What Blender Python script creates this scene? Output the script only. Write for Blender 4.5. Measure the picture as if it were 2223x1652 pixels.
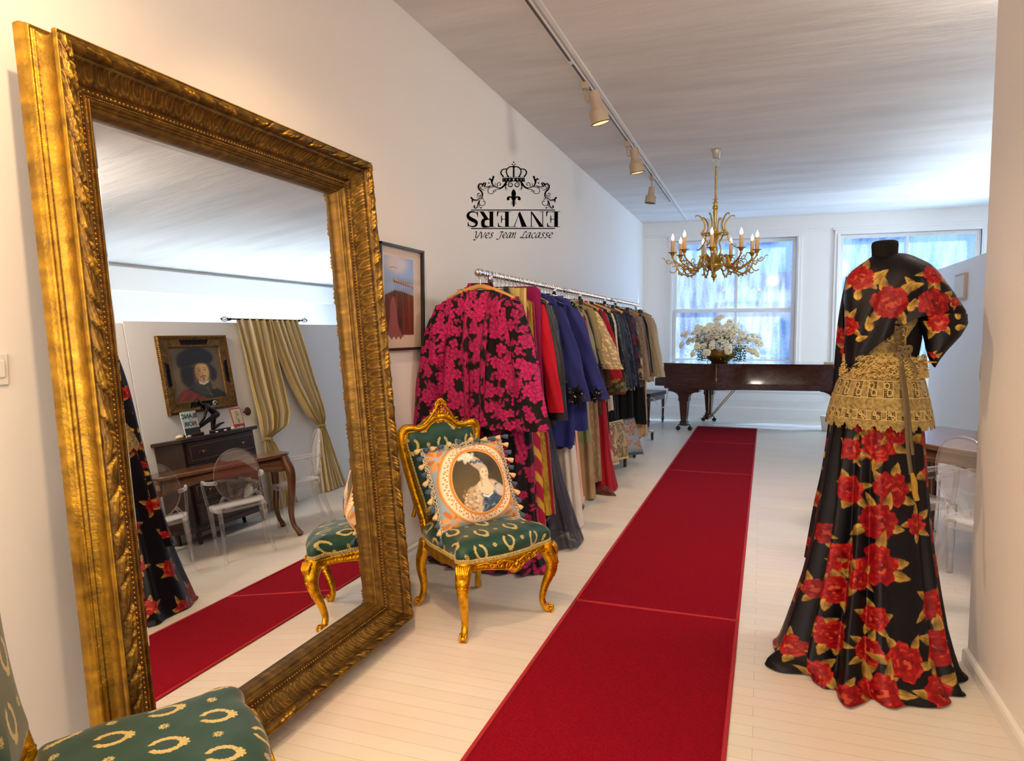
import bpy, bmesh, math, random
import numpy as np
from mathutils import Vector, Matrix

S = bpy.context.scene
for o in list(bpy.data.objects):
    bpy.data.objects.remove(o)
PI = math.pi
rng = np.random.default_rng(11)
random.seed(5)

def lin(r, g, b):
    f = lambda c: c / 12.92 if c <= 0.04045 else ((c + 0.055) / 1.055) ** 2.4
    return (f(r / 255), f(g / 255), f(b / 255))

# ------------------------------------------------------------------ camera
CAMH, FPX, IW, IH = 1.48, 1529.0, 2223, 1652
PITCH, YAW = math.atan(108 / FPX), math.atan(544 / math.hypot(FPX, 108))
cd = bpy.data.cameras.new('camera'); cam = bpy.data.objects.new('camera', cd)
S.collection.objects.link(cam)
cd.sensor_width = 36; cd.lens = FPX / IW * 36; cd.clip_end = 200; cd.clip_start = 0.02
cam.location = (0, 0, CAMH); cam.rotation_euler = (PI / 2 - PITCH, 0, YAW)
S.camera = cam
S.view_settings.view_transform = 'Standard'; S.view_settings.look = 'None'
S.view_settings.gamma = 1; S.view_settings.use_curve_mapping = False
S.view_settings.exposure = 0.0
S.cycles.transparent_max_bounces = 32; S.cycles.max_bounces = 12

# ------------------------------------------------------------------ world and lights
world = bpy.data.worlds.new('World'); S.world = world; world.use_nodes = True
wn = world.node_tree; wn.nodes.clear()
wo = wn.nodes.new('ShaderNodeOutputWorld'); bg = wn.nodes.new('ShaderNodeBackground')
bg.inputs[0].default_value = (0.52, 0.70, 1.0, 1); bg.inputs[1].default_value = 2.3
wn.links.new(bg.outputs[0], wo.inputs[0])

def lamp(name, kind, loc, target, energy, color, size=0.1, size_y=None, spot=60, blend=0.6, portal=False):
    l = bpy.data.lights.new(name, kind); o = bpy.data.objects.new(name, l)
    S.collection.objects.link(o); o.location = loc
    o.rotation_euler = (Vector(target) - Vector(loc)).to_track_quat('-Z', 'Y').to_euler()
    l.energy = energy; l.color = color
    if kind == 'AREA':
        l.shape = 'RECTANGLE'; l.size = size; l.size_y = size_y or size
        if portal: l.cycles.is_portal = True
    elif kind == 'SPOT':
        l.spot_size = math.radians(spot); l.spot_blend = blend; l.shadow_soft_size = size
    elif kind == 'SUN':
        l.angle = math.radians(1.0)
    else:
        l.shadow_soft_size = size
    return o

WARM = (1.0, 0.63, 0.33); COOL = (0.66, 0.83, 1.0)
lamp('sun', 'SUN', (8, 20, 9), (8 - 1.0, 20 - 0.62, 9 - 0.95), 9.0, (1, 0.95, 0.86))
lamp('window_portal', 'AREA', (-0.5, 12.86, 2.0), (-0.5, 5, 2.0), 1, (1, 1, 1), 2.0, 2.2, portal=True)
lamp('window_portal', 'AREA', (2.1, 12.86, 2.0), (2.1, 5, 2.0), 1, (1, 1, 1), 2.0, 2.2, portal=True)
# cool fill added out of view by the far right-hand wall
lamp('added_side_fill', 'AREA', (3.70, 11.1, 1.45), (0, 7.5, 2.1), 235, COOL, 2.4, 1.4)
# fill added out of view behind the partition to brighten ceiling and upper wall
lamp('added_rear_fill', 'AREA', (3.1, 7.6, 1.9), (3.1, 7.601, 3.4), 31, (0.80, 0.91, 1.0), 0.9, 4.0)
# fill added overhead in the right-hand alcove, hidden from camera and mirror
lamp('added_alcove_fill', 'AREA', (1.65, 4.0, 3.30), (0.9, 7.5, 0.9), 105, (1.0, 0.86, 0.72), 0.9, 0.6)
# broad warm fill added behind the camera; no window stands there
lamp('added_back_fill', 'AREA', (-0.4, -2.8, 1.9), (-0.6, 5, 1.7), 112, (1.0, 0.83, 0.68), 2.6, 2.2)
# warm ceiling spots out of view, no heads built, only some on the track
for (x, y, tx, ty, tz, e, sp) in [(-1.29, 0.6, -1.9, 2.2, 0.9, 34, 110), (-1.29, 1.9, -0.9, 3.2, 0.2, 125, 110),
                                  (0.3, 0.9, 0.45, 3.0, 0.0, 80, 75), (0.3, -0.6, 0.6, 2.6, 0.6, 60, 110),
                                  (-0.70, 0.72, -2.03, 1.0, 1.0, 150, 100), (1.6, 4.4, 1.2, 5.2, 0.2, 40, 110)]:
    lamp('ceiling_spot', 'SPOT', (x, y, 3.2), (tx, ty, tz), e, WARM, 0.05, spot=sp, blend=0.7)

# ------------------------------------------------------------------ mesh helpers
def A(x): return np.asarray(x, float)

def mk(name, V, polys, mat=None, parent=None, smooth=True, col=None, angle=None, extra=None):
    V = A(V).reshape(-1, 3); me = bpy.data.meshes.new(name)
    polys = [np.asarray(p, np.int32).reshape(len(p), -1) for p in polys if len(p)]
    idx = np.concatenate([p.ravel() for p in polys]).astype(np.int32)
    tot = np.concatenate([np.full(len(p), p.shape[1]) for p in polys])
    st = np.concatenate([[0], np.cumsum(tot)[:-1]]).astype(np.int32)
    me.vertices.add(len(V)); me.vertices.foreach_set('co', V.astype(np.float32).ravel())
    me.loops.add(len(idx)); me.loops.foreach_set('vertex_index', idx)
    me.polygons.add(len(tot)); me.polygons.foreach_set('loop_start', st)
    me.update(calc_edges=True)
    if col is not None:
        a = me.color_attributes.new('Col', 'FLOAT_COLOR', 'POINT')
        c = np.ones((len(V), 4), np.float32); c[:, :3] = np.asarray(col).reshape(-1, 3)
        a.data.foreach_set('color', c.ravel())
    if extra:
        for k, v in extra.items():
            a = me.attributes.new(k, 'FLOAT', 'POINT'); a.data.foreach_set('value', np.asarray(v, np.float32).ravel())
    me.polygons.foreach_set('use_smooth', np.full(len(tot), bool(smooth)))
    if smooth and angle is not None:
        try: me.set_sharp_from_angle(angle=math.radians(angle))
        except Exception: pass
    if mat is not None: me.materials.append(mat)
    o = bpy.data.objects.new(name, me); S.collection.objects.link(o)
    if parent is not None: o.parent = parent
    return o

class MB:
    def __init__(s): s.V = []; s.P = []; s.n = 0; s.C = []
    def add(s, vp, loc=None, rot=None, sc=None, col=None):
        V, P = vp; V = A(V).reshape(-1, 3)
        if sc is not None: V = V * A(sc)
        if rot is not None: V = V @ A(rot).T
        if loc is not None: V = V + A(loc)
        s.V.append(V); s.P += [np.asarray(p, int).reshape(len(p), -1) + s.n for p in P if len(p)]; s.n += len(V)
        if col is not None:
            c = A(col); s.C.append(np.broadcast_to(c, (len(V), 3)) if c.ndim == 1 else c)
        return s
    def build(s, name, mat, parent=None, smooth=True, angle=None):
        return mk(name, np.concatenate(s.V), s.P, mat, parent, smooth, np.concatenate(s.C) if s.C else None, angle)

def RX(a): c, s = math.cos(a), math.sin(a); return A([[1, 0, 0], [0, c, -s], [0, s, c]])
def RY(a): c, s = math.cos(a), math.sin(a); return A([[c, 0, s], [0, 1, 0], [-s, 0, c]])
def RZ(a): c, s = math.cos(a), math.sin(a); return A([[c, -s, 0], [s, c, 0], [0, 0, 1]])

def box(x0, y0, z0, x1, y1, z1, bev=0.0):
    bm = bmesh.new(); bmesh.ops.create_cube(bm, size=1)
    for v in bm.verts:
        v.co = ((x0 + x1) / 2 + v.co.x * (x1 - x0), (y0 + y1) / 2 + v.co.y * (y1 - y0), (z0 + z1) / 2 + v.co.z * (z1 - z0))
    if bev > 0:
        bmesh.ops.bevel(bm, geom=list(bm.edges), offset=bev, segments=2, profile=0.6, affect='EDGES')
    V = [tuple(v.co) for v in bm.verts]; d = {}
    for f in bm.faces: d.setdefault(len(f.verts), []).append([v.index for v in f.verts])
    bm.verts.index_update(); d = {}
    for f in bm.faces: d.setdefault(len(f.verts), []).append([v.index for v in f.verts])
    bm.free(); return V, list(d.values())

def gridfaces(nu, nv, cu=False, cv=False):
    i = np.arange(nu if cu else nu - 1)[:, None]; j = np.arange(nv if cv else nv - 1)[None, :]
    i2 = (i + 1) % nu; j2 = (j + 1) % nv
    a = i * nv + j; b = i2 * nv + j; c = i2 * nv + j2; d = i * nv + j2
    return np.stack([a, b, c, d], -1).reshape(-1, 4)

def surf(P, cu=False, cv=False):
    P = A(P); return P.reshape(-1, 3), [gridfaces(P.shape[0], P.shape[1], cu, cv)]

def tube(path, r, seg=8, caps=True, closed=False, flat=(1, 1), up=None):
    P = A(path); n = len(P); r = np.broadcast_to(A(r), (n,)).copy()
    T = np.gradient(P, axis=0) if not closed else (np.roll(P, -1, 0) - np.roll(P, 1, 0))
    T /= np.linalg.norm(T, axis=1, keepdims=True) + 1e-12
    ref = A(up) if up is not None else (A([0, 0, 1]) if abs(T[0][2]) < 0.9 else A([1, 0, 0]))
    U = np.zeros_like(P); u = ref - T[0] * (ref @ T[0]); u /= np.linalg.norm(u)
    for i in range(n):
        if up is not None:
            u = ref - T[i] * (ref @ T[i])
        else: u = u - T[i] * (u @ T[i])
        u = u / (np.linalg.norm(u) + 1e-12); U[i] = u
    W = np.cross(T, U); a = np.linspace(0, 2 * PI, seg, endpoint=False)
    V = P[:, None] + r[:, None, None] * (np.cos(a)[None, :, None] * flat[0] * W[:, None] + np.sin(a)[None, :, None] * flat[1] * U[:, None])
    F = [gridfaces(n, seg, closed, True)]
    if caps and not closed:
        F.append(np.arange(seg)[None, :]); F.append(((n - 1) * seg + np.arange(seg))[None, ::-1])
    return V.reshape(-1, 3), F

def lathe(prof, seg=24, cap=True):
    p = A(prof); a = np.linspace(0, 2 * PI, seg, endpoint=False)
    V = np.stack([p[:, 0][:, None] * np.cos(a), p[:, 0][:, None] * np.sin(a), np.broadcast_to(p[:, 1][:, None], (len(p), seg))], -1)
    F = [gridfaces(len(p), seg, False, True)]
    if cap:
        F.append(np.arange(seg)[None, :]); F.append(((len(p) - 1) * seg + np.arange(seg))[None, ::-1])
    return V.reshape(-1, 3), F

def ball(r=1, c=(0, 0, 0), seg=10, sc=(1, 1, 1)):
    t = np.linspace(0, PI, seg // 2 + 2)
    V, F = lathe(np.stack([np.sin(t) + 1e-4, -np.cos(t)], 1), seg)
    return V * r * A(sc) + A(c), F

def prism(o, h0, h1, axis='z'):
    o = A(o); n = len(o); a = np.c_[o, np.full(n, h0)]; b = np.c_[o, np.full(n, h1)]; V = np.r_[a, b]
    if axis == 'y': V = V[:, [0, 2, 1]]
    if axis == 'x': V = V[:, [2, 0, 1]]
    i = np.arange(n); return V, [np.stack([i, (i + 1) % n, (i + 1) % n + n, i + n], 1), i[None, ::-1], (i + n)[None]]

def cr(pts, n=8, closed=False):
    P = A(pts); m = len(P); out = []
    rngk = range(m if closed else m - 1)
    for k in rngk:
        p0 = P[(k - 1) % m] if closed or k > 0 else P[k]; p1 = P[k]; p2 = P[(k + 1) % m]
        p3 = P[(k + 2) % m] if closed or k < m - 2 else P[k + 1]
        t = np.linspace(0, 1, n, endpoint=False)[:, None]
        out.append(0.5 * (2 * p1 + (p2 - p0) * t + (2 * p0 - 5 * p1 + 4 * p2 - p3) * t ** 2 + (3 * p1 - p0 - 3 * p2 + p3) * t ** 3))
    if not closed: out.append(P[-1:])
    return np.concatenate(out)

def interp(x, xs, ys): return np.interp(x, xs, ys)

def smoothstep(a, b, x):
    t = np.clip((x - a) / (b - a + 1e-12), 0, 1); return t * t * (3 - 2 * t)

# ------------------------------------------------------------------ object helpers
def thing(name, label, cat, loc=(0, 0, 0), rotz=0, group=None):
    o = bpy.data.objects.new(name, None); S.collection.objects.link(o)
    o.empty_display_size = 0.1; o.location = loc; o.rotation_euler = (0, 0, rotz)
    return tag(o, label, cat, group)

def tag(o, label, cat, group=None, kind=None):
    o['label'] = label; o['category'] = cat
    if group: o['group'] = group
    if kind: o['kind'] = kind
    return o

def struct(o, label=None):
    o['kind'] = 'structure'
    if label: o['label'] = label
    return o

def dup(root, loc, rotz, label, group=None):
    r = root.copy(); S.collection.objects.link(r); r.location = loc; r.rotation_euler = (0, 0, rotz)
    r['label'] = label
    if group: r['group'] = group
    for ch in list(root.children):
        c = ch.copy(); S.collection.objects.link(c); c.parent = r
        for g in ch.children:
            d = g.copy(); S.collection.objects.link(d); d.parent = c
    return r

# ------------------------------------------------------------------ materials
def mat(name, color=(0.5, 0.5, 0.5), rough=0.5, metal=0.0, attr=False, noise=None, bump=None, sheen=0, coat=0,
        trans=0, ior=1.45, emit=None, spec=None, alpha=None, sub=0):
    m = bpy.data.materials.new(name); m.use_nodes = True; nt = m.node_tree; N = nt.nodes; L = nt.links
    b = N['Principled BSDF']; b.inputs['Base Color'].default_value = (*color, 1)
    b.inputs['Roughness'].default_value = rough; b.inputs['Metallic'].default_value = metal
    b.inputs['IOR'].default_value = ior
    if trans: b.inputs['Transmission Weight'].default_value = trans
    if sheen: b.inputs['Sheen Weight'].default_value = sheen; b.inputs['Sheen Roughness'].default_value = 0.4
    if coat: b.inputs['Coat Weight'].default_value = coat; b.inputs['Coat Roughness'].default_value = 0.1
    if spec is not None: b.inputs['Specular IOR Level'].default_value = spec
    if emit: b.inputs['Emission Color'].default_value = (*emit[:3], 1); b.inputs['Emission Strength'].default_value = emit[3]
    tc = N.new('ShaderNodeTexCoord'); src = None
    if attr:
        a = N.new('ShaderNodeAttribute'); a.attribute_name = 'Col'; src = a.outputs['Color']; L.new(src, b.inputs['Base Color'])
    if noise:   # (scale, amount, optional stretch)
        nz = N.new('ShaderNodeTexNoise'); nz.inputs['Scale'].default_value = noise[0]; nz.inputs['Detail'].default_value = 5
        mp = N.new('ShaderNodeMapping'); mp.inputs['Scale'].default_value = noise[2] if len(noise) > 2 else (1, 1, 1)
        L.new(tc.outputs['Object'], mp.inputs[0]); L.new(mp.outputs[0], nz.inputs['Vector'])
        mr = N.new('ShaderNodeMapRange'); mr.inputs['From Min'].default_value = 0.3; mr.inputs['From Max'].default_value = 0.7
        mr.inputs['To Min'].default_value = 1 - noise[1]; mr.inputs['To Max'].default_value = 1 + noise[1] * 0.6
        L.new(nz.outputs['Fac'], mr.inputs['Value'])
        mx = N.new('ShaderNodeVectorMath'); mx.operation = 'SCALE'
        if src is not None: L.new(src, mx.inputs[0])
        else: mx.inputs[0].default_value = color
        L.new(mr.outputs[0], mx.inputs['Scale']); L.new(mx.outputs[0], b.inputs['Base Color'])
    if bump:    # (scale, strength, optional stretch)
        nz = N.new('ShaderNodeTexNoise'); nz.inputs['Scale'].default_value = bump[0]; nz.inputs['Detail'].default_value = 6
        mp = N.new('ShaderNodeMapping'); mp.inputs['Scale'].default_value = bump[2] if len(bump) > 2 else (1, 1, 1)
        L.new(tc.outputs['Object'], mp.inputs[0]); L.new(mp.outputs[0], nz.inputs['Vector'])
        bp = N.new('ShaderNodeBump'); bp.inputs['Strength'].default_value = bump[1]; bp.inputs['Distance'].default_value = 0.01
        L.new(nz.outputs['Fac'], bp.inputs['Height']); L.new(bp.outputs[0], b.inputs['Normal'])
    return m

M = {}
M['wall'] = mat('wall_paint', (0.86, 0.85, 0.835), 0.55, bump=(6, 0.15))
M['farwall'] = M['wall']
M['ceil'] = mat('ceiling_plaster', (0.76, 0.755, 0.75), 0.8, noise=(1.6, 0.10, (0.5, 2.2, 1)), bump=(2.5, 1.2, (0.5, 2, 1)))
M['trim'] = mat('white_trim_paint', (0.80, 0.80, 0.79), 0.35, bump=(8, 0.1))
M['gold'] = mat('gold_leaf', lin(205, 150, 30), 0.30, 0.85, noise=(14, 0.30), bump=(60, 0.12))
M['brass'] = mat('chandelier_brass', lin(186, 148, 66), 0.34, 0.85, noise=(20, 0.2))
M['black'] = mat('black_matte', (0.012, 0.012, 0.013), 0.5)
M['ironblack'] = mat('black_iron', (0.02, 0.02, 0.02), 0.45, 0.4)
M['chrome'] = mat('chrome', (0.75, 0.75, 0.77), 0.15, 1.0)
M['darkgap'] = mat('dark_gap', (0.03, 0.03, 0.03), 0.8)

def floor_material():
    m = bpy.data.materials.new('white_floorboards'); m.use_nodes = True; nt = m.node_tree; N = nt.nodes; L = nt.links
    b = N['Principled BSDF']; tc = N.new('ShaderNodeTexCoord')
    br = N.new('ShaderNodeTexBrick'); br.inputs['Scale'].default_value = 1.0
    br.inputs['Brick Width'].default_value = 1.7; br.inputs['Row Height'].default_value = 0.075
    br.inputs['Mortar Size'].default_value = 0.0011; br.inputs['Mortar Smooth'].default_value = 0.35
    br.offset = 0.37
    br.inputs['Color1'].default_value = (0.80, 0.765, 0.70, 1); br.inputs['Color2'].default_value = (0.755, 0.72, 0.655, 1)
    br.inputs['Mortar'].default_value = (0.50, 0.44, 0.36, 1)
    L.new(tc.outputs['Object'], br.inputs['Vector'])
    nz = N.new('ShaderNodeTexNoise'); nz.inputs['Scale'].default_value = 2.2; nz.inputs['Detail'].default_value = 6
    L.new(tc.outputs['Object'], nz.inputs['Vector'])
    mx = N.new('ShaderNodeMixRGB'); mx.blend_type = 'MULTIPLY'; mx.inputs[0].default_value = 0.18
    L.new(br.outputs['Color'], mx.inputs[1]); L.new(nz.outputs['Color'], mx.inputs[2]); L.new(mx.outputs[0], b.inputs['Base Color'])
    mr = N.new('ShaderNodeMapRange'); mr.inputs['To Min'].default_value = 0.24; mr.inputs['To Max'].default_value = 0.42
    L.new(nz.outputs['Fac'], mr.inputs['Value']); L.new(mr.outputs[0], b.inputs['Roughness'])
    n2 = N.new('ShaderNodeTexNoise'); n2.inputs['Scale'].default_value = 5
    mp = N.new('ShaderNodeMapping'); mp.inputs['Scale'].default_value = (1, 6, 1)
    L.new(tc.outputs['Object'], mp.inputs[0]); L.new(mp.outputs[0], n2.inputs['Vector'])
    sb = N.new('ShaderNodeMath'); sb.operation = 'MULTIPLY_ADD'; sb.inputs[1].default_value = -0.6
    L.new(br.outputs['Fac'], sb.inputs[0]); L.new(n2.outputs['Fac'], sb.inputs[2])
    bp = N.new('ShaderNodeBump'); bp.inputs['Strength'].default_value = 0.25; bp.inputs['Distance'].default_value = 0.004
    L.new(sb.outputs[0], bp.inputs['Height']); L.new(bp.outputs[0], b.inputs['Normal'])
    b.inputs['Specular IOR Level'].default_value = 0.5
    return m
M['floor'] = floor_material()
# ================================================================== THE ROOM
XL, XR, YF, YB, ZC = -2.03, 3.80, 12.65, -3.2, 3.36
def sbox(name, *a, m='wall', bev=0.0, label=None, parent=None):
    o = mk(name, *box(*a, bev), M[m], parent, smooth=False)
    if parent is None: struct(o, label)
    return o
sbox('floor', XL - .15, YB - .15, -0.12, XR + .15, YF + .25, 0, m='floor')
sbox('ceiling', XL - .15, YB - .15, ZC, XR + .15, YF + .25, ZC + .12, m='ceil')
sbox('wall_left', XL - .15, YB - .15, 0, XL, YF + .25, ZC)
sbox('wall_right', XR, YB - .15, 0, XR + .15, YF + .25, ZC)
sbox('wall_back', XL, YB - .15, 0, XR, YB, ZC)
# far wall around the two window openings
W1 = (-1.50, 0.50, 0.90, 3.03); W2 = (1.15, 3.12, 0.90, 3.03)
fw = MB()
for a in [(XL, YF, 0, XR, YF + .22, 0.90), (XL, YF, 3.03, XR, YF + .22, ZC), (XL, YF, .9, W1[0], YF + .22, 3.03),
          (W1[1], YF, .9, W2[0], YF + .22, 3.03), (W2[1], YF, .9, XR, YF + .22, 3.03)]:
    fw.add(box(*a))
struct(fw.build('wall_far', M['wall'], smooth=False))
struct(mk('wall_near_right', *box(0.90, YB, 0, 1.06, 3.57, ZC), M['wall'], smooth=False))
# low partition on the right: panels with a seam
pm = MB()
for a in [(2.20, 3.70, 0, 2.28, 5.285, 2.29), (2.20, 5.295, 0, 2.28, 8.10, 2.31), (2.20, 8.104, 0, 2.28, 11.2, 2.30)]:
    pm.add(box(*a, 0.003))
struct(pm.build('wall_partition', M['wall'], smooth=False))
# mouldings
def prof_run(name, prof, p0, p1, nrm, m='trim', kind=True):
    # prof: (out from wall, up) outline; run from p0 to p1
    p0 = A(p0); p1 = A(p1); nrm = A(nrm); pr = A(prof)
    V = np.concatenate([p0 + pr[:, :1] * nrm + pr[:, 1:] * A([0, 0, 1]), p1 + pr[:, :1] * nrm + pr[:, 1:] * A([0, 0, 1])])
    n = len(pr); i = np.arange(n)
    o = mk(name, V, [np.stack([i, (i + 1) % n, (i + 1) % n + n, i + n], 1), i[None], (i + n)[None, ::-1]], M[m], smooth=False)
    return struct(o)
BB = [(0, 0), (.018, 0), (.018, .085), (.014, .098), (.006, .105), (0, .108)]
prof_run('baseboard_left', BB, (XL, YB, 0), (XL, YF, 0), (1, 0, 0))
prof_run('baseboard_near_right', [(0, 0), (.022, 0), (.022, .05), (.016, .06), (0, .064)], (0.90, 3.57, 0), (0.90, YB, 0), (-1, 0, 0))
prof_run('baseboard_far', [(0, 0), (.03, 0), (.03, .16), (.02, .175), (0, .18)], (XL, YF, 0), (XR, YF, 0), (0, -1, 0))
prof_run('trim_1', [(0, 0), (.03, 0), (.03, .03), (.05, .035), (.05, .25), (0, .25)], (XL, YF, 3.11), (XR, YF, 3.11), (0, -1, 0))
prof_run('trim_2', [(0, 0), (.012, .0), (.012, .03), (0, .03)], (XL, YF, .44), (XR, YF, .44), (0, -1, 0))
prof_run('trim_3', [(0, 0), (.05, .0), (.05, .035), (0, .035)], (XL, YF, .86), (XR, YF, .86), (0, -1, 0))
prof_run('trim_4', [(0, 0), (.10, 0), (.10, .30), (0, .30)], (XR, 3.7, 3.0), (XR, YF, 3.0), (-1, 0, 0), m='wall')
# white cable conduit along the foot of the left wall and a painted cable strip on the ceiling
struct(mk('trim_5', *tube([(XL + .03, 2.9, .155), (XL + .03, 7, .155)], .012, 8), M['trim']))
struct(mk('trim_6', *box(-1.262, YB, ZC - .014, -1.232, 12.4, ZC, .003), M['trim'], smooth=False))
struct(mk('trim_7', *tube(cr([(-1.9, 12.60, .30), (0.2, 12.60, .30), (0.95, 12.60, .32), (1.13, 12.60, .42), (1.15, 12.60, .85)], 6), .009, 6), M['trim']))

# window glass: cold frosted and streaked panes
def glass_material():
    m = bpy.data.materials.new('frosty_window_glass'); m.use_nodes = True; nt = m.node_tree; N = nt.nodes; L = nt.links
    N.clear(); out = N.new('ShaderNodeOutputMaterial')
    tr = N.new('ShaderNodeBsdfTransparent'); tl = N.new('ShaderNodeBsdfTranslucent'); gl = N.new('ShaderNodeBsdfGlossy')
    tr.inputs[0].default_value = (0.64, 0.80, 1, 1)
    tl.inputs[0].default_value = (0.70, 0.84, 1, 1); gl.inputs['Roughness'].default_value = 0.05
    tc = N.new('ShaderNodeTexCoord'); mp = N.new('ShaderNodeMapping'); mp.inputs['Scale'].default_value = (7, 1, 1.2)
    nz = N.new('ShaderNodeTexNoise'); nz.inputs['Scale'].default_value = 1.6; nz.inputs['Detail'].default_value = 8
    L.new(tc.outputs['Object'], mp.inputs[0]); L.new(mp.outputs[0], nz.inputs['Vector'])
    n2 = N.new('ShaderNodeTexNoise'); n2.inputs['Scale'].default_value = 60; n2.inputs['Detail'].default_value = 3
    L.new(tc.outputs['Object'], n2.inputs['Vector'])
    ad = N.new('ShaderNodeMath'); ad.operation = 'MULTIPLY_ADD'; ad.inputs[1].default_value = 0.45
    L.new(n2.outputs['Fac'], ad.inputs[0]); L.new(nz.outputs['Fac'], ad.inputs[2])
    mr = N.new('ShaderNodeMapRange'); mr.inputs['From Min'].default_value = 0.55; mr.inputs['From Max'].default_value = 0.95
    mr.inputs['To Min'].default_value = 0.12; mr.inputs['To Max'].default_value = 0.55
    L.new(ad.outputs[0], mr.inputs['Value'])
    mx = N.new('ShaderNodeMixShader'); L.new(mr.outputs[0], mx.inputs[0]); L.new(tr.outputs[0], mx.inputs[1]); L.new(tl.outputs[0], mx.inputs[2])
    m2 = N.new('ShaderNodeMixShader'); m2.inputs[0].default_value = 0.05; L.new(mx.outputs[0], m2.inputs[1]); L.new(gl.outputs[0], m2.inputs[2])
    L.new(m2.outputs[0], out.inputs[0]); return m
M['winglass'] = glass_material()

def window(idx, x0, x1, z0, z1, mun, rail):
    t = bpy.data.objects.new('window_%d' % idx, None); S.collection.objects.link(t); struct(t)
    f = MB(); y = YF
    c = .085
    for a in [(x0 - c, y - .03, z0 - .02, x0, y + .05, z1 + c), (x1, y - .03, z0 - .02, x1 + c, y + .05, z1 + c),
              (x0 - c, y - .035, z1, x1 + c, y + .05, z1 + c), (x0 - c - .03, y - .045, z1 + c - .01, x1 + c + .03, y + .02, z1 + c + .03),
              (x0 - .04, y - .042, z0 - .02, x0 - .02, y - .02, z1 + .02), (x1 + .02, y - .042, z0 - .02, x1 + .04, y - .02, z1 + .02)]:
        f.add(box(*a, .006))
    f.build('casing', M['trim'], t, smooth=False)
    s = MB(); s.add(box(x0 - c - .04, y - .10, z0 - .05, x1 + c + .04, y + .06, z0, .008)); s.build('sill', M['trim'], t, smooth=False)
    for nm, a0, a1, yy in [('upper_sash', rail, z1, y + .10), ('lower_sash', z0, rail + .05, y + .06)]:
        s = MB(); w = .06
        for a in [(x0, yy, a0, x0 + w, yy + .035, a1), (x1 - w, yy, a0, x1, yy + .035, a1), (x0 + .002, yy - .0015, a1 - .055, x1 - .002, yy + .0365, a1 - .001),
                  (x0 + .002, yy - .0015, a0 + .001, x1 - .002, yy + .0365, a0 + .065), (mun - .02, yy + .003, a0, mun + .02, yy + .032, a1)]:
            s.add(box(*a, .006))
        so = s.build(nm, M['trim'], t, smooth=False)
        g = MB(); g.add(box(x0 + w - .01, yy + .014, a0 + .05, x1 - w + .01, yy + .020, a1 - .045))
        go = g.build('pane', M['winglass'], so, smooth=False)
window(1, W1[0], W1[1], .93, 3.03, -.44, 1.80)
window(2, W2[0], W2[1], .93, 3.03, 2.13, 1.80)
# unseen window casing added on the right-hand wall behind the side fill
t = bpy.data.objects.new('window_3', None); S.collection.objects.link(t); struct(t)
f = MB()
for a in [(XR - .05, 9.8, .68, XR, 9.9, 2.25), (XR - .05, 12.3, .68, XR, 12.4, 2.25), (XR - .05, 9.8, 2.15, XR, 12.4, 2.25), (XR - .05, 9.8, .68, XR, 12.4, .76)]:
    f.add(box(*a, .006))
f.build('casing', M['trim'], t, smooth=False)

# street outside: brick building opposite with shop windows, seen hazily through the panes
M['brick'] = mat('brick_facade', lin(150, 120, 125), 0.9, noise=(3, .3))
M['stone'] = mat('pale_stone', (0.62, 0.66, 0.72), 0.9, noise=(1.2, .25))
M['street'] = mat('snowy_street', (0.75, 0.78, 0.82), 0.9, noise=(0.6, .2))
M['shopglass'] = mat('dark_shop_glass', lin(70, 95, 130), 0.15)
struct(mk('ground_street', *box(-30, YF + .4, -0.9, 40, 34, -0.7), M['street'], smooth=False), 'street outside under a light cover of snow')
bt = thing('street_building', 'hazy brick and stone building across the street beyond the windows', 'building', (0, 24, -0.7))
b = MB(); b.add(box(-22, 0, 0, 34, 6, 9)); b.build('facade', M['stone'], bt, smooth=False)
for k in range(14):
    x = -20 + k * 3.7
    w = MB(); w.add(box(x, -.06, .8, x + 2.4, .02, 3.1)); w.build('shop_window', M['shopglass'], bt, smooth=False)
b = MB()
for k in range(15): b.add(box(-21.2 + k * 3.7, -.2, 0, -20.2 + k * 3.7, .02, 3.6))
b.add(box(-22, -.3, 3.4, 34, .02, 4.0)); b.build('brick_band', M['brick'], bt, smooth=False)
for k in range(14):
    x = -20 + k * 3.7
    w = MB(); w.add(box(x + .3, -.05, 4.9, x + 1.9, .02, 7.4)); w.build('upper_window', M['shopglass'], bt, smooth=False)
# brick jamb of the next shopfront close outside on the left
mk_ = mk('street_pillar', *box(-2.6, YF + 1.2, -.7, -1.55, YF + 1.7, 4.2), M['brick'], smooth=False)
tag(mk_, 'reddish brick pillar standing just outside the left-hand window', 'pillar')

# light switch on the left wall near the edge of the picture
sw = thing('light_switch', 'white light switch plate on left wall beside the big mirror', 'switch', (XL, 1.392, 1.387))
mk('plate', *box(0, -.035, -.06, .006, .018, .028, .002), M['trim'], sw, smooth=False)
mk('rocker', *box(.005, -.022, -.038, .010, .006, .008, .001), M['trim'], sw, smooth=False)

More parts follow.
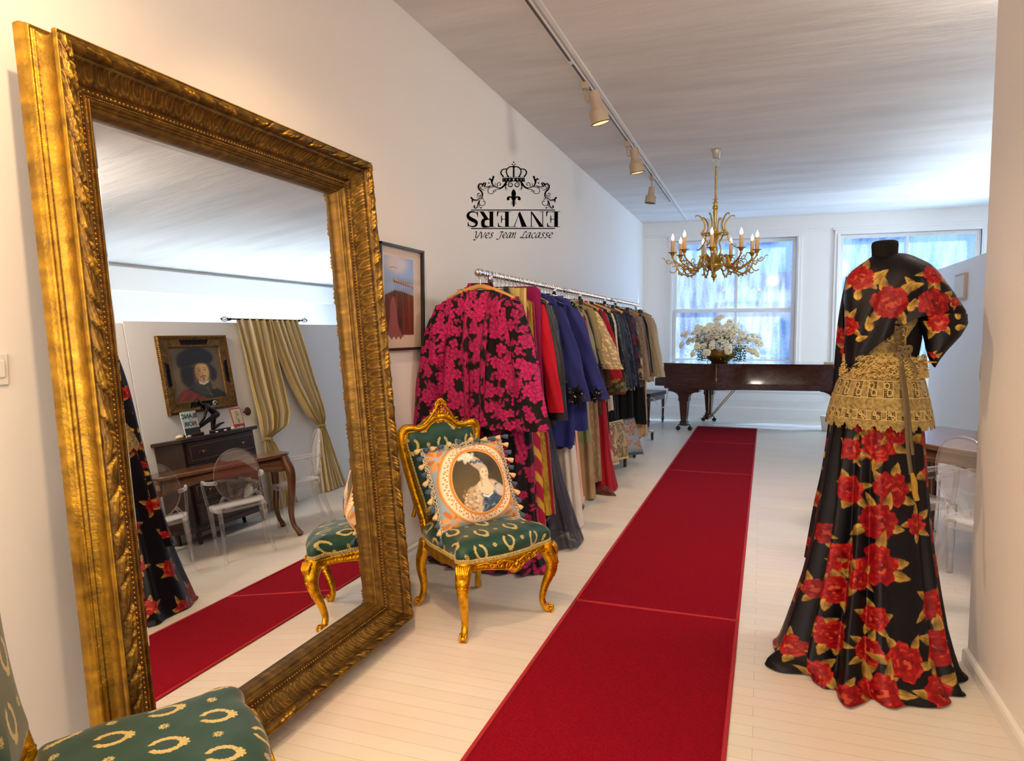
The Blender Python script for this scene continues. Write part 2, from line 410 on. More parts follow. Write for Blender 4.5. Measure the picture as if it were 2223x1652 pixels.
# ------------------------------------------------------------------ red carpet runner, in lengths
def carpet_mat():
    m = mat('red_carpet_pile', lin(156, 10, 36), 0.95, noise=(180, .35), bump=(400, .9), sheen=0.0, spec=.1)
    return m
M['carpet'] = carpet_mat()
M['carpetedge'] = mat('carpet_binding', lin(176, 34, 46), 0.9, bump=(500, .5))
segs = [(-0.6, 3.665, 'nearest length of red carpet runner, filling the lower middle of the floor'), (3.675, 7.515, 'middle length of red carpet runner beside the clothes racks'),
        (7.525, 9.6, 'short third length of red carpet runner before the piano'), (9.61, 11.15, 'farthest length of red carpet runner ending under the piano')]
def rug(i, y0, y1, lab):
    xl = lambda y: -0.937 + (y - 2) * .003; xr = lambda y: -0.095 + (y - 2) * .005
    ny = int((y1 - y0) / .06); nx = 24
    Y = np.linspace(y0, y1, ny)[:, None]; U = np.linspace(0, 1, nx)[None]
    X = xl(Y) * (1 - U) + xr(Y) * U; Z = .008 + .0012 * np.sin(Y * 3.1 + 1.3 * i) * np.sin(U * 5) + 0 * X
    edge = np.minimum(U, 1 - U); Z = Z - .005 * (edge < .005)
    t = thing('carpet_runner', lab, 'carpet', ((-.5), (y0 + y1) / 2, 0), 0, 'lengths of red carpet runner')
    off = A([-.5, (y0 + y1) / 2, 0])
    top = np.stack([X, Y + 0 * X, Z], -1) - off
    V, F = surf(top); mk('pile', V, F, M['carpet'], t)
    b = MB()
    for xf in (xl, xr):
        b.add(tube([(xf(y) - off[0], y - off[1], .006) for y in np.linspace(y0, y1, 30)], .0065, 6, flat=(1.4, 1)))
    for y in (y0, y1):
        b.add(tube([(x - off[0], y - off[1], .006) for x in np.linspace(xl(y), xr(y), 8)], .006, 6))
    b.build('binding', M['carpetedge'], t)
for i, s in enumerate(segs): rug(i, *s)
# ================================================================== PAINTER (colours per vertex, computed)
def vnoise(x, y, sc, seed=0):
    r = np.random.default_rng(seed).random((64, 64)); x = A(x) * sc; y = A(y) * sc
    i = np.floor(x).astype(int); j = np.floor(y).astype(int); fx = x - i; fy = y - j
    fx = fx * fx * (3 - 2 * fx); fy = fy * fy * (3 - 2 * fy)
    g = lambda a, b: r[a % 64, b % 64]
    return (g(i, j) * (1 - fx) + g(i + 1, j) * fx) * (1 - fy) + (g(i, j + 1) * (1 - fx) + g(i + 1, j + 1) * fx) * fy

class Painter:
    def __init__(s, X, Y, base):
        s.X = A(X).ravel(); s.Y = A(Y).ravel(); s.C = np.empty((len(s.X), 3)); s.C[:] = lin(*base)
    def mixin(s, m, col):
        k = m > 0.003
        if not k.any(): return
        c = lin(*col) if not isinstance(col, np.ndarray) else col
        if isinstance(col, np.ndarray) and col.ndim == 2: c = col[k]
        s.C[k] += (A(c) - s.C[k]) * m[k][:, None]
    def ell(s, cx, cy, rx, ry, col, rot=0, soft=.08, a=1):
        c, n = math.cos(rot), math.sin(rot); dx = s.X - cx; dy = s.Y - cy
        d = np.sqrt(((dx * c + dy * n) / rx) ** 2 + ((-dx * n + dy * c) / ry) ** 2)
        s.mixin(a * (1 - smoothstep(1 - soft, 1 + soft, d)), col)
    def poly(s, pts, col, soft=.004, a=1, smooth=0):
        P = A(pts); P = cr(P, smooth, True) if smooth else P
        ins = np.zeros(len(s.X), bool); dm = np.full(len(s.X), 1e9); n = len(P)
        for i in range(n):
            x0, y0 = P[i]; x1, y1 = P[(i + 1) % n]; ex, ey = x1 - x0, y1 - y0
            L2 = ex * ex + ey * ey + 1e-12
            if abs(ey) > 1e-12:
                cnd = (y0 > s.Y) != (y1 > s.Y); ins ^= cnd & (s.X < (s.Y - y0) * ex / ey + x0)
            t = np.clip(((s.X - x0) * ex + (s.Y - y0) * ey) / L2, 0, 1)
            dm = np.minimum(dm, (s.X - x0 - t * ex) ** 2 + (s.Y - y0 - t * ey) ** 2)
        d = np.sqrt(dm) * np.where(ins, -1, 1); s.mixin(a * (1 - smoothstep(-soft, soft, d)), col)
    def line(s, pts, w, col, soft=None, a=1):
        P = A(pts); dm = np.full(len(s.X), 1e9)
        for i in range(len(P) - 1):
            x0, y0 = P[i]; ex, ey = P[i + 1] - P[i]; L2 = ex * ex + ey * ey + 1e-12
            t = np.clip(((s.X - x0) * ex + (s.Y - y0) * ey) / L2, 0, 1)
            dm = np.minimum(dm, (s.X - x0 - t * ex) ** 2 + (s.Y - y0 - t * ey) ** 2)
        d = np.sqrt(dm); so = soft or w * .4; s.mixin(a * (1 - smoothstep(w / 2 - so / 2, w / 2 + so / 2, d)), col)
    def near(s, cx, cy, R, sx=1.0):
        k = np.nonzero((np.abs((s.X - cx) * sx) < R) & (np.abs(s.Y - cy) < R))[0]
        p = Painter.__new__(Painter); p.X = (s.X[k] - cx) * sx; p.Y = s.Y[k] - cy; p.C = s.C[k]; p.k = k; return p
    def back(s, p): s.C[p.k] = p.C

def leaf(p, x, y, L, Wd, ang, col, dark, vein=True):
    c, n = math.cos(ang), math.sin(ang); u = ((p.X - x) * c + (p.Y - y) * n) / L; v = (-(p.X - x) * n + (p.Y - y) * c) / Wd
    uc = np.clip(u, 0, 1); w = np.where((u > 0) & (u < 1), np.sin(PI * uc ** .68) ** .9 * (1 - .35 * uc ** 3), -1) + .035 * np.sin(u * 23 + v * 3)
    m = smoothstep(-.12, .12, w - np.abs(v)); sh = np.clip(.55 + .5 * v + .25 * np.sin(u * 9), 0, 1)[:, None]
    m = np.where((u > -.02) & (u < 1.05), m, 0)
    p.mixin(m, A(lin(*dark))[None] * (1 - sh) + A(lin(*col))[None] * sh)
    if vein:
        m2 = m * (1 - smoothstep(.04, .12, np.abs(v - .12 * np.sin(u * 3)))) * .7; p.mixin(m2, dark)

def rose(P, cx, cy, R, rot, pal, r, sx=1.0, leaves=5, gold=((178, 145, 70), (95, 72, 30))):
    """pal: deep, mid, light, highlight"""
    p = P.near(cx, cy, R * 2.3, sx)
    if len(p.k) < 4: return
    c, n = math.cos(rot), math.sin(rot); X, Y = p.X / R, p.Y / R; p.X, p.Y = X * c + Y * n, -X * n + Y * c
    a0 = r.random() * 6
    for k in range(leaves):
        a = a0 + k * 6.283 / leaves + r.uniform(-.35, .35)
        leaf(p, .72 * math.cos(a), .72 * math.sin(a), r.uniform(.85, 1.3), r.uniform(.22, .32), a + r.uniform(-.5, .5), gold[0], gold[1])
    deep, mid, light, hi = [A(lin(*q)) for q in pal]
    nz = vnoise(p.X + cx * 7, p.Y + cy * 5, 5, int(r.integers(99)))
    for rad, num, pr in ((.66, 6, .42), (.60, 6, .36), (.36, 5, .34), (.17, 3, .26), (0, 1, .16)):
        o = r.random() * 6
        for k in range(num):
            a = o + k * 6.283 / num + r.uniform(-.2, .2); x, y = rad * math.cos(a), rad * math.sin(a); q = pr * r.uniform(.85, 1.15)
            dx, dy = p.X - x, p.Y - y; d = np.sqrt(dx * dx + dy * dy) / q; d = d * (1 + .10 * np.sin(np.arctan2(dy, dx) * 5 + k))
            out = (dx * math.cos(a) + dy * math.sin(a)) / q
            t = np.clip(.42 + .40 * out + .5 * (nz - .5), 0, 1)
            colr = np.where(t[:, None] < .5, deep + (mid - deep) * (t[:, None] * 2), mid + (light - mid) * (t[:, None] * 2 - 1))
            rim = np.exp(-((d - .78) / .10) ** 2) * np.clip(out, 0, 1) * (nz > .55)
            colr = colr + (hi - colr) * (rim * .55)[:, None]
            p.mixin(1 - smoothstep(.92, 1.05, d), colr)
    k = (np.abs(p.X) < .35) & (np.abs(p.Y) < .35) & (nz > .63)
    p.C[k] = p.C[k] * .5 + hi * .5
    P.back(p)

def blossom(P, cx, cy, R, pal, r, sx=1.0, pet=5):
    p = P.near(cx, cy, R * 1.3, sx)
    if len(p.k) < 3: return
    dx, dy = p.X / R, p.Y / R; d = np.hypot(dx, dy); a = np.arctan2(dy, dx) + r.random() * 6
    edge = .72 + .28 * np.abs(np.cos(a * pet / 2)); m = 1 - smoothstep(edge - .08, edge + .02, d)
    t = np.clip(.5 + .5 * np.cos(a * pet + 1) * .6 + .4 * (d - .4) + .2 * np.sin(a * 20), 0, 1)[:, None]
    p.mixin(m, A(lin(*pal[0])) * (1 - t) + A(lin(*pal[1])) * t)
    p.mixin((1 - smoothstep(.10, .20, d)), pal[0]); P.back(p)

def wreath_pattern(X, Y, base, g=(196, 178, 112), pitch=(.185, .118)):
    """laurel wreaths and rosettes woven in staggered rows; opening towards +Y"""
    P = Painter(X, Y, base)
    j = np.floor(P.Y / pitch[1]); xs = P.X + (j % 2) * pitch[0] * .5 + .02
    lx = xs - (np.floor(xs / pitch[0]) + .5) * pitch[0]; ly = P.Y - (j + .5) * pitch[1]
    th = np.arctan2(lx, -(ly + .002)); rr = np.hypot(lx / .029, (ly + .002) / .035)   # th=0 at the bottom
    at = np.abs(th)
    leafy = .20 * (1 - at / 2.9) + .13; zig = .72 + .28 * np.abs(np.sin(at * 7 + 6 * (rr - 1)))
    m = (np.abs(rr - 1) < (.17 + .10 * np.sin(at * 1.0)) * zig) & (at < 2.8)
    bow = (np.hypot(lx / .020, (ly + .043) / .012) < .6 + .4 * np.abs(np.sin(np.arctan2(lx, ly + .036) * 4)))
    xr = lx - np.where(lx > 0, 1, -1) * pitch[0] / 2; rd = np.hypot(xr, ly); ra = np.arctan2(ly, xr)
    ros = (rd < .0135 * (.85 + .15 * np.cos(ra * 9))) & ~((rd > .0085) & (rd < .0097)) & ~((rd < .0035) & (rd > .002))
    sh = .75 + .4 * np.abs(np.sin(at * 14)) * (vnoise(P.X, P.Y, 400, 3) > .35)
    k = m | bow | ros; P.C[k] = A(lin(*g))[None] * sh[k][:, None]
    P.C[~k] *= (.9 + .2 * vnoise(P.X, P.Y, 30, 5))[~k][:, None]
    return P.C

# ================================================================== GILT MIRROR
LEAN = math.radians(5.137); MC = -1.70; MB0 = A([MC / math.cos(LEAN), 0, 0])
M['mirror'] = mat('mirror_silver', (0.90, 0.91, 0.90), 0.0, 1.0)
M['giltattr'] = mat('antique_gilt', (1, 1, 1), 0.38, 0.80, attr=True, noise=(22, .35), bump=(90, .25))
def gilt_mirror():
    t = thing('leaning_mirror', 'huge ornate gilt-framed mirror leaning against the left wall', 'mirror', tuple(MB0 + A([0, 2.2235, 0])))
    t.rotation_euler = (0, -LEAN, 0); oy = 2.2235
    rim = A([1.417, 3.03, .055, 2.284]); gl = A([1.585, 2.842, .196, 2.122]); W = .175
    # profile: (t, D) from the back outer edge over the rim to the glass
    prof = [(-.17, .0), (-.175, .008), (-.175, .022), (-.165, .030), (-.145, .034), (-.140, .040), (-.125, .046), (-.10, .048), (-.085, .044),
            (-.075, .044), (-.06, .050), (-.045, .052), (-.03, .052), (-.018, .056), (.02, .062), (.045, .070), (.052, .080), (.045, .090), (.03, .098), (.012, .103),
            (.0, .104), (-.004, .110), (.0, .118), (.012, .121), (.028, .120), (.036, .115)]
    sp = [len(prof)]
    pr = list(prof)
    for k in range(19):
        q = k / 18; pr.append((.045 + .22 * q, .113 + .013 * math.sin(PI * q) + .002 * (1 - q)))
    lf = (len(prof), len(pr)); pr += [(.272, .106), (.28, .105), (.287, .108), (.30, .108), (.305, .103)]; c0 = len(pr)
    for k in range(16):
        q = k / 15; pr.append((.31 + .30 * q, .104 - .052 * (q ** .55)))
    cv = (c0, len(pr)); pr += [(.62, .047), (.635, .045), (.65, .049), (.67, .0495), (.70, .049), (.72, .0495), (.735, .046), (.745, .044), (.76, .047), (.775, .047),
                               (.785, .043), (.80, .046), (.81, .052), (.825, .055), (.84, .052), (.85, .047), (.86, .042), (.875, .040), (.89, .040), (.90, .034),
                               (.915, .031), (.93, .033), (.945, .034), (.96, .030), (.972, .022), (.98, .012), (1.0, .008), (1.0, -.004)]
    pr = A(pr); T, D0 = pr[:, 0], pr[:, 1]; nt = len(T)
    relief_base = np.zeros(nt)
    b = MB(); antique = A(lin(74, 54, 30)); bright = A(lin(204, 156, 40)); mid = A(lin(126, 96, 42))
    def corner(tt):
        q = rim[None] + (gl - rim)[None] * tt[:, None]; return q
    R_ = corner(T)      # y0,y1,v0,v1 for each t
    beads = []
    for side in range(4):
        y0, y1, v0, v1 = R_.T
        a = {0: (y0, v0), 1: (y1, v0), 2: (y1, v1), 3: (y0, v1)}; s0 = a[side]; s1 = a[(side + 1) % 4]
        L = math.hypot(s1[0][len(prof)] - s0[0][len(prof)], s1[1][len(prof)] - s0[1][len(prof)])
        n = int(L / .0035); f = np.linspace(0, 1, n)[:, None]
        Y = s0[0][None] * (1 - f) + s1[0][None] * f; V = s0[1][None] * (1 - f) + s1[1][None] * f
        s = f * L; out = {0: (0, -1), 1: (1, 0), 2: (0, 1), 3: (-1, 0)}[side]
        H = np.zeros((n, nt)); sym = np.abs(s - L / 2)
        # acanthus leaves wrapped round the outer roll
        q = np.clip((T - .045) / .22, 0, 1)[None]; inl = ((T >= .045) & (T <= .266))[None]
        per = L / 2 / round(L / 2 / .085); ph = sym / per + .55 * q + .12 * np.sin(sym * 19)
        d = ph - np.floor(ph); alt = (np.floor(ph) % 2)
        dome = np.sin(PI * q) ** .6
        lobes = .5 + .5 * np.cos(q * 15 + alt * 2 + d * 3)
        Hl = dome * (.011 * (1 - d) ** .7 * (.65 + .35 * lobes) + .0022 * np.cos(q * 40 + d * 9)) - .0055 * (d > .93) * dome
        ber = np.zeros_like(Hl)
        for (bq, bs) in ((.70, .30), (.74, .50), (.62, .68), (.8, .12)):
            rr = np.hypot((q - bq) * .0385, (d - bs) * per) ; ber = np.maximum(ber, np.sqrt(np.clip(1 - (rr / .0065) ** 2, 0, 1)) * (alt < .5))
        Hl = np.maximum(Hl, Hl * .5 + ber * .011)
        H = np.where(inl, Hl, H)
        # ribbed tulip relief in the cove
        q2 = np.clip((T - .31) / .30, 0, 1)[None]; inc = ((T >= .31) & (T <= .61))[None]
        pc = .046; d2 = (s / pc) % 1.0; x = np.abs(d2 - .5) * 2
        arch = np.clip(1 - np.abs(np.hypot(x, np.clip(q2 - .35, 0, 1) * 1.5) - .62) / .16, 0, 1)
        ribs = (.5 + .5 * np.cos(d2 * 2 * PI * 5)) * smoothstep(0, .2, q2) * (1 - smoothstep(.80, .98, q2))
        Hc = .0030 * ribs + .0034 * arch * (q2 < .9) + .004 * np.clip(1 - np.hypot((x - 1) * .023, (q2 - .85) * .05) / .006, 0, 1)
        H = np.where(inc, Hc, H)
        # fine rope on the side ogee
        ino = ((T > -.13) & (T < -.09) & (np.arange(nt) < len(prof)))[None]; H = np.where(ino, .0012 * np.sin(s * 900) + 0 * H, H)
        lat = np.where(inl, H * .55 * (.35 - q), 0)
        P = np.stack([(D0[None] + H), Y - oy + out[0] * lat, V + out[1] * lat], -1)
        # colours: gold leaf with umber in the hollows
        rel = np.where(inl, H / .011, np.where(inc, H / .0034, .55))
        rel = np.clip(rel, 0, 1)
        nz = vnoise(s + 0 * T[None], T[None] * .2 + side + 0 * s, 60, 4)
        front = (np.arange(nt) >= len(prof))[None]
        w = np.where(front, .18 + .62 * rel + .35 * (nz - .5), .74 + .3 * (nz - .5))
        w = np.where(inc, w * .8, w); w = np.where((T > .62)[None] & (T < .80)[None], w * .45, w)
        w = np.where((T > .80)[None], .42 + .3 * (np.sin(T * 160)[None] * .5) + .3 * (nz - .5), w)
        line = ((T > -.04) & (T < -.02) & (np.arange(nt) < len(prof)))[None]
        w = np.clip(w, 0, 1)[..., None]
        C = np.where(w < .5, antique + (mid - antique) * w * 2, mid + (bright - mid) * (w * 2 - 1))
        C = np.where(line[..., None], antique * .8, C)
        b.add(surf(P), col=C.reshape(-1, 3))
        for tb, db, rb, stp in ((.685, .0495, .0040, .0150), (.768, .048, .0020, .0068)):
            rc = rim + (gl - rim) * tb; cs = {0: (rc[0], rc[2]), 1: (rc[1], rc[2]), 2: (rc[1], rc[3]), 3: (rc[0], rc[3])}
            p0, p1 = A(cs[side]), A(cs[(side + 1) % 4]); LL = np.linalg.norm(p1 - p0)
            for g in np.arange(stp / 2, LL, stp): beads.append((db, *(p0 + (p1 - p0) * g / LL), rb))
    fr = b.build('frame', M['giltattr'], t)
    for nm, rbig in (('bead_row', .0040), ('rope_bead_row', .0020)):
        bb = MB(); sV, sF = ball(1, seg=6); bs = A([x for x in beads if x[3] == rbig]); n = len(bs); m_ = len(sV)
        V = sV[None] * rbig + (bs[:, None, :3] - A([0, oy, 0]))
        off = (np.arange(n) * m_)[:, None, None]
        fs = [np.concatenate(np.asarray(F_)[None] + off) for F_ in sF]
        mk(nm, V.reshape(-1, 3), [x.reshape(-1, x.shape[-1]) for x in fs], M['giltattr'], t, col=np.tile(lin(190, 135, 45), (n * m_, 1)))
    # glass with a bevelled border
    y0, y1, v0, v1 = gl[0] - .006 - oy, gl[1] + .006 - oy, gl[2] - .006, gl[3] + .006; bw = .030; dz = .0016
    o_ = [(y0, v0), (y1, v0), (y1, v1), (y0, v1)]; i_ = [(y0 + bw, v0 + bw), (y1 - bw, v0 + bw), (y1 - bw, v1 - bw), (y0 + bw, v1 - bw)]
    V = [(-dz, *p) for p in o_] + [(0, *p) for p in i_]
    mk('mirror_glass', V, [[[4, 5, 6, 7], [0, 1, 5, 4], [1, 2, 6, 5], [2, 3, 7, 6], [3, 0, 4, 7]]], M['mirror'], t, smooth=False)
    mk('backing_board', *box(-.02, y0 - .03, .03, -.003, y1 + .03, v1 + .05, .002), mat('mirror_backing', lin(70, 48, 28), .8), t, smooth=False)
gilt_mirror()
# ================================================================== GILT BAROQUE CHAIRS
M['wreathcloth'] = mat('green_wreath_damask', (1, 1, 1), 0.42, attr=True, sheen=0.25, bump=(700, .15), spec=.4)
M['gimp'] = mat('gold_braid_trim', lin(196, 170, 105), 0.7, noise=(120, .35), bump=(500, .6))
M['chairgold'] = mat('bright_gold_leaf', lin(218, 160, 22), 0.24, 0.88, noise=(30, .38), bump=(70, .35))
def spiral(c, r0, turns, a0, dirn=1, n=26, plane='xz', grow=1.0, y=0):
    t = np.linspace(0, 1, n); a = a0 + dirn * turns * 2 * PI * t; r = r0 * (1 - t) ** grow + .002
    X = c[0] + r * np.cos(a); Z = c[1] + r * np.sin(a)
    return np.stack([X, np.full(n, y), Z], 1) if plane == 'xz' else np.stack([np.full(n, y), X, Z], 1)

def baroque_chair(label, loc, rotz, group):
    t = thing('baroque_chair', label, 'chair', loc, rotz, group); G = M['chairgold']
    # seat outline (local, front = -y)
    def outline(n=200, grow=0.0):
        # front serpentine, sides slightly concave, rear straight
        k = [(-.185, .225), (-.225, .10), (-.245, -.06), (-.268, -.17), (-.295, -.225), (-.268, -.262), (-.20, -.262), (-.10, -.285), (0, -.292),
             (.10, -.285), (.20, -.262), (.268, -.262), (.295, -.225), (.268, -.17), (.245, -.06), (.225, .10), (.185, .225)]
        p = cr(A(k), 12)
        return p * (1 + grow)
    o = outline(); c0 = A([0, -.03])
    # seat pad
    nr = 150; O = np.concatenate([o, np.linspace(o[-1], o[0], 40)[1:-1]]); na = len(O)
    # resample fine
    seglen = np.r_[0, np.cumsum(np.linalg.norm(np.diff(np.r_[O, O[:1]], axis=0), axis=1))]
    q = np.linspace(0, seglen[-1], 640, endpoint=False); OO = np.r_[O, O[:1]]
    O = np.stack([np.interp(q, seglen, OO[:, 0]), np.interp(q, seglen, OO[:, 1])], 1)
    rr = np.sin(np.linspace(0, 1, nr) * PI / 2)[:, None, None]
    XY = c0 + (O - c0)[None] * rr * 1.0
    rho = rr[..., 0]; dome = .385 + .092 * (1 - rho ** 9) ** .40 + .012 * (1 - rho ** 2)
    bul = 1 + .03 * np.sin(np.clip((1 - dome / .48) * 5, 0, 1) * PI)
    Z = dome + .0012 * np.sin(XY[..., 0] * 40) * np.sin(XY[..., 1] * 33)
    P = np.concatenate([XY * bul[..., None], Z[..., None]], -1)
    s_, F_ = surf(P, False, True)
    # unrolled pattern coordinates: distance over the edge counts too
    ext = XY + (O - c0)[None] / np.linalg.norm(O - c0, axis=1)[None, :, None] * (np.clip(.477 - Z, 0, 1) * .75)[..., None]
    C = wreath_pattern(ext[..., 0].ravel(), ext[..., 1].ravel(), (20, 62, 50))
    mk('seat_cushion', s_, F_, M['wreathcloth'], t, col=C)
    # gimp round the seat
    b = MB(); ob = np.r_[O * 1.008, O[:1] * 1.008]
    z = .384 + .010 * np.exp(-((np.abs(ob[:, 0]) - .28) / .03) ** 2) * (ob[:, 1] < -.15)
    path = np.c_[ob, z]; b.add(tube(path, .0075 + .0018 * np.sin(np.arange(len(path)) * 1.6), 7, False, flat=(.8, 1)))
    path = np.c_[ob * 1.004, z - .009]; b.add(tube(path, .005 + .0018 * np.sin(np.arange(len(path)) * 1.6 + 2), 6, False))
    b.build('braid_trim', M['gimp'], t)
    # seat rail with moulded lower edge
    s = np.arctan2(O[:, 0], -O[:, 1]); fr = np.exp(-(O[:, 0] / .13) ** 2) * (O[:, 1] < -.2); sd = np.exp(-((O[:, 1]) / .09) ** 2) * (np.abs(O[:, 0]) > .2)
    low = .335 - .028 * fr - .018 * sd + .0 * s
    prof = [(1.0, 0), (1.02, .15), (1.03, .3), (1.015, .45), (1.02, .6), (1.035, .85), (1.02, 1.0), (.95, 1.0), (.90, .5), (.90, 0)]
    Pm = np.stack([np.c_[O * g, .378 - (.378 - low) * h] for g, h in prof], 0)
    b = MB(); b.add(surf(Pm, True, True)); b.build('seat_rail', G, t)
    # carved cartouche on the front rail
    b = MB(); yf = -.312
    for sg in (-1, 1):
        for (cx, cz, r0, tr, a0) in ((.040, .335, .026, 1.4, 2.5), (.092, .346, .020, 1.3, .6), (.016, .318, .018, 1.2, 4.2), (.135, .352, .014, 1.2, 3.5)):
            p = spiral((sg * cx, cz), r0, tr, a0 if sg > 0 else PI - a0, sg, y=yf + abs(cx) * .12); b.add(tube(p, np.linspace(.0065, .003, len(p)), 6))
        p = cr([(sg * .02, yf, .345), (sg * .07, yf + .006, .362), (sg * .12, yf + .012, .350), (sg * .17, yf + .022, .368), (sg * .215, yf + .04, .36)], 6)
        b.add(tube(p, np.linspace(.007, .003, len(p)), 6))
    for k in range(7):
        a = -PI / 2 + (k - 3) * .36; b.add(ball(.012, (.028 * math.cos(a), yf, .330 + .028 * math.sin(a)), 7, (.55, .5, 1)))
    b.add(ball(.012, (0, yf - .004, .335), 8)); b.build('rail_carving', G, t)
    # legs
    def cab(sx, front):
        if front:
            kn = [(.262, -.238, .372), (.272, -.248, .335), (.288, -.262, .29), (.290, -.264, .25), (.280, -.256, .20), (.266, -.243, .15), (.256, -.234, .10),
                  (.254, -.232, .065), (.262, -.240, .035), (.276, -.252, .018), (.288, -.262, .010)]
            rad = [.040, .041, .037, .031, .026, .0215, .0185, .017, .0175, .019, .012]
        else:
            kn = [(.185, .215, .372), (.190, .222, .32), (.196, .234, .27), (.196, .238, .22), (.190, .232, .17), (.184, .228, .12), (.186, .236, .07), (.196, .250, .035), (.208, .262, .015)]
            rad = [.030, .031, .029, .026, .023, .019, .017, .018, .013]
        k = cr(A(kn) * A([sx, 1, 1]), 7); r = np.interp(np.linspace(0, 1, len(k)), np.linspace(0, 1, len(rad)), rad)
        return k, r
    for sx in (-1, 1):
        for front in (True, False):
            b = MB(); k, r = cab(sx, front); b.add(tube(k, r, 14, up=(sx * .7, -.7 if front else .7, 0)))
            sgn = -1 if front else 1; e = k[-1]
            for side in (-1, 1):    # scroll toe
                px_, py_ = sx * .7, sgn * .7
                off = A([-py_ * side * .013, px_ * side * .013, 0])
                a = np.linspace(0, 2.6 * PI, 26); rr_ = .019 * (1 - a / a[-1]) + .003
                c = e + A([0, 0, .014]) - A([px_, py_, 0]) * .008
                pp = np.stack([c[0] + off[0] + px_ * rr_ * np.cos(a - 1.2), c[1] + off[1] + py_ * rr_ * np.cos(a - 1.2), c[2] + off[2] + rr_ * np.sin(a - 1.2)], 1)
                b.add(tube(pp, np.linspace(.006, .0035, 26), 6))
            b.add(ball(.017, tuple(e + A([0, 0, .010])), 8, (1, 1, .75)))
            # long edge beads down the leg
            for side in (-1, 1):
                off = A([-sgn * .7 * side, sx * .7 * side, 0]) * .72
                b.add(tube(k[6:-6] + off * r[6:-6, None], .0035, 5))
            lg = b.build('leg', G, t)
            if front:
                b = MB(); dr = A([sx * .7, -.7, 0])
                for kk in range(7):     # fluted fan at the knee
                    a = (kk - 3) * .30; tn = A([-dr[1], dr[0], 0])
                    p0 = A([sx * .272, -.248, .375]) + dr * .028 + tn * (kk - 3) * .0105; p1 = A([sx * .284, -.260, .315]) + dr * .034 + tn * (kk - 3) * .006
                    b.add(tube(cr([p0, (p0 + p1) / 2 + dr * .010, p1], 5), [.004, .006, .007, .0075, .0075, .0075, .007, .006, .005, .005, .003][:11], 6))
                c = A([sx * .289, -.263, .272]) + dr * .026
                for kk in range(10):
                    a = kk * 2 * PI / 10; tn = A([-dr[1], dr[0], 0])
                    b.add(ball(.0085, tuple(c + tn * .016 * math.cos(a) + A([0, 0, .026 * math.sin(a)])), 6, (.9, .9, 1)))
                b.add(ball(.010, tuple(c + dr * .004), 7, (1, 1, 1.3)))
                for kk in range(4): b.add(ball(.008, tuple(c - A([0, 0, .040 + .011 * kk]) - dr * .004 * kk), 6, (.8, .8, 1.2)))
                b.build('knee_carving', G, lg)
    # back
    def by(z): return .228 + .115 * (z - .38) / .6 + .02 * np.sin(np.clip((z - .4) / .6, 0, 1) * PI)
    half = [(.165, .40), (.168, .46), (.178, .52), (.195, .60), (.215, .70), (.236, .80), (.252, .88), (.250, .925), (.226, .952), (.185, .952), (.145, .945), (.105, .958), (.07, .985), (.035, 1.0), (0, 1.004)]
    full = cr(A([(-x, z) for x, z in half] + [(x, z) for x, z in half[::-1][1:]]), 6)
    P3 = np.stack([full[:, 0], by(full[:, 1]), full[:, 1]], 1)
    b = MB(); b.add(tube(P3, .0235, 10, up=(0, 1, 0), flat=(1, 1.15)))
    for sc, rd in ((1.05, .006), (.94, .006)):
        q = full.copy(); q[:, 0] *= sc; q[:, 1] = .40 + (q[:, 1] - .40) * (1 + (sc - 1) * .55)
        b.add(tube(np.stack([q[:, 0], by(q[:, 1]) - .017, q[:, 1]], 1)[8:-8], rd, 6))
    b.add(tube(np.stack([np.linspace(-.17, .17, 20), np.full(20, by(.475)), .475 + .012 * np.cos(np.linspace(-PI, PI, 20))], 1), .018, 8))
    b.build('back_frame', G, t)
    # crest carving and shoulder scrolls
    b = MB(); yb = by(1.0) - .012
    for sg in (-1, 1):
        for (cx, cz, r0, tr, a0, rd) in ((.028, 1.035, .026, 1.5, 4.6, .007), (.062, 1.002, .024, 1.4, 1.2, .0065), (.018, .985, .022, 1.3, 2.8, .006), (.105, .975, .018, 1.3, .8, .0055),
                                        (.018, 1.075, .018, 1.2, 5.2, .006), (.155, .955, .014, 1.2, 2.0, .005), (.225, .935, .022, 1.5, 1.0, .006), (.242, .87, .018, 1.4, 4.4, .005)):
            p = spiral((sg * cx, cz), r0, tr, a0 if sg > 0 else PI - a0, sg, y=yb - .008); b.add(tube(p, np.linspace(rd, rd * .5, len(p)), 6))
        p = cr([(sg * .20, yb, .965), (sg * .14, yb, .958), (sg * .09, yb - .01, .985), (sg * .055, yb - .012, 1.03), (sg * .03, yb - .01, 1.06), (sg * .012, yb, 1.095)], 6)
        b.add(tube(p, np.linspace(.010, .006, len(p)), 7))
        p = cr([(sg * .19, yb, .74), (sg * .178, yb - .01, .66), (sg * .19, yb - .012, .59), (sg * .172, yb - .01, .53), (sg * .18, yb, .47)], 6)
        b.add(tube(p, np.linspace(.006, .012, len(p)), 7))
        for kk in range(6): b.add(ball(.010, (sg * (.192 - .003 * kk), by(.47 + .02 * kk) - .022, .45 + .018 * kk), 6, (1.2, .8, .7)))
    for kk in range(6): b.add(ball(.009 - .001 * kk, (0, yb - .012, 1.03 + .015 * kk), 7, (1.1, 1, 1)))
    for kk in range(5):
        a = PI / 2 + (kk - 2) * .5; b.add(ball(.012, (.022 * math.cos(a), yb - .004, 1.082 + .016 * math.sin(a)), 6, (.6, .6, 1)))
    b.build('crest_carving', G, t)
    # padded back panel, front and rear
    inn = full.copy(); inn[:, 0] *= .885; inn[:, 1] = .50 + (inn[:, 1] - .40) * .795
    ring = np.concatenate([inn, np.linspace(inn[-1], inn[0], 30)[1:-1]])
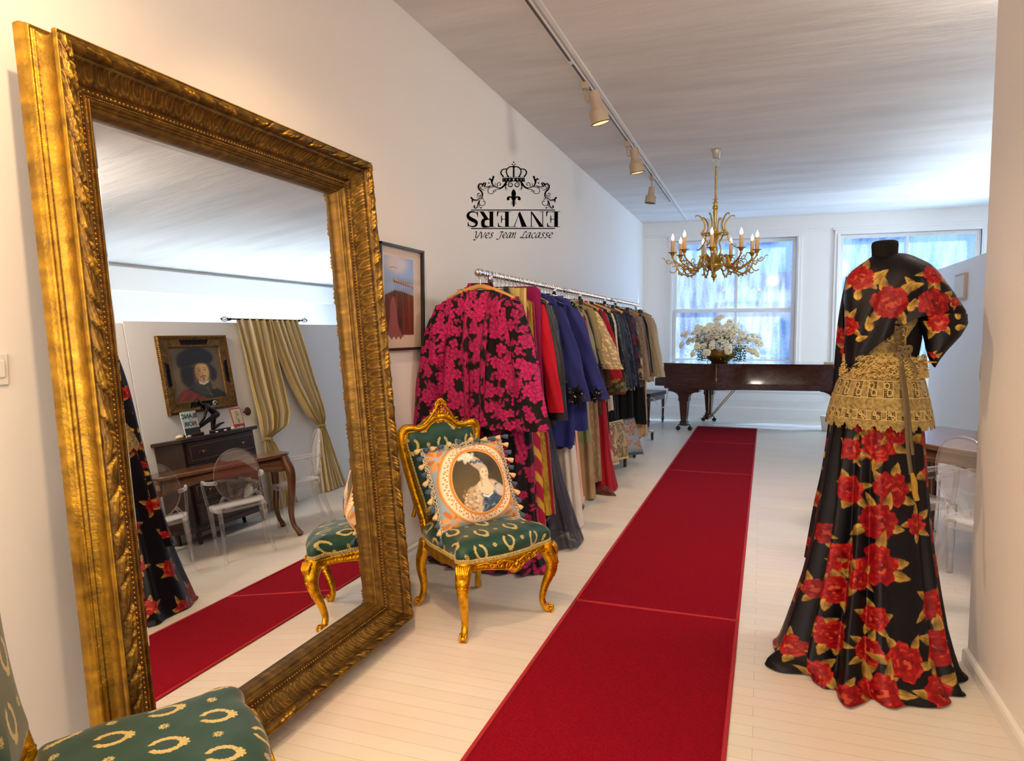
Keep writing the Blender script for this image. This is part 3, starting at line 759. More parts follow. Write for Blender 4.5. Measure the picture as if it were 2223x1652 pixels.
    seglen = np.r_[0, np.cumsum(np.linalg.norm(np.diff(np.r_[ring, ring[:1]], axis=0), axis=1))]; OO = np.r_[ring, ring[:1]]
    q = np.linspace(0, seglen[-1], 420, endpoint=False); ring = np.stack([np.interp(q, seglen, OO[:, 0]), np.interp(q, seglen, OO[:, 1])], 1)
    cc = A([0, .75]); rr = np.linspace(0, 1, 110)[:, None, None]; XZ = cc + (ring - cc)[None] * rr
    for nm, sgn, th in (('back_pad', -1, .050), ('rear_back_panel', 1, .018)):
        Y = by(XZ[..., 1]) + sgn * (.006 + th * (1 - rr[..., 0] ** 5) ** .5)
        P = np.stack([XZ[..., 0], Y, XZ[..., 1]], -1); C = wreath_pattern(XZ[..., 0].ravel(), XZ[..., 1].ravel() + .02, (20, 62, 50))
        V, F = surf(P, False, True); mk(nm, V, F, M['wreathcloth'], t, col=C)
    b = MB(); pr_ = np.r_[ring, ring[:1]]
    for sgn in (-1, 1):
        b.add(tube(np.stack([pr_[:, 0], by(pr_[:, 1]) + sgn * .012, pr_[:, 1]], 1), .007 + .0018 * np.sin(np.arange(len(pr_)) * 1.5), 6, False))
    b.build('back_braid', M['gimp'], t)
    return t
ch1 = baroque_chair('gilt chair with green wreath damask seat holding the portrait cushion', (-1.39, 3.367, 0), math.radians(60), 'gilt baroque chairs')
ch2 = dup(ch1, (-1.382, 1.222, 0), math.radians(137), 'gilt chair with empty green wreath seat, cut off at the bottom left', 'gilt baroque chairs')

# ------------------------------------------------------------------ portrait cushion with tassel fringe
M['print'] = mat('printed_cloth', (1, 1, 1), 0.7, attr=True, bump=(500, .2), sheen=.1)
M['lace'] = mat('cream_lace', lin(222, 212, 188), 0.8, noise=(200, .4), bump=(300, .6))
M['tasblue'] = mat('slate_blue_tassel', lin(70, 96, 122), 0.8, noise=(150, .3), bump=(500, .5))
M['tascream'] = mat('cream_tassel', lin(232, 205, 150), 0.8, noise=(150, .2), bump=(500, .5))
def lady_portrait(X, Y):
    """X,Y in -1..1"""
    P = Painter(X, Y, (150, 175, 190))
    for cx, cy in ((-.85, .8), (.85, .85), (-.8, -.85), (.85, -.85)):
        for k in range(9):
            a = k * .7; P.ell(cx + .15 * math.cos(a) - .1 * cx, cy + .2 * math.sin(a) - .1 * cy, .12, .045, (196, 120, 52) if k % 2 else (222, 160, 90), a, .3)
    P.ell(.02, .03, .90, 1.02, (206, 132, 56), 0, .02); P.ell(.02, .03, .87, .985, (232, 168, 88), 0, .02); P.ell(.02, .03, .85, .965, (240, 220, 190), 0, .015)
    for k in range(120):
        a = k * 2 * PI / 120; r_ = .755 + .04 * math.sin(k * 2.3); P.ell(.02 + r_ * math.cos(a), .03 + (r_ + .11) * math.sin(a), .022, .014, (186, 100, 60), a, .4)
    P.ell(.03, .03, .69, .83, (222, 150, 70), 0, .02); P.ell(.03, .03, .66, .80, (180, 100, 40), 0, .02); P.ell(.03, .03, .645, .785, (230, 170, 90), 0, .02)
    q = Painter(X, Y, (64, 58, 42)); inside = ((q.X - .03) / .615) ** 2 + ((q.Y - .03) / .755) ** 2 < 1
    v = vnoise(q.X, q.Y, 3, 8); q.C *= (.45 + 1.0 * v)[:, None]; q.ell(-.2, -.15, .5, .4, (112, 98, 62), .3, .9, .7)
    # figure
    q.poly([(-.40, -.80), (-.30, -.35), (-.12, -.10), (.10, -.02), (.35, .0), (.52, -.15), (.62, -.5), (.55, -.8)], (206, 186, 156), .03, 1, 5)
    q.poly([(-.45, -.55), (-.28, -.15), (-.10, -.12), (-.15, -.45), (-.30, -.75), (-.42, -.8)], (188, 165, 135), .03, 1, 5)
    for k in range(60): 
        a, b_ = rng.uniform(-.42, -.05), rng.uniform(-.78, -.15); q.ell(a, b_, .035, .022, [(232, 216, 190), (150, 124, 92), (172, 130, 90)][k % 3], rng.uniform(0, 3), .6, .8)
    q.poly([(.02, -.28), (.20, -.26), (.42, -.10), (.62, -.2), (.64, -.55), (.55, -.82), (.0, -.82), (.05, -.5)], (58, 84, 112), .02, 1, 5)
    for k in range(70):
        a, b_ = rng.uniform(.0, .6), rng.uniform(-.8, -.2); q.ell(a, b_, .05, .016, [(96, 126, 152), (30, 44, 66), (140, 150, 150), (40, 58, 84)][k % 4], rng.uniform(-1, 1.5), .6, .7)
    q.poly([(.36, -.22), (.50, -.12), (.62, -.25), (.60, -.42), (.44, -.40)], (206, 196, 190), .03, .95, 5)
    q.poly([(-.02, -.06), (.06, .02), (.14, .04), (.26, .0), (.38, -.10), (.34, -.26), (.16, -.34), (.02, -.24)], (236, 208, 178), .02, 1, 5)
    q.poly([(.04, -.30), (.16, -.36), (.32, -.29), (.30, -.34), (.17, -.42), (.05, -.36)], (232, 226, 212), .01)
    q.poly([(.13, -.02), (.13, .14), (.26, .14), (.28, -.02)], (232, 204, 172), .02)
    q.ell(.20, .20, .105, .15, (240, 214, 186), -.1, .08)
    q.ell(.265, .14, .035, .03, (232, 160, 140), 0, .8, .7)
    for ex in (.17, .265): q.ell(ex, .215, .022, .010, (60, 44, 36), 0, .4); q.ell(ex, .245, .028, .005, (130, 100, 76), .15, .5)
    q.line([(.232, .20), (.242, .165), (.228, .155)], .008, (200, 160, 130)); q.ell(.225, .118, .028, .010, (186, 84, 74), 0, .4)
    # hair piled high with plume
    q.poly([(.10, .16), (.08, .28), (-.02, .40), (-.10, .52), (-.06, .62), (.06, .64), (.16, .56), (.22, .44), (.29, .34), (.30, .26), (.22, .33), (.13, .28)], (190, 176, 160), .02, 1, 6)
    for k in range(18): q.line([(.11 + .01 * k, .27 + .004 * k), (-.06 + .012 * k, .56)], .007, [(226, 216, 200), (140, 124, 106)][k % 2], a=.6)
    for k in range(5): q.ell(.10 - .005 * k, .12 - .055 * k, .026, .024, (180, 164, 142), 0, .5); q.ell(.29 + .02 * k, .0 - .05 * k, .020, .022, (176, 160, 138), 0, .5)
    for k in range(46):
        a, b_ = rng.normal(-.15, .085), rng.normal(.66, .05); q.ell(a, b_, .05, .03, [(244, 240, 230), (220, 212, 196)][k % 2], rng.uniform(0, 3), .8, .7)
    for k in range(14): q.ell(-.06 + .022 * k, .50 + .03 * math.sin(k), .035, .02, [(70, 92, 120), (36, 50, 72), (120, 140, 160)][k % 3], k, .5)
    P.C[inside] = q.C[inside]
    P.C *= (.94 + .12 * vnoise(P.X, P.Y, 60, 2))[:, None]
    return P.C
def cushion():
    hw, hh = .225, .215
    t = thing('portrait_cushion', 'fringed cushion printed with an oval portrait of a lady, leaning on the gilt chair', 'cushion', (0, 0, 0))
    n = 300; u = np.linspace(-1, 1, n); U, V = np.meshgrid(u, u, indexing='ij')
    pin = 1 - .045 * (1 - V ** 2) * 1.0; pin2 = 1 - .045 * (1 - U ** 2)
    X = U * hw * pin; Z = V * hh * pin2; th = .075 * ((1 - U ** 4) * (1 - V ** 4)) ** .55
    wr = .0015 * np.sin(U * 14 + V * 6) * (np.abs(U) + np.abs(V)) / 2
    V_, F_ = surf(np.stack([X, -th + wr, Z], -1)); mk('front', V_, F_, M['print'], t, col=lady_portrait(U.ravel() * .90, V.ravel() * .96))
    V_, F_ = surf(np.stack([X, th, Z], -1)[::4, ::4]); mk('back', V_, F_, M['tasblue'], t)
    b = MB(); edge = [(-1 + 2 * k / 90, -1) for k in range(90)] + [(1, -1 + 2 * k / 90) for k in range(90)] + [(1 - 2 * k / 90, 1) for k in range(90)] + [(-1, 1 - 2 * k / 90) for k in range(90)]
    E = A([(a * hw * (1 - .045 * (1 - c * c)), 0, c * hh * (1 - .045 * (1 - a * a))) for a, c in edge])
    nr = E / np.linalg.norm(E, axis=1, keepdims=True); k = np.arange(len(E))
    for ro, am, fr, rd in ((.004, .003, 1.2, .004), (.013, .006, .9, .0035), (.020, .006, 1.7, .003), (.026, .004, 2.4, .0026)):
        pth = E + nr * (ro + am * np.sin(k * fr))[:, None] + A([0, 1, 0]) * (.005 * np.sin(k * 1.9))[:, None]; b.add(tube(np.r_[pth, pth[:1]], rd, 5, False))
    b.build('lace_edging', M['lace'], t)
    tm = MB(); tm.add(lathe([(.001, 0), (.004, -.001), (.006, -.006), (.004, -.010), (.009, -.016), (.013, -.028), (.014, -.040), (.003, -.042)], 8)); n_t = 44
    meshes = {}
    for i in range(n_t):
        j = int(i * 360 / n_t); key = 'c' if i % 2 else 'b'
        if key not in meshes:
            o = tm.build('tassel', M['tascream'] if key == 'c' else M['tasblue'], t); meshes[key] = o
        else:
            o = meshes[key].copy(); S.collection.objects.link(o); o.parent = t
        p = E[j] + nr[j] * .022; o.location = (p[0], p[1] - .006, p[2])
        if key == 'b': o['label'] = 'slate blue tassel'
        d = Vector((nr[j][0] * .8, -.25, nr[j][2] * .8 - .75)); o.rotation_euler = d.to_track_quat('-Z', 'Y').to_euler(); o.scale = (1, 1, random.uniform(.85, 1.15))
    return t
cu = cushion()
th = math.radians(60); Rw = Matrix.Rotation(th, 3, 'Z')
pc = Vector((-1.39, 3.367, 0)) + Rw @ Vector((.0, .045, 0)); cu.location = (pc.x, pc.y, .668)
cu.rotation_euler = (Matrix.Rotation(th - .16, 3, 'Z') @ Matrix.Rotation(math.radians(-22), 3, 'X') @ Matrix.Rotation(math.radians(-4), 3, 'Y')).to_euler()
# ================================================================== RIGHT-HAND SIDE: TABLE, CLEAR CHAIRS, COMMODE, PAINTING, DRAPES
XP = 2.20
M['walnut'] = mat('polished_walnut', lin(96, 58, 30), 0.22, noise=(5, .45, (1, 9, 1)), coat=.4)
M['darkwood'] = mat('dark_marquetry_wood', lin(48, 26, 18), 0.35, noise=(6, .4, (6, 1, 1)), coat=.2)
M['inlay'] = mat('pale_inlay', lin(120, 88, 52), 0.4)
def table():
    th = math.atan2(-.76, .65); L, Wd, H = 1.15, .80, .78
    t = thing('dining_table', 'polished walnut table with cabriole legs, ringed by clear plastic chairs', 'table', (.6, 5.4, 0), th)
    # local: x along the near edge, y across
    o = []
    for k in range(96):
        a = k / 96 * 2 * PI; cx, cy = np.sign(math.cos(a)) * abs(math.cos(a)) ** .28, np.sign(math.sin(a)) * abs(math.sin(a)) ** .28
        o.append((L / 2 + (L / 2 + .03) * cx * (1 + .012 * math.cos(4 * a)), Wd / 2 + (Wd / 2 + .03) * cy * (1 - .010 * math.cos(4 * a))))
    o = A(o); c = A([L / 2, Wd / 2])
    P = np.stack([np.c_[c + (o - c) * g, np.full(96, z)] for g, z in ((0.0, H), (.9, H), (.985, H), (1, H - .006), (1.0, H - .016), (.985, H - .024), (.97, H - .034), (.6, H - .034), (0, H - .034))])
    V, F = surf(P, False, True); mk('tabletop', V, F, M['walnut'], t)
    b = MB()
    for x0, y0, x1, y1 in ((.04, .04, L - .04, .04), (.04, Wd - .04, L - .04, Wd - .04), (.04, .04, .04, Wd - .04), (L - .04, .04, L - .04, Wd - .04)):
        n = 40; f = np.linspace(0, 1, n); X = x0 + (x1 - x0) * f; Y = y0 + (y1 - y0) * f
        lw = H - .11 - .045 * np.cos(f * 4 * PI) * 0 - .055 * np.abs(np.cos(f * PI)) ** 4
        nx, ny = (0, .012) if y0 == y1 else (.012, 0)
        P = np.stack([np.stack([X - nx, Y - ny, np.full(n, H - .03)], 1), np.stack([X - nx, Y - ny, lw], 1), np.stack([X + nx, Y + ny, lw], 1), np.stack([X + nx, Y + ny, np.full(n, H - .03)], 1)])
        b.add(surf(P, True, False))
        mid = cr(A([(X[0], Y[0], lw[0] + .01), (X[n // 3], Y[n // 3], lw[n // 3] + .012), (X[n // 2], Y[n // 2], lw[n // 2] + .004), (X[2 * n // 3], Y[2 * n // 3], lw[2 * n // 3] + .012), (X[-1], Y[-1], lw[-1] + .01)]), 8)
        b.add(tube(mid, .013, 6))
    b.build('apron', M['walnut'], t)
    for sx, sy in ((0, 0), (1, 0), (0, 1), (1, 1)):
        ox, oy = (-1 if sx == 0 else 1), (-1 if sy == 0 else 1); x, y = (.04 if sx == 0 else L - .04), (.04 if sy == 0 else Wd - .04)
        k = cr(A([(0, 0, H - .03), (.012, .012, H - .09), (.030, .030, H - .17), (.028, .028, H - .26), (.008, .008, H - .42), (-.016, -.016, H - .56), (-.012, -.012, H - .67), (.012, .012, .05), (.026, .026, .012)]) * A([ox, oy, 1]) + A([x, y, 0]), 7)
        r = np.interp(np.linspace(0, 1, len(k)), [0, .15, .3, .5, .75, .9, 1], [.040, .045, .042, .032, .022, .026, .032])
        b = MB(); b.add(tube(k, r, 12, up=(ox, oy, 0)))
        b.add(ball(.030, (x + ox * .024, y + oy * .024, .022), 8, (1, 1, .7))); lg = b.build('leg', M['walnut'], t)
        b = MB()
        for kk in range(5):
            a = kk * 1.25; b.add(ball(.018, (x + ox * .035 + .02 * math.cos(a) * oy, y + oy * .035 - .02 * math.cos(a) * ox, H - .14 + .03 * math.sin(a)), 7, (.8, .8, 1.1)))
        for kk in range(5): b.add(ball(.014, (x + ox * (.035 - .006 * kk), y + oy * (.035 - .006 * kk), H - .19 - .022 * kk), 6, (.8, .8, 1.3)))
        b.build('leg_carving', M['walnut'], lg)
    return t
table()

# clear plastic chairs
def acrylic_material():
    m = bpy.data.materials.new('clear_acrylic'); m.use_nodes = True; nt = m.node_tree; N = nt.nodes; L = nt.links; N.clear()
    out = N.new('ShaderNodeOutputMaterial'); tr = N.new('ShaderNodeBsdfTransparent'); tr.inputs[0].default_value = (.955, .95, .955, 1)
    gl = N.new('ShaderNodeBsdfGlossy'); gl.inputs['Roughness'].default_value = .05; lw = N.new('ShaderNodeLayerWeight'); lw.inputs['Blend'].default_value = .62
    pw = N.new('ShaderNodeMath'); pw.operation = 'POWER'; pw.inputs[1].default_value = 1.15; L.new(lw.outputs['Fresnel'], pw.inputs[0])
    mx = N.new('ShaderNodeMixShader'); ge = N.new('ShaderNodeNewGeometry'); bf = N.new('ShaderNodeMath'); bf.operation = 'SUBTRACT'; bf.inputs[0].default_value = 1; L.new(ge.outputs['Backfacing'], bf.inputs[1]); ml = N.new('ShaderNodeMath'); ml.operation = 'MULTIPLY'; L.new(pw.outputs[0], ml.inputs[0]); L.new(bf.outputs[0], ml.inputs[1]); L.new(ml.outputs[0], mx.inputs[0]); L.new(tr.outputs[0], mx.inputs[1]); L.new(gl.outputs[0], mx.inputs[2]); df = N.new('ShaderNodeBsdfDiffuse'); df.inputs[0].default_value = (.95, .95, .97, 1); lf = N.new('ShaderNodeLayerWeight'); lf.inputs['Blend'].default_value = .5; p2 = N.new('ShaderNodeMath'); p2.operation = 'POWER'; p2.inputs[1].default_value = 2.2; L.new(lf.outputs['Facing'], p2.inputs[0]); p3 = N.new('ShaderNodeMath'); p3.operation = 'MULTIPLY_ADD'; p3.inputs[1].default_value = .38; p3.inputs[2].default_value = .018; L.new(p2.outputs[0], p3.inputs[0]); m3 = N.new('ShaderNodeMixShader'); L.new(p3.outputs[0], m3.inputs[0]); L.new(mx.outputs[0], m3.inputs[1]); L.new(df.outputs[0], m3.inputs[2]); L.new(m3.outputs[0], out.inputs[0]); return m  # white diffuse mixed in at grazing edges stands for the plastic's highlights
M['acrylic'] = acrylic_material()
def sq_tube(path, w, d):
    P = A(path); n = len(P); c = A([(-1, -1), (1, -1), (1, 1), (-1, 1)]); w = np.broadcast_to(A(w), (n,)); d = np.broadcast_to(A(d), (n,))
    V = P[:, None] + np.concatenate([c[None] * np.stack([w, d], 1)[:, None] / 2, np.zeros((n, 4, 1))], -1)
    return V.reshape(-1, 3), [gridfaces(n, 4, False, True), [[0, 3, 2, 1]], (n - 1) * 4 + A([[0, 1, 2, 3]]).astype(int)]
def clear_chair(label, loc, rotz):
    t = thing('clear_armchair', label, 'chair', loc, rotz, 'clear plastic armchairs'); m = M['acrylic']
    o = []
    for k in range(64):
        a = k / 64 * 2 * PI; cx, cy = np.sign(math.cos(a)) * abs(math.cos(a)) ** .4, np.sign(math.sin(a)) * abs(math.sin(a)) ** .4
        w = .235 - .04 * (cy + 1) / 2; o.append((w * cx, .215 * cy))
    o = A(o); P = np.stack([np.c_[o * g, np.full(64, z)] for g, z in ((.0, .448), (.85, .447), (.97, .452), (1, .448), (1, .405), (.96, .405), (.955, .438), (.85, .437), (0, .438))])
    V, F = surf(P, False, True); mk('seat', V, F, m, t)
    by = lambda z: .215 + (z - .46) * .20
    n = 64; a = np.linspace(0, 2 * PI, n, endpoint=False); ring = np.stack([.185 * np.cos(a), .70 + .228 * np.sin(a)], 1)
    V = []; prof = [(.0, -.004), (.90, -.004), (.94, -.011), (1.0, -.011), (1.0, .011), (.94, .011), (.90, .004), (0, .004)]
    P = np.stack([np.stack([ring[:, 0] * g, by(.70 + (ring[:, 1] - .70) * g) + d - .03 * (1 - (ring[:, 0] * g / .185) ** 2) * 0 + .02 * (ring[:, 0] * g / .2) ** 2 * -1, .70 + (ring[:, 1] - .70) * g], 1) for g, d in prof])
    V, F = surf(P, False, True); mk('backrest', V, F, m, t)
    for s in (-1, 1):
        mk('back_post', *tube([(s * .175, .20, .43), (s * .155, .222, .50), (s * .13, by(.53), .535)], .014, 8), m, t)
        k = cr(A([(s * .225, -.17, .43), (s * .238, -.175, .55), (s * .245, -.165, .645), (s * .245, -.10, .668), (s * .238, .05, .665), (s * .215, .17, .665), (s * .172, by(.665) + .0, .665)]), 6)
        mk('armrest', *tube(k, .0135, 8, flat=(1.2, .9)), m, t)
        mk('leg', *sq_tube([(s * .215, -.185, .43), (s * .212, -.190, .2), (s * .208, -.195, 0)], [.040, .032, .026], [.040, .032, .026]), m, t)
        mk('leg', *sq_tube([(s * .178, .195, .43), (s * .180, .205, .28), (s * .186, .235, .12), (s * .195, .265, 0)], [.036, .032, .028, .025], [.036, .032, .028, .025]), m, t)
    return t
cA = clear_chair('clear oval-backed armchair pulled up to the long near edge of the walnut table', (.83, 4.91, 0), math.radians(130.6))
dup(cA, (1.235, 4.435, 0), math.radians(130.6), 'clear armchair at the near table edge, half hidden by the dress in the mirror')
dup(cA, (.95, 5.88, 0), math.radians(40.5), 'clear armchair at the end of the table nearest the striped curtain')

# commode against the partition
def commode():
    x0, x1, y0, y1, H = 1.79, XP - .01, 5.36, 6.44, 1.06
    t = thing('commode', 'tall dark inlaid commode standing under the portrait painting', 'cabinet', (0, 0, 0)); w = M['darkwood']
    b = MB(); b.add(box(x0 + .03, y0 + .03, .14, x1, y1 - .03, H - .04, .006)); b.add(box(x0 + .01, y0 + .01, .12, x1, y1 - .01, .17, .008)); b.build('body', w, t, smooth=False)
    mk('top', *box(x0 - .01, y0 - .01, H - .04, x1, y1 + .01, H, .010), w, t, smooth=False)
    zs = [(.80, 1.0), (.62, .785), (.42, .60), (.19, .40)]
    for a, c in zs:
        b = MB(); b.add(box(x0 + .008, y0 + .06, a, x0 + .04, y1 - .06, c, .006)); d = b.build('drawer', w, t, smooth=False)
        b = MB()
        for q in ((y0 + .09, a + .025, y1 - .09, a + .029), (y0 + .09, c - .029, y1 - .09, c - .025)): b.add(box(x0 + .003, q[0], q[1], x0 + .010, q[2], q[3]))
        for yy in (y0 + .09, y1 - .094): b.add(box(x0 + .003, yy, a + .025, x0 + .010, yy + .004, c - .025))
        for yy in (y0 + .25, y1 - .25):
            for sg in (-1, 1):
                b.add(tube(cr([(x0 + .002, yy, (a + c) / 2), (x0 + .002, yy + sg * .03, (a + c) / 2 + .014), (x0 + .002, yy + sg * .055, (a + c) / 2 - .006)], 5), .003, 5))
        b.build('inlay', M['inlay'], d)
        for yy in (y0 + .25, y1 - .25):
            b = MB(); b.add(ball(.012, (x0 - .004, yy, (a + c) / 2), 8)); b.build('knob', M['brass'], d)
    for yy in (y0 + .07, y1 - .07):
        for xx in (x0 + .07, x1 - .06): mk('foot', *tube([(xx, yy, .15), (xx - .01, yy, .08), (xx - .02, yy, 0)], [.035, .022, .018], 8), w, t)
commode()

# bronze crouching figure with a shell on its hands, on a wood base
M['bronze'] = mat('dark_bronze', lin(34, 26, 24), 0.32, 0.6, noise=(12, .3))
M['silverpaper'] = mat('pale_shell', lin(190, 190, 186), 0.4, noise=(40, .3))
XS = 1.99
def statue():
    t = thing('bronze_figurine', 'dark bronze figurine of a bending figure on the commode', 'statue', (XS, 5.95, 1.06))
    # skeleton through a Skin modifier, baked as one body
    pts = {'pel': (.13, .205), 'waist': (.07, .255), 'chest': (0, .29), 'neck': (-.05, .318), 'head': (-.095, .345)}
    V = [(0, .13, .205), (0, .065, .258), (0, 0, .295), (0, -.045, .318), (0, -.092, .346),
         (-.035, -.01, .285), (-.045, -.09, .17), (-.035, -.175, .10), (-.03, -.20, .09),
         (.035, -.01, .285), (.055, .05, .30), (.045, .12, .315), (.04, .155, .32),
         (-.03, .12, .19), (-.035, -.05, .135), (-.035, -.16, .085), (-.035, -.215, .075),
         (.03, .13, .19), (.03, .09, .05), (.03, .205, .085), (.03, .265, .095)]
    E_ = [(0, 1), (1, 2), (2, 3), (3, 4), (2, 5), (5, 6), (6, 7), (7, 8), (2, 9), (9, 10), (10, 11), (11, 12), (0, 13), (13, 14), (14, 15), (15, 16), (0, 17), (17, 18), (18, 19), (19, 20)]
    R = [.035, .030, .038, .016, .030, .018, .013, .010, .008, .018, .013, .010, .010, .030, .022, .013, .009, .030, .022, .014, .008]
    b = MB()
    for a, c in E_:
        n = 8; f = np.linspace(0, 1, n)[:, None]; P = A(V[a]) * (1 - f) + A(V[c]) * f; b.add(tube(P, np.linspace(R[a], R[c], n) * (1 + .08 * np.sin(np.linspace(0, PI, n))), 10))
    for v, r in zip(V, R): b.add(ball(r * 1.01, v, 10))
    o = b.build('body', M['bronze'], t)
    m = o.modifiers.new('merge', 'REMESH'); m.mode = 'VOXEL'; m.voxel_size = .004; m.use_smooth_shade = True
    b = MB(); b.add(ball(.033, (0, -.094, .352), 10, (1, 1.05, .9))); b.build('hair', M['bronze'], t)
    b = MB()
    for k in range(3):
        p = spiral((.18, .315), .032 - .007 * k, 1.2, k, 1, y=0); b.add(tube(np.stack([.03 + .006 * k + 0 * p[:, 0], p[:, 0], p[:, 2]], 1), .006, 6))
    b.add(ball(.02, (.03, .135, .25), 8)); b.build('shell', M['silverpaper'], t)
    mk('base', *box(-.07, -.31, 0, .07, .25, .035, .008), M['darkwood'], t, smooth=False)
statue()
M['paper'] = mat('white_paper', lin(226, 222, 212), .7)
M['bookblue'] = mat('pale_blue_cover', lin(176, 205, 205), .5); M['bookdark'] = mat('dark_cover', lin(38, 38, 44), .5)
M['redcard'] = mat('red_card', lin(186, 40, 52), .5); M['creampaper'] = mat('cream_paper', lin(216, 204, 168), .7)
def text(name, s, size, mtl, parent, loc, rot, ext=.0006, bold=0):
    cu_ = bpy.data.curves.new(name, 'FONT'); cu_.body = s; cu_.size = size; cu_.extrude = ext; cu_.offset = bold; cu_.align_x = 'CENTER'; cu_.align_y = 'CENTER'
    tmp = bpy.data.objects.new('tmp', cu_); S.collection.objects.link(tmp); bpy.context.view_layer.update()
    me = bpy.data.meshes.new_from_object(tmp.evaluated_get(bpy.context.evaluated_depsgraph_get())); bpy.data.objects.remove(tmp)
    o = bpy.data.objects.new(name, me); S.collection.objects.link(o); me.materials.clear(); me.materials.append(mtl); o.parent = parent; o.location = loc; o.rotation_euler = rot; return o
bk = thing('standing_book', 'pale blue and black paperback standing upright at the left of the figurine', 'book', (1.93, 5.672, 1.06))
bk.rotation_euler = (0, .12, 0)
mk('pages', *box(.001, -.095, .002, .016, .095, .268), M['paper'], bk, smooth=False)
mk('cover', *box(-.002, -.10, 0, .001, .10, .27), M['bookdark'], bk, smooth=False)
mk('cover_panel', *box(-.0026, -.10, .095, -.002, .02, .27), M['bookblue'], bk, smooth=False)
mk('cover_panel', *box(-.0026, .02, .095, -.002, .10, .27), M['silverpaper'], bk, smooth=False)
rt = (PI / 2, 0, -PI / 2)
text('cover_text', 'BLANC', .066, M['black'], bk, (-.0034, 0, .218), rt, bold=.0012)
text('cover_text', 'NOIR', .066, M['black'], bk, (-.0034, -.008, .135), rt, bold=.0012)
text('cover_text', 'ET', .022, M['black'], bk, (-.0034, .0, .176), rt)
kb = thing('name_card', 'tiny white card tucked between the book and the figurine base', 'card', (1.885, 5.80, 1.06)); mk('card', *box(0, -.035, 0, .002, .035, .045), M['paper'], kb, smooth=False)
cdh = thing('framed_card', 'red-bordered card with a figure drawing on a small black easel', 'picture', (1.97, 6.395, 1.06)); cdh.rotation_euler = (0, .15, 0)
mk('mount', *box(0, -.085, .02, .004, .085, .235), M['redcard'], cdh, smooth=False)
mk('sheet', *box(-.002, -.073, .050, 0, .073, .222), M['creampaper'], cdh, smooth=False)
b = MB()
for p in ([(0, .15), (.01, .18), (.0, .20), (-.02, .19), (0, .15)], [(0, .15), (.02, .12), (-.005, .10), (.01, .07)], [(0, .145), (-.03, .15), (-.045, .18)], [(.0, .11), (-.02, .085), (0, .06)]):
    b.add(tube([(-.003, -y, z) for y, z in cr(p, 4)], .0016, 5))
b.build('drawing', M['bookdark'], cdh)
b = MB()
for s in (-1, 1): b.add(tube(cr([(-.03, s * .04, .03), (-.025, s * .04, .004), (.02, s * .04, .006), (.01, s * .03, .12)], 5), .005, 6))
b.build('easel', M['ironblack'], cdh)
SH = [(5.47, 1.92, .036, 'largest pale seashell, at the left end of the commode top'), (5.545, 1.87, .022, 'small seashell between the largest shell and the standing book'), (5.90, 1.845, .014, 'tiny pale shell before the figurine, nearest the white card'),
      (6.02, 1.84, .017, 'small grey shell before the middle of the figurine base'), (6.14, 1.845, .024, 'yellowish seashell before the right end of the figurine base'), (6.28, 1.86, .018, 'pale shell lying before the red-bordered card')]
for k, (yy, xx, r_, lab) in enumerate(SH):
    o = mk('seashell', *ball(r_, (0, 0, r_ * .6), 8, (1.2, 1, .62)), M['silverpaper'] if k % 2 else M['creampaper']); o.location = (xx, yy, 1.06); o.rotation_euler = (0, 0, k)
    tag(o, lab, 'shell', 'seashells on the commode')

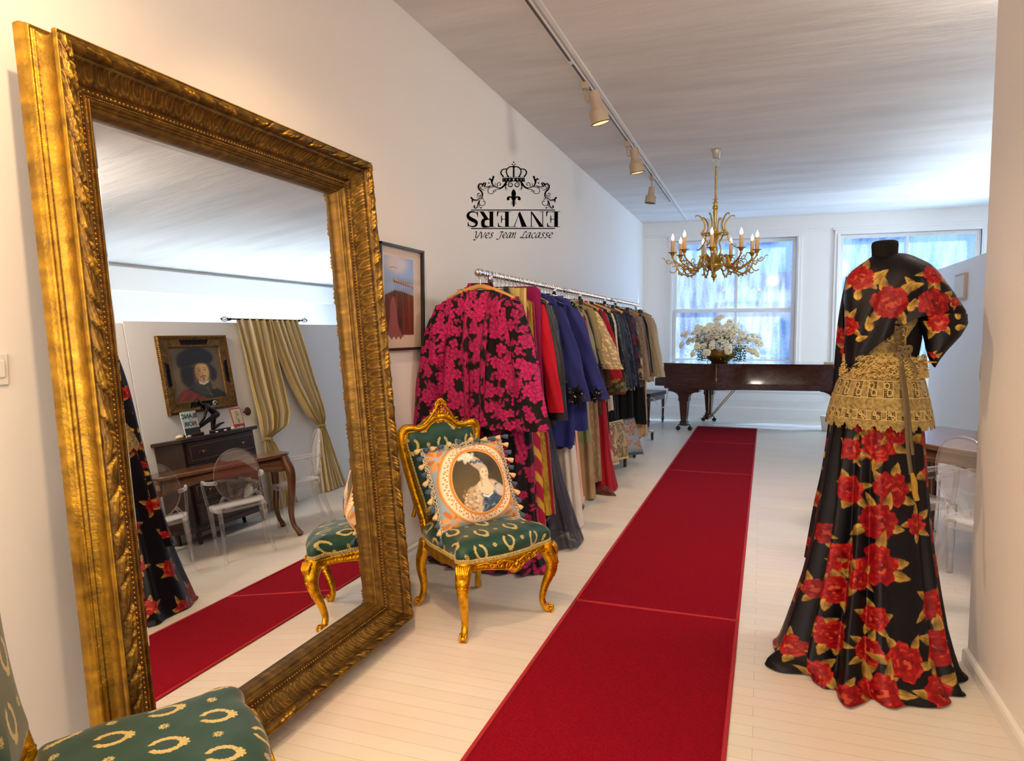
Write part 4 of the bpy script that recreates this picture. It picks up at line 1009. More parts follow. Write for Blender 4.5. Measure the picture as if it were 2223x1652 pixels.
# painting of a gentleman in a broad hat
def man_portrait(X, Y):
    P = Painter(X, Y, (112, 92, 62)); v = vnoise(X, Y, 2.2, 12); P.C *= (.65 + .7 * v)[:, None]
    P.poly([(-.72, -1), (-.70, -.75), (-.50, -.50), (-.22, -.36), (.2, -.30), (.55, -.50), (.85, -.75), (.95, -1)], (34, 32, 22), .05, 1, 5)
    P.poly([(-.78, -1), (-.74, -.72), (-.55, -.48), (-.35, -.42), (-.05, -.60), (.30, -.75), (.62, -.72), (.70, -1)], (128, 44, 20), .04, 1, 5)
    for k in range(6): P.line([(-.72 + .16 * k, -.95), (-.6 + .14 * k, -.72 - .02 * k), (-.42 + .12 * k, -.52 - .035 * k)], .035, [(166, 66, 30), (84, 24, 12)][k % 2], .05, .55)
    P.poly([(-.22, -.38), (-.05, -.18), (.22, -.16), (.36, -.36), (.22, -.62), (.0, -.58)], (58, 62, 40), .04, 1, 5)
    P.poly([(-.42, .22), (-.50, .0), (-.46, -.25), (-.28, -.38), (-.12, -.20), (.0, .2)], (30, 20, 14), .06, 1, 5)
    P.poly([(.30, .30), (.52, .15), (.56, -.08), (.44, -.24), (.30, -.1)], (36, 22, 14), .05, 1, 5)
    P.ell(.12, .05, .20, .29, (214, 168, 108), -.04, .1); P.ell(.20, .05, .12, .24, (230, 190, 130), 0, .7, .7)
    P.ell(-.02, -.02, .09, .22, (150, 100, 56), 0, .9, .6)
    for ex, ey in ((.05, .10), (.21, .11)): P.ell(ex, ey, .035, .014, (30, 18, 12), 0, .4); P.line([(ex - .05, ey + .05), (ex, ey + .065), (ex + .05, ey + .05)], .014, (60, 38, 22))
    P.poly([(.13, .09), (.17, -.04), (.12, -.05)], (188, 132, 80), .02); P.line([(.06, -.085), (.13, -.065), (.22, -.08)], .022, (58, 32, 18)); P.ell(.14, -.115, .05, .018, (166, 70, 50)); P.ell(.14, -.17, .02, .03, (80, 48, 26))
    P.poly([(-.02, -.20), (.12, -.26), (.28, -.19), (.26, -.27), (.12, -.33), (.0, -.28)], (224, 214, 190), .015)
    P.poly([(-.55, .34), (-.50, .56), (-.22, .74), (.18, .76), (.46, .62), (.52, .42), (.36, .28), (.10, .30), (-.12, .26), (-.35, .20), (-.5, .22)], (24, 16, 16), .05, 1, 6)
    P.ell(-.1, .56, .28, .10, (48, 34, 32), .1, .8, .5)
    for k in range(12): P.ell(.20 + .012 * k, -.42 - .03 * k + .04 * math.sin(k), .012, .010, (190, 150, 70))
    P.ell(.42, -.42, .07, .06, (130, 104, 46), 0, .5)
    return P.C * (.93 + .14 * vnoise(X, Y, 90, 4))[:, None]
def painting():
    yc, zc, hy, hz = 6.14, 1.735, .50, .42
    t = thing('portrait_painting', 'oil portrait of a man in a broad dark hat in carved gilt frame', 'painting', (XP, yc, zc))
    fr = MB(); prof = [(0, -.002), (0, .030), (.006, .040), (.022, .046), (.034, .040), (.040, .030), (.055, .026), (.100, .022), (.112, .030), (.122, .030), (.130, .018), (.135, .010), (.135, -.002)]
    for side in range(4):
        p = A(prof); hw = hy - p[:, 0]; hh = hz - p[:, 0]; cs = [(-hw, -hh), (hw, -hh), (hw, hh), (-hw, hh)]
        a, c = cs[side], cs[(side + 1) % 4]; n = 200; f = np.linspace(0, 1, n)[:, None]
        Y = a[0] * (1 - f) + c[0] * f; Z = a[1] * (1 - f) + c[1] * f; D = p[:, 1] + 0 * f; s = f * (2 * hy if side % 2 == 0 else 2 * hz)
        rope = (np.arange(len(p)) > 0) & (np.arange(len(p)) < 6); D = D + np.where(rope[None], .004 * np.sin(s * 2 * PI / .022 + p[:, 0][None] * 130), 0)
        corn = np.minimum(s, (2 * hy if side % 2 == 0 else 2 * hz) - s) < .27; flat = (p[:, 0] > .05) & (p[:, 0] < .105)
        D = D + np.where(corn & flat[None], .004 + .003 * np.sin(s * 300) * np.cos(p[:, 0] * 260), 0)
        C = np.where((flat[None] & ~corn)[..., None], A(lin(28, 20, 16)), A(lin(128, 92, 44)) * (.7 + .6 * vnoise(s + 0 * D, D * 0 + p[:, 0] * 3, 90, 5))[..., None])
        fr.add(surf(np.stack([-D, Y, Z], -1)), col=C.reshape(-1, 3))
    fr.build('frame', M['giltattr'], t)
    n = 260; u = np.linspace(-1, 1, n); U, V = np.meshgrid(u, u, indexing='ij'); w, h = hy - .130, hz - .130
    Vv, F = surf(np.stack([np.full_like(U, -.012), U * w, V * h], -1))
    M['canvas'] = mat('painted_canvas', (1, 1, 1), .45, attr=True, bump=(300, .2), coat=.1)
    mk('canvas', Vv, F, M['canvas'], t, col=man_portrait(U.ravel() * .74, V.ravel() * .76 + .02), smooth=False)
painting()

# striped drapes on an iron rod
M['drape'] = mat('striped_silk_drape', (1, 1, 1), .55, attr=True, sheen=.2, bump=(150, .15))
def stripes(s):
    q = (s * 12.5) % 1.0; g = A(lin(204, 178, 112)); c = A(lin(224, 210, 176)); w = A(lin(190, 162, 100))
    m = smoothstep(.0, .04, q) - smoothstep(.46, .50, q); C = c * (1 - m[..., None]) + g * m[..., None]
    l = (np.abs(q - .25) < .05)[..., None]; C = np.where(l, w, C); l = (np.abs(q - .75) < .03)[..., None]; return np.where(l, g * .9, C)
def drape(name, label, rows, folds, seed):
    """rows: (z, y_left, y_right, fold_depth, out)"""
    R = A(rows); n = 240; m = 150; zt = np.linspace(0, 1, m); rr = np.stack([np.interp(zt, np.linspace(0, 1, len(R)), R[:, k]) for k in range(5)], 1)
    for k in range(3): rr[1:-1] = (rr[:-2] + rr[1:-1] * 2 + rr[2:]) / 4
    s = np.linspace(0, 1, n)[None]; ph = seed
    Y = rr[:, 1:2] * (1 - s) + rr[:, 2:3] * s
    fx = np.sin(s * folds * 2 * PI + ph + .6 * np.sin(zt[:, None] * 4 + s * 6)) + .4 * np.sin(s * folds * 4.7 * PI + 2 * ph)
    X = XP - .035 - rr[:, 4:5] - rr[:, 3:4] * fx
    Y = Y + .3 * rr[:, 3:4] * np.cos(s * folds * 2 * PI + ph)
    Z = rr[:, 0:1] + 0 * s - .02 * np.sin(s * PI) * smoothstep(.3, .6, zt)[:, None] * 0
    C = stripes(np.broadcast_to(s, X.shape)); o = mk(name, *surf(np.stack([X, Y, Z], -1)), M['drape'], None, col=C.reshape(-1, 3)); tag(o, label, 'curtain', 'striped drapes')
    return o
drape('curtain', 'striped gold curtain hanging straight down and tied low beside the commode',
      [(2.355, 6.82, 7.44, .018, .01), (2.30, 6.83, 7.44, .022, .01), (1.9, 6.86, 7.42, .03, .02), (1.5, 6.87, 7.44, .035, .03), (1.15, 6.88, 7.43, .04, .05), (.98, 6.87, 7.34, .035, .06), (.90, 6.90, 7.10, .02, .05), (.86, 6.92, 7.03, .014, .05),
       (.80, 6.91, 7.08, .02, .05), (.5, 6.88, 7.22, .03, .05), (.2, 6.88, 7.26, .035, .05), (.01, 6.86, 7.30, .04, .05)], 5, 1.0)
drape('curtain', 'striped gold curtain swept to the far side and gathered at a rosette',
      [(2.355, 7.40, 8.02, .018, .01), (2.30, 7.41, 8.03, .022, .01), (1.9, 7.48, 8.09, .03, .02), (1.5, 7.60, 8.12, .035, .04), (1.2, 7.72, 8.14, .04, .07), (1.02, 7.84, 8.14, .035, .08), (.93, 7.98, 8.14, .025, .06), (.88, 8.06, 8.15, .014, .05),
       (.82, 8.04, 8.17, .02, .05), (.5, 7.96, 8.26, .03, .05), (.2, 7.92, 8.34, .035, .05), (.01, 7.90, 8.40, .04, .05)], 6, 2.4)
rd = thing('curtain_rod', 'black iron curtain rod with twisted cage finials above the striped curtains', 'curtain rod', (XP - .045, 7.42, 2.345))
mk('rod', *tube([(0, -.70, 0), (0, .70, 0)], .009, 8), M['ironblack'], rd)
for s in (-1, 1):
    b = MB()
    for k in range(6):
        a = k * PI / 3; f = np.linspace(0, 1, 14); r = .032 * np.sin(f * PI); b.add(tube(np.stack([r * np.cos(a + f * 2.2), s * (.70 + f * .12), r * np.sin(a + f * 2.2)], 1), .0032, 5))
    b.add(ball(.007, (0, s * .825, 0), 6)); b.build('finial', M['ironblack'], rd)
for y in (-.66, .66): mk('bracket', *box(0, y - .01, -.015, .045, y + .01, .015, .003), M['ironblack'], rd, smooth=False)
M['oldbrass'] = mat('aged_brass_rosette', lin(84, 58, 32), .45, .5, noise=(30, .3))
for y, lab in ((6.76, 'aged brass rosette on the wall between the commode and the near curtain'), (8.16, 'aged brass rosette holding back the far striped curtain')):
    t = thing('curtain_rosette', lab, 'curtain tieback', (XP, y, 1.235), 0, 'curtain rosettes'); b = MB(); b.add(lathe([(.012, 0), (.012, .05), (.050, .052), (.052, .060), (.040, .068), (.028, .066), (.02, .074), (.001, .076)], 20), rot=RY(-PI / 2))
    for k in range(10):
        a = k * PI / 5; b.add(ball(.011, (-.062, .038 * math.cos(a), .038 * math.sin(a)), 6, (.6, 1, 1)))
    b.build('rosette', M['oldbrass'], t)
M['rope'] = mat('cream_tie_cord', lin(206, 178, 120), .7, noise=(100, .3))
for y, za, zb, cy, lab in ((6.975, .86, .88, 6.975, 'cream tie cord wound round the near curtain'), (8.13, .88, 1.22, 8.105, 'cream tie cord from the far curtain up to its rosette')):
    t = thing('tie_cord', lab, 'curtain tieback', (XP - .06, y, za)); b = MB(); a = np.linspace(0, 2 * PI, 30)
    for dz in (0, .014): b.add(tube(np.stack([-.02 + .05 * np.cos(a), (cy - y) + .075 * np.sin(a), dz + .008 * np.sin(2 * a)], 1), .006, 6, False))
    if zb > 1: b.add(tube(cr([(-.02, .05, 0), (0, .045, .15), (.02, .035, .34)], 6), .006, 6)); b.add(tube(cr([(-.03, .04, 0), (-.01, .03, .15), (.01, .025, .34)], 6), .006, 6))
    else: b.add(ball(.018, (-.06, .0, .01), 8)); b.add(tube(cr([(-.06, 0, 0), (-.065, .03, -.03), (-.07, .05, .0), (-.06, 0, .01)], 5), .005, 6))
    b.build('cord', M['rope'], t)
pn = mk('wall_box', *box(XP - .04, 7.26, 1.28, XP, 7.46, 1.40, .006), M['darkwood'], smooth=False); tag(pn, 'small dark wooden box fixed to the wall between the two curtains', 'box')
pf = thing('pale_picture_frame', 'slim pale wooden picture frame on the partition, seen edge-on past the dress', 'picture', (XP, 9.80, 1.99))
mk('frame', *box(-.03, -.40, -.15, 0, .05, .16, .004), mat('pale_wood_frame', lin(190, 160, 140), .5), pf, smooth=False)
mk('sheet', *box(-.033, -.37, -.12, -.03, .02, .13), M['paper'], pf, smooth=False)
# ================================================================== CLOTHES RACKS AND GARMENTS
RX_, RZ_ = -1.62, 1.83
M['cloth'] = mat('garment_cloth', (1, 1, 1), .75, attr=True, bump=(220, .25), sheen=.04, spec=.25)
M['satin'] = mat('satin_cloth', (1, 1, 1), .34, attr=True, bump=(90, .2), spec=.35)
M['brocade'] = mat('brocade_cloth', (1, 1, 1), .5, attr=True, bump=(420, .5), sheen=.03, spec=.3)
M['sequin'] = mat('sequinned_cloth', (1, 1, 1), .28, .35, attr=True, bump=(260, .9))
M['hangerwood'] = mat('varnished_hanger_wood', lin(196, 142, 74), .35, noise=(8, .25, (1, 8, 8)))
M['blackplastic'] = mat('black_plastic', (.015, .015, .016), .35)
M['rubber'] = mat('black_rubber', (.02, .02, .02), .7)
def sheer_material(name, col, opac):
    m = mat(name, col, .6); nt = m.node_tree; N, L = nt.nodes, nt.links; b = N['Principled BSDF']
    out = [x for x in N if x.type == 'OUTPUT_MATERIAL'][0]; tr = N.new('ShaderNodeBsdfTransparent'); mx = N.new('ShaderNodeMixShader')
    lw = N.new('ShaderNodeLayerWeight'); lw.inputs['Blend'].default_value = .35
    mr = N.new('ShaderNodeMapRange'); mr.inputs['To Min'].default_value = opac; mr.inputs['To Max'].default_value = min(1, opac + .5)
    L.new(lw.outputs['Facing'], mr.inputs['Value']); L.new(mr.outputs[0], mx.inputs[0]); L.new(tr.outputs[0], mx.inputs[1]); L.new(b.outputs[0], mx.inputs[2]); L.new(mx.outputs[0], out.inputs[0]); return m
M['organza'] = sheer_material('navy_organza', lin(38, 36, 58), .62)
M['tulle'] = sheer_material('white_tulle', lin(226, 220, 212), .62)
M['goldnet'] = sheer_material('gold_sequin_net', lin(196, 166, 122), .72)

RACKS = [(3.97, 5.78, 4.15, 5.60, 'chrome garment rack nearest the mirror, first of the three in line'), (5.95, 7.76, 6.46, 7.56, 'chrome garment rack in the middle of the line of three'), (7.93, 9.75, 8.15, 9.56, 'farthest chrome garment rack, nearest the piano')]
for (ya, yb, wa, wb, lab) in RACKS:
    t = thing('clothes_rack', lab, 'clothes rack', (RX_, (ya + yb) / 2, 0), 0, 'chrome clothes racks'); y0, y1 = ya - (ya + yb) / 2, yb - (ya + yb) / 2; w0, w1 = wa - (ya + yb) / 2, wb - (ya + yb) / 2
    b = MB(); b.add(tube([(0, y0, RZ_), (0, y1, RZ_)], .016, 14))
    for k in range(46):
        y = y0 + .03 + k * (y1 - y0 - .06) / 45; b.add(tube([(0, y - .003, RZ_), (0, y + .003, RZ_)], .0185, 12))
    b.build('rail', M['chrome'], t, angle=40)
    for y in (y0, y1):
        b = MB(); b.add(tube([(0, y - .02, RZ_), (0, y + .02, RZ_)], .024, 14)); b.add(ball(.022, (0, y + (.022 if y > 0 else -.022), RZ_), 10)); b.build('end_cap', M['chrome'], t, angle=40)
    for y in (w0, w1):
        b = MB(); b.add(tube([(0, y, .13), (0, y, RZ_ - .02)], .0125, 12)); b.add(tube([(0, y, RZ_ - .06), (0, y, RZ_ + .018)], .019, 12)); b.build('upright', M['chrome'], t)
        b = MB(); b.add(tube([(-.26, y, .125), (.26, y, .125)], .0125, 12)); b.build('base_bar', M['chrome'], t)
        for x in (-.245, .245):
            b = MB(); b.add(tube([(x - .012, y, .055), (x + .012, y, .055)], .052, 22)); wh = b.build('caster', M['rubber'], t, angle=40)
            b = MB(); b.add(tube([(x - .014, y, .055), (x + .014, y, .055)], .022, 14))
            for sx in (-.018, .018): b.add(box(x + sx - .0025, y - .018, .045, x + sx + .0025, y + .018, .118))
            b.add(box(x - .02, y - .018, .112, x + .02, y + .018, .120)); b.build('caster_fork', M['chrome'], wh, angle=40)
    b = MB()
    for x in (-.2, .2): b.add(tube([(x, w0, .135), (x, w1, .135)], .011, 10))
    b.build('shelf_rail', M['chrome'], t)

def fab(kind, U, Z, base, acc, seed):
    r = np.random.default_rng(seed); P = Painter(U, Z, base)
    if kind == 'floral' or kind == 'bigfloral' or kind == 'magenta':
        x0, x1, z0, z1 = P.X.min(), P.X.max(), P.Y.min(), P.Y.max(); sc = {'floral': .028, 'bigfloral': .05, 'magenta': .034}[kind]
        nn = int((x1 - x0) * (z1 - z0) / (sc * sc) * (.34 if kind != 'magenta' else .98))
        for k in range(min(nn, 1500)):
            x, z = r.uniform(x0, x1), r.uniform(z0, z1); pal = (acc if not isinstance(acc[0], tuple) else acc[k % len(acc)]); lo = tuple(int(c * .55) for c in pal)
            if kind == 'magenta' and k % 5 < 3:
                p = P.near(x, z, sc * 1.5)
                if len(p.k) > 3: leaf(p, -sc * .6, 0, sc * 1.2, sc * .28, r.uniform(0, 6), (186, 34, 100), (104, 14, 54)); P.back(p)
            else: blossom(P, x, z, sc * r.uniform(.7, 1.15), (lo, pal), r, pet=int(r.integers(4, 7)))
    elif kind == 'spiral':
        q = (P.Y / .16 + P.X / .24) % 1.0; m = (q < .36); st = .8 + .3 * (np.sin(q * 90) > 0); P.C[m] = (A(lin(*acc))[None] * st[:, None])[m]
    elif kind == 'braid':
        m = ((P.X / .16) % 1.0 < .3); P.C[m] = (A(lin(*acc))[None] * (.6 + .8 * r.random(len(P.X)))[:, None])[m]
    elif kind == 'sequin':
        m = vnoise(P.X, P.Y, 120, seed) > .72; P.C[m] = A(lin(*acc))
    elif kind == 'tweed': P.C *= (.55 + .9 * vnoise(P.X, P.Y, 130, seed))[:, None]
    elif kind == 'check':
        m = (np.abs(((P.X + P.Y) / .09) % 1 - .5) < .07) | (np.abs(((P.X - P.Y) / .09) % 1 - .5) < .07); P.C[m] = A(lin(*acc))
    elif kind == 'band':
        m = P.Y < P.Y.min() + .12; P.C[m] = A(lin(*acc)); 
        for k in range(60): blossom(P, r.uniform(P.X.min(), P.X.max()), r.uniform(P.Y.min(), P.Y.min() + .12), .022, ((60, 20, 20), (150, 110, 70) if k % 2 else (70, 90, 60)), r)
    P.C *= (.86 + .28 * vnoise(P.X, P.Y, 9, seed + 1))[:, None]
    return P.C

def shell(prof, seed, fold=.5, nfold=9, nt=110, nz=80, ruffle=0.0, open_front=False, y0=0, twist=0):
    """prof rows: z, half width x, half depth y ; returns surface grid and pattern coords (local, z relative to the rail)"""
    P_ = A(prof); zz = np.linspace(0, 1, nz) ** .9
    key = np.linspace(0, 1, len(P_)); z = np.interp(zz, key, P_[:, 0]); w = np.interp(zz, key, P_[:, 1]); h = np.interp(zz, key, P_[:, 2])
    for _ in range(3):
        for a in (w, h): a[1:-1] = (a[:-2] + 2 * a[1:-1] + a[2:]) / 4
    th = np.linspace(0, 2 * PI, nt, endpoint=False) if not open_front else np.linspace(-PI / 2 + .10, 1.5 * PI - .10, nt)
    r = np.random.default_rng(seed); ph = r.random(4) * 6; T = th[None]; d = smoothstep(.02, .5, zz)[:, None]
    f = (np.sin(T * nfold + ph[0] + 1.2 * np.sin(zz[:, None] * 3 + ph[1])) * .6 + .4 * np.sin(T * (nfold * 1.7) + ph[2] + zz[:, None] * 2))
    c, s = np.cos(T), np.sin(T); ex = .8
    X = w[:, None] * np.sign(c) * np.abs(c) ** ex * (1 + .05 * fold * f * d); Y = h[:, None] * np.sign(s) * np.abs(s) ** ex * (1 + fold * f * d)
    Y = Y + .010 * fold * f * d + y0; Z = z[:, None] + 0 * T
    hem = smoothstep(.93, 1, zz)[:, None]; Z = Z + hem * (.012 * f + ruffle * np.sin(T * nfold * 3))
    X = X + twist * smoothstep(.2, 1, zz)[:, None]
    return np.stack([X, Y, Z], -1), np.broadcast_to(T * .17, X.shape), Z

def sleeve(sx, z0, ln, r0, r1, seed, xo=.0, yo=-.01, bend=.02, x0=.195, n=40, m=40):
    r = np.random.default_rng(seed); f = np.linspace(0, 1, n); cx = sx * (x0 + xo * f + .035 * np.sin(f * PI * .5)); cy = yo - bend * np.sin(f * PI * .8); cz = z0 - ln * f
    rad = np.interp(f, [0, .12, .5, 1], [r0 * .75, r0, (r0 + r1) / 2, r1]); th = np.linspace(0, 2 * PI, m, endpoint=False)[None]; ph = r.random(3) * 6
    w = 1 + .10 * np.sin(3 * th + ph[0] + 5 * f[:, None]) + .07 * np.sin(5 * th + ph[1] - 9 * f[:, None]); R = rad[:, None] * w
    X = cx[:, None] + R * np.cos(th) * .95; Y = cy[:, None] + R * np.sin(th) * .62; Z = cz[:, None] + .35 * rad[:, None] * np.cos(th) * (-sx) * (1 - smoothstep(0, .25, f))[:, None]
    return np.stack([X, Y, Z], -1), np.broadcast_to(th * .07, X.shape) + 3 * (1 + sx), Z

def hanger(Y, kind, lab):
    t = thing('clothes_hanger', lab, 'hanger', (RX_, Y, RZ_), 0, {'w': 'wooden hangers on the racks', 'b': 'black hangers on the racks', 'c': 'clip hangers on the racks'}[kind])
    hk = cr(A([(.020, 0, -.004), (.019, 0, .012), (0, 0, .0215), (-.019, 0, .010), (-.021, 0, -.010), (-.008, 0, -.030), (0, 0, -.05), (0, 0, -.085)]), 6)
    mk('hook', *tube(hk, .003, 6), M['chrome'], t)
    if kind == 'w':
        sh = cr(A([(-.215, 0, -.165), (-.12, 0, -.118), (-.03, 0, -.086), (0, 0, -.082), (.03, 0, -.086), (.12, 0, -.118), (.215, 0, -.165)]), 8)
        b = MB(); b.add(tube(sh, np.interp(np.linspace(0, 1, len(sh)), [0, .5, 1], [.020, .014, .020]), 10, flat=(.55, 1))); b.add(tube([(-.20, 0, -.168), (.20, 0, -.168)], .006, 8)); b.build('shoulders', M['hangerwood'], t)
    elif kind == 'b':
        sh = cr(A([(-.20, 0, -.155), (-.05, 0, -.09), (0, 0, -.08), (.05, 0, -.09), (.20, 0, -.155)]), 6); mk('shoulders', *tube(sh, .008, 8), M['blackplastic'], t)
    else:
        mk('bar', *tube([(-.18, 0, -.09), (.18, 0, -.09)], .004, 6), M['chrome'], t)
        for x in (-.13, .13): mk('clip', *box(x - .018, -.010, -.125, x + .018, .010, -.078, .003), M['blackplastic'], t, smooth=False)

def garment(Y, label, cat, prof, base, kind='plain', acc=(0, 0, 0), mt='cloth', sl=None, fold=.35, nfold=8, seed=0, hg='b', x=0, dens=(110, 80), ruffle=0.0, group=None, twist=0):
    t = thing(cat.replace(' ', '_'), label, cat, (RX_ + x, Y, RZ_), 0, group)
    pr = [(p[0] - RZ_, p[1], p[2]) for p in prof]
    G, U, Z = shell(pr, seed, fold, nfold, dens[0], dens[1], ruffle, twist=twist); V, F = surf(G, False, True)
    nm = {'coat': 'coat_body', 'jacket': 'jacket_body', 'dress': 'bodice_and_skirt', 'skirt': 'skirt_panel', 'trousers': 'trouser_legs', 'cape': 'cape_body', 'blouse': 'blouse_body', 'robe': 'robe_body'}.get(cat, 'cloth_body')
    mk(nm, V, F, M[mt], t, col=fab(kind, U.ravel(), Z.ravel(), base, acc, seed))
    if sl:
        z0 = pr[1][0] - .02; z0 = -.165
        for sx in (-1, 1):
            G, U, Z = sleeve(sx, z0, sl[0], sl[1], sl[2], seed + sx, (sl[3] if len(sl) > 3 else .03) * (1 if sx > 0 else .35)); V, F = surf(G, False, True)
            mk('sleeve', V, F, M[mt], t, col=fab(kind, U.ravel(), Z.ravel(), tuple(int(c * .95) for c in base), acc, seed + 7))
        # collar
        a = np.linspace(0, 2 * PI, 40, endpoint=False); b = MB()
        P = np.stack([np.stack([rx * np.cos(a), ry * np.sin(a) - .004, np.full(40, z) + .010 * np.cos(2 * a)], 1) for rx, ry, z in ((.072, .030, -.125), (.062, .030, -.095), (.058, .026, -.075), (.066, .034, -.082), (.082, .04, -.118))])
        V, F = surf(P, False, True); mk('collar', V, F, M[mt], t, col=fab('plain', P[..., 0].ravel(), P[..., 2].ravel(), base, acc, seed))
    return t
def JK(hem, wh=.24, h=.05, hw=.20):    # jacket / coat profile down to hem
    return [(1.735, .065, .022), (1.715, .12, .030), (1.68, hw, .038), (1.60, hw + .01, .045), (1.3, hw + .005, h), ((1.3 + hem) / 2 if hem < 1.3 else 1.2, (hw + wh) / 2, h), (hem, wh, h * 1.1)]
def SK(top, hem, w0, wh, h=.04): return [(top, w0, .016), (top - .06, w0, .022), ((top + hem) / 2, (w0 + wh) / 2, h), (hem, wh, h * 1.3)]

def front_u(G): return (G[..., 0] + np.where(G[..., 1] > G[..., 1].mean(1, keepdims=True), .9, 0)).ravel()
# --- hero magenta jacket
t = thing('jacket', 'magenta and black floral brocade jacket at the near end of the racks', 'jacket', (RX_, 3.99, RZ_))
G, U, Z = shell([(-.105, .085, .030), (-.135, .17, .040), (-.175, .255, .052), (-.26, .285, .062), (-.5, .305, .070), (-.75, .33, .080), (-.94, .365, .090)], 3, .26, 11, 460, 300, .004)
V, F = surf(G, False, True); mk('jacket_body', V, F, M['brocade'], t, col=fab('magenta', front_u(G), Z.ravel(), (11, 4, 9), (206, 30, 108), 5))
for sx in (-1, 1):
    G, U, Z = sleeve(sx, -.185, .755, .070, .100, 20 + sx, .085, -.030, .03, .235, 260, 220); V, F = surf(G, False, True)
    mk('sleeve', V, F, M['brocade'], t, col=fab('magenta', front_u(G), Z.ravel(), (11, 4, 9), (206, 30, 112), 9))
b = MB()
for sx in (-1, 1):
    n = 50; f = np.linspace(0, 1, n); cx = sx * (.085 - .040 * f ** .5); yy = -.030 - .072 * smoothstep(0, .5, f) - .004; zz = -.115 - .78 * f; wd = .040 - .006 * f
    P = np.stack([np.stack([cx + sx * wd * k + 0 * f, yy - .014 * math.sin((k + .5) * PI), zz + .02 * k], 1) for k in np.linspace(-.5, .5, 16)])
    v, ff = surf(P); b.add((v, ff), col=fab('magenta', v[:, 0] * 1.5, v[:, 2], (11, 4, 9), (196, 26, 100), 31))
a = np.linspace(.15, PI - .15, 40); P = np.stack([np.stack([rx * np.cos(a), ry * np.sin(a) - .012, np.full(40, z)], 1) for rx, ry, z in ((.085, .03, -.12), (.078, .034, -.06), (.090, .045, -.085))])
v, ff = surf(P); b.add((v, ff), col=fab('magenta', v[:, 0] * 1.5, v[:, 2], (11, 4, 9), (196, 26, 100), 32)); b.build('lapel_and_collar', M['brocade'], t)

mk('neck_label', *box(-.03, .012, -.108, .03, .015, -.085), M['paper'], t, smooth=False)
hanger(3.99, 'w', 'light wooden hanger holding the magenta floral jacket')
# its long matching skirt puddling on the floor
t = thing('skirt', 'long magenta and black floral skirt under the brocade jacket, hem on the floor', 'skirt', (RX_ + .02, 4.10, RZ_))
G, U, Z = shell([(-.14, .19, .02), (-.25, .21, .03), (-.9, .27, .06), (-1.4, .30, .08), (-1.70, .33, .10), (-1.795, .38, .14), (-1.818, .42, .19)], 13, .30, 12, 340, 320, .003)
V, F = surf(G, False, True); mk('skirt_panel', V, F, M['brocade'], t, col=fab('magenta', front_u(G), Z.ravel(), (11, 4, 9), (196, 28, 102), 15)); hanger(4.10, 'c', 'clip hanger holding the long magenta floral skirt')

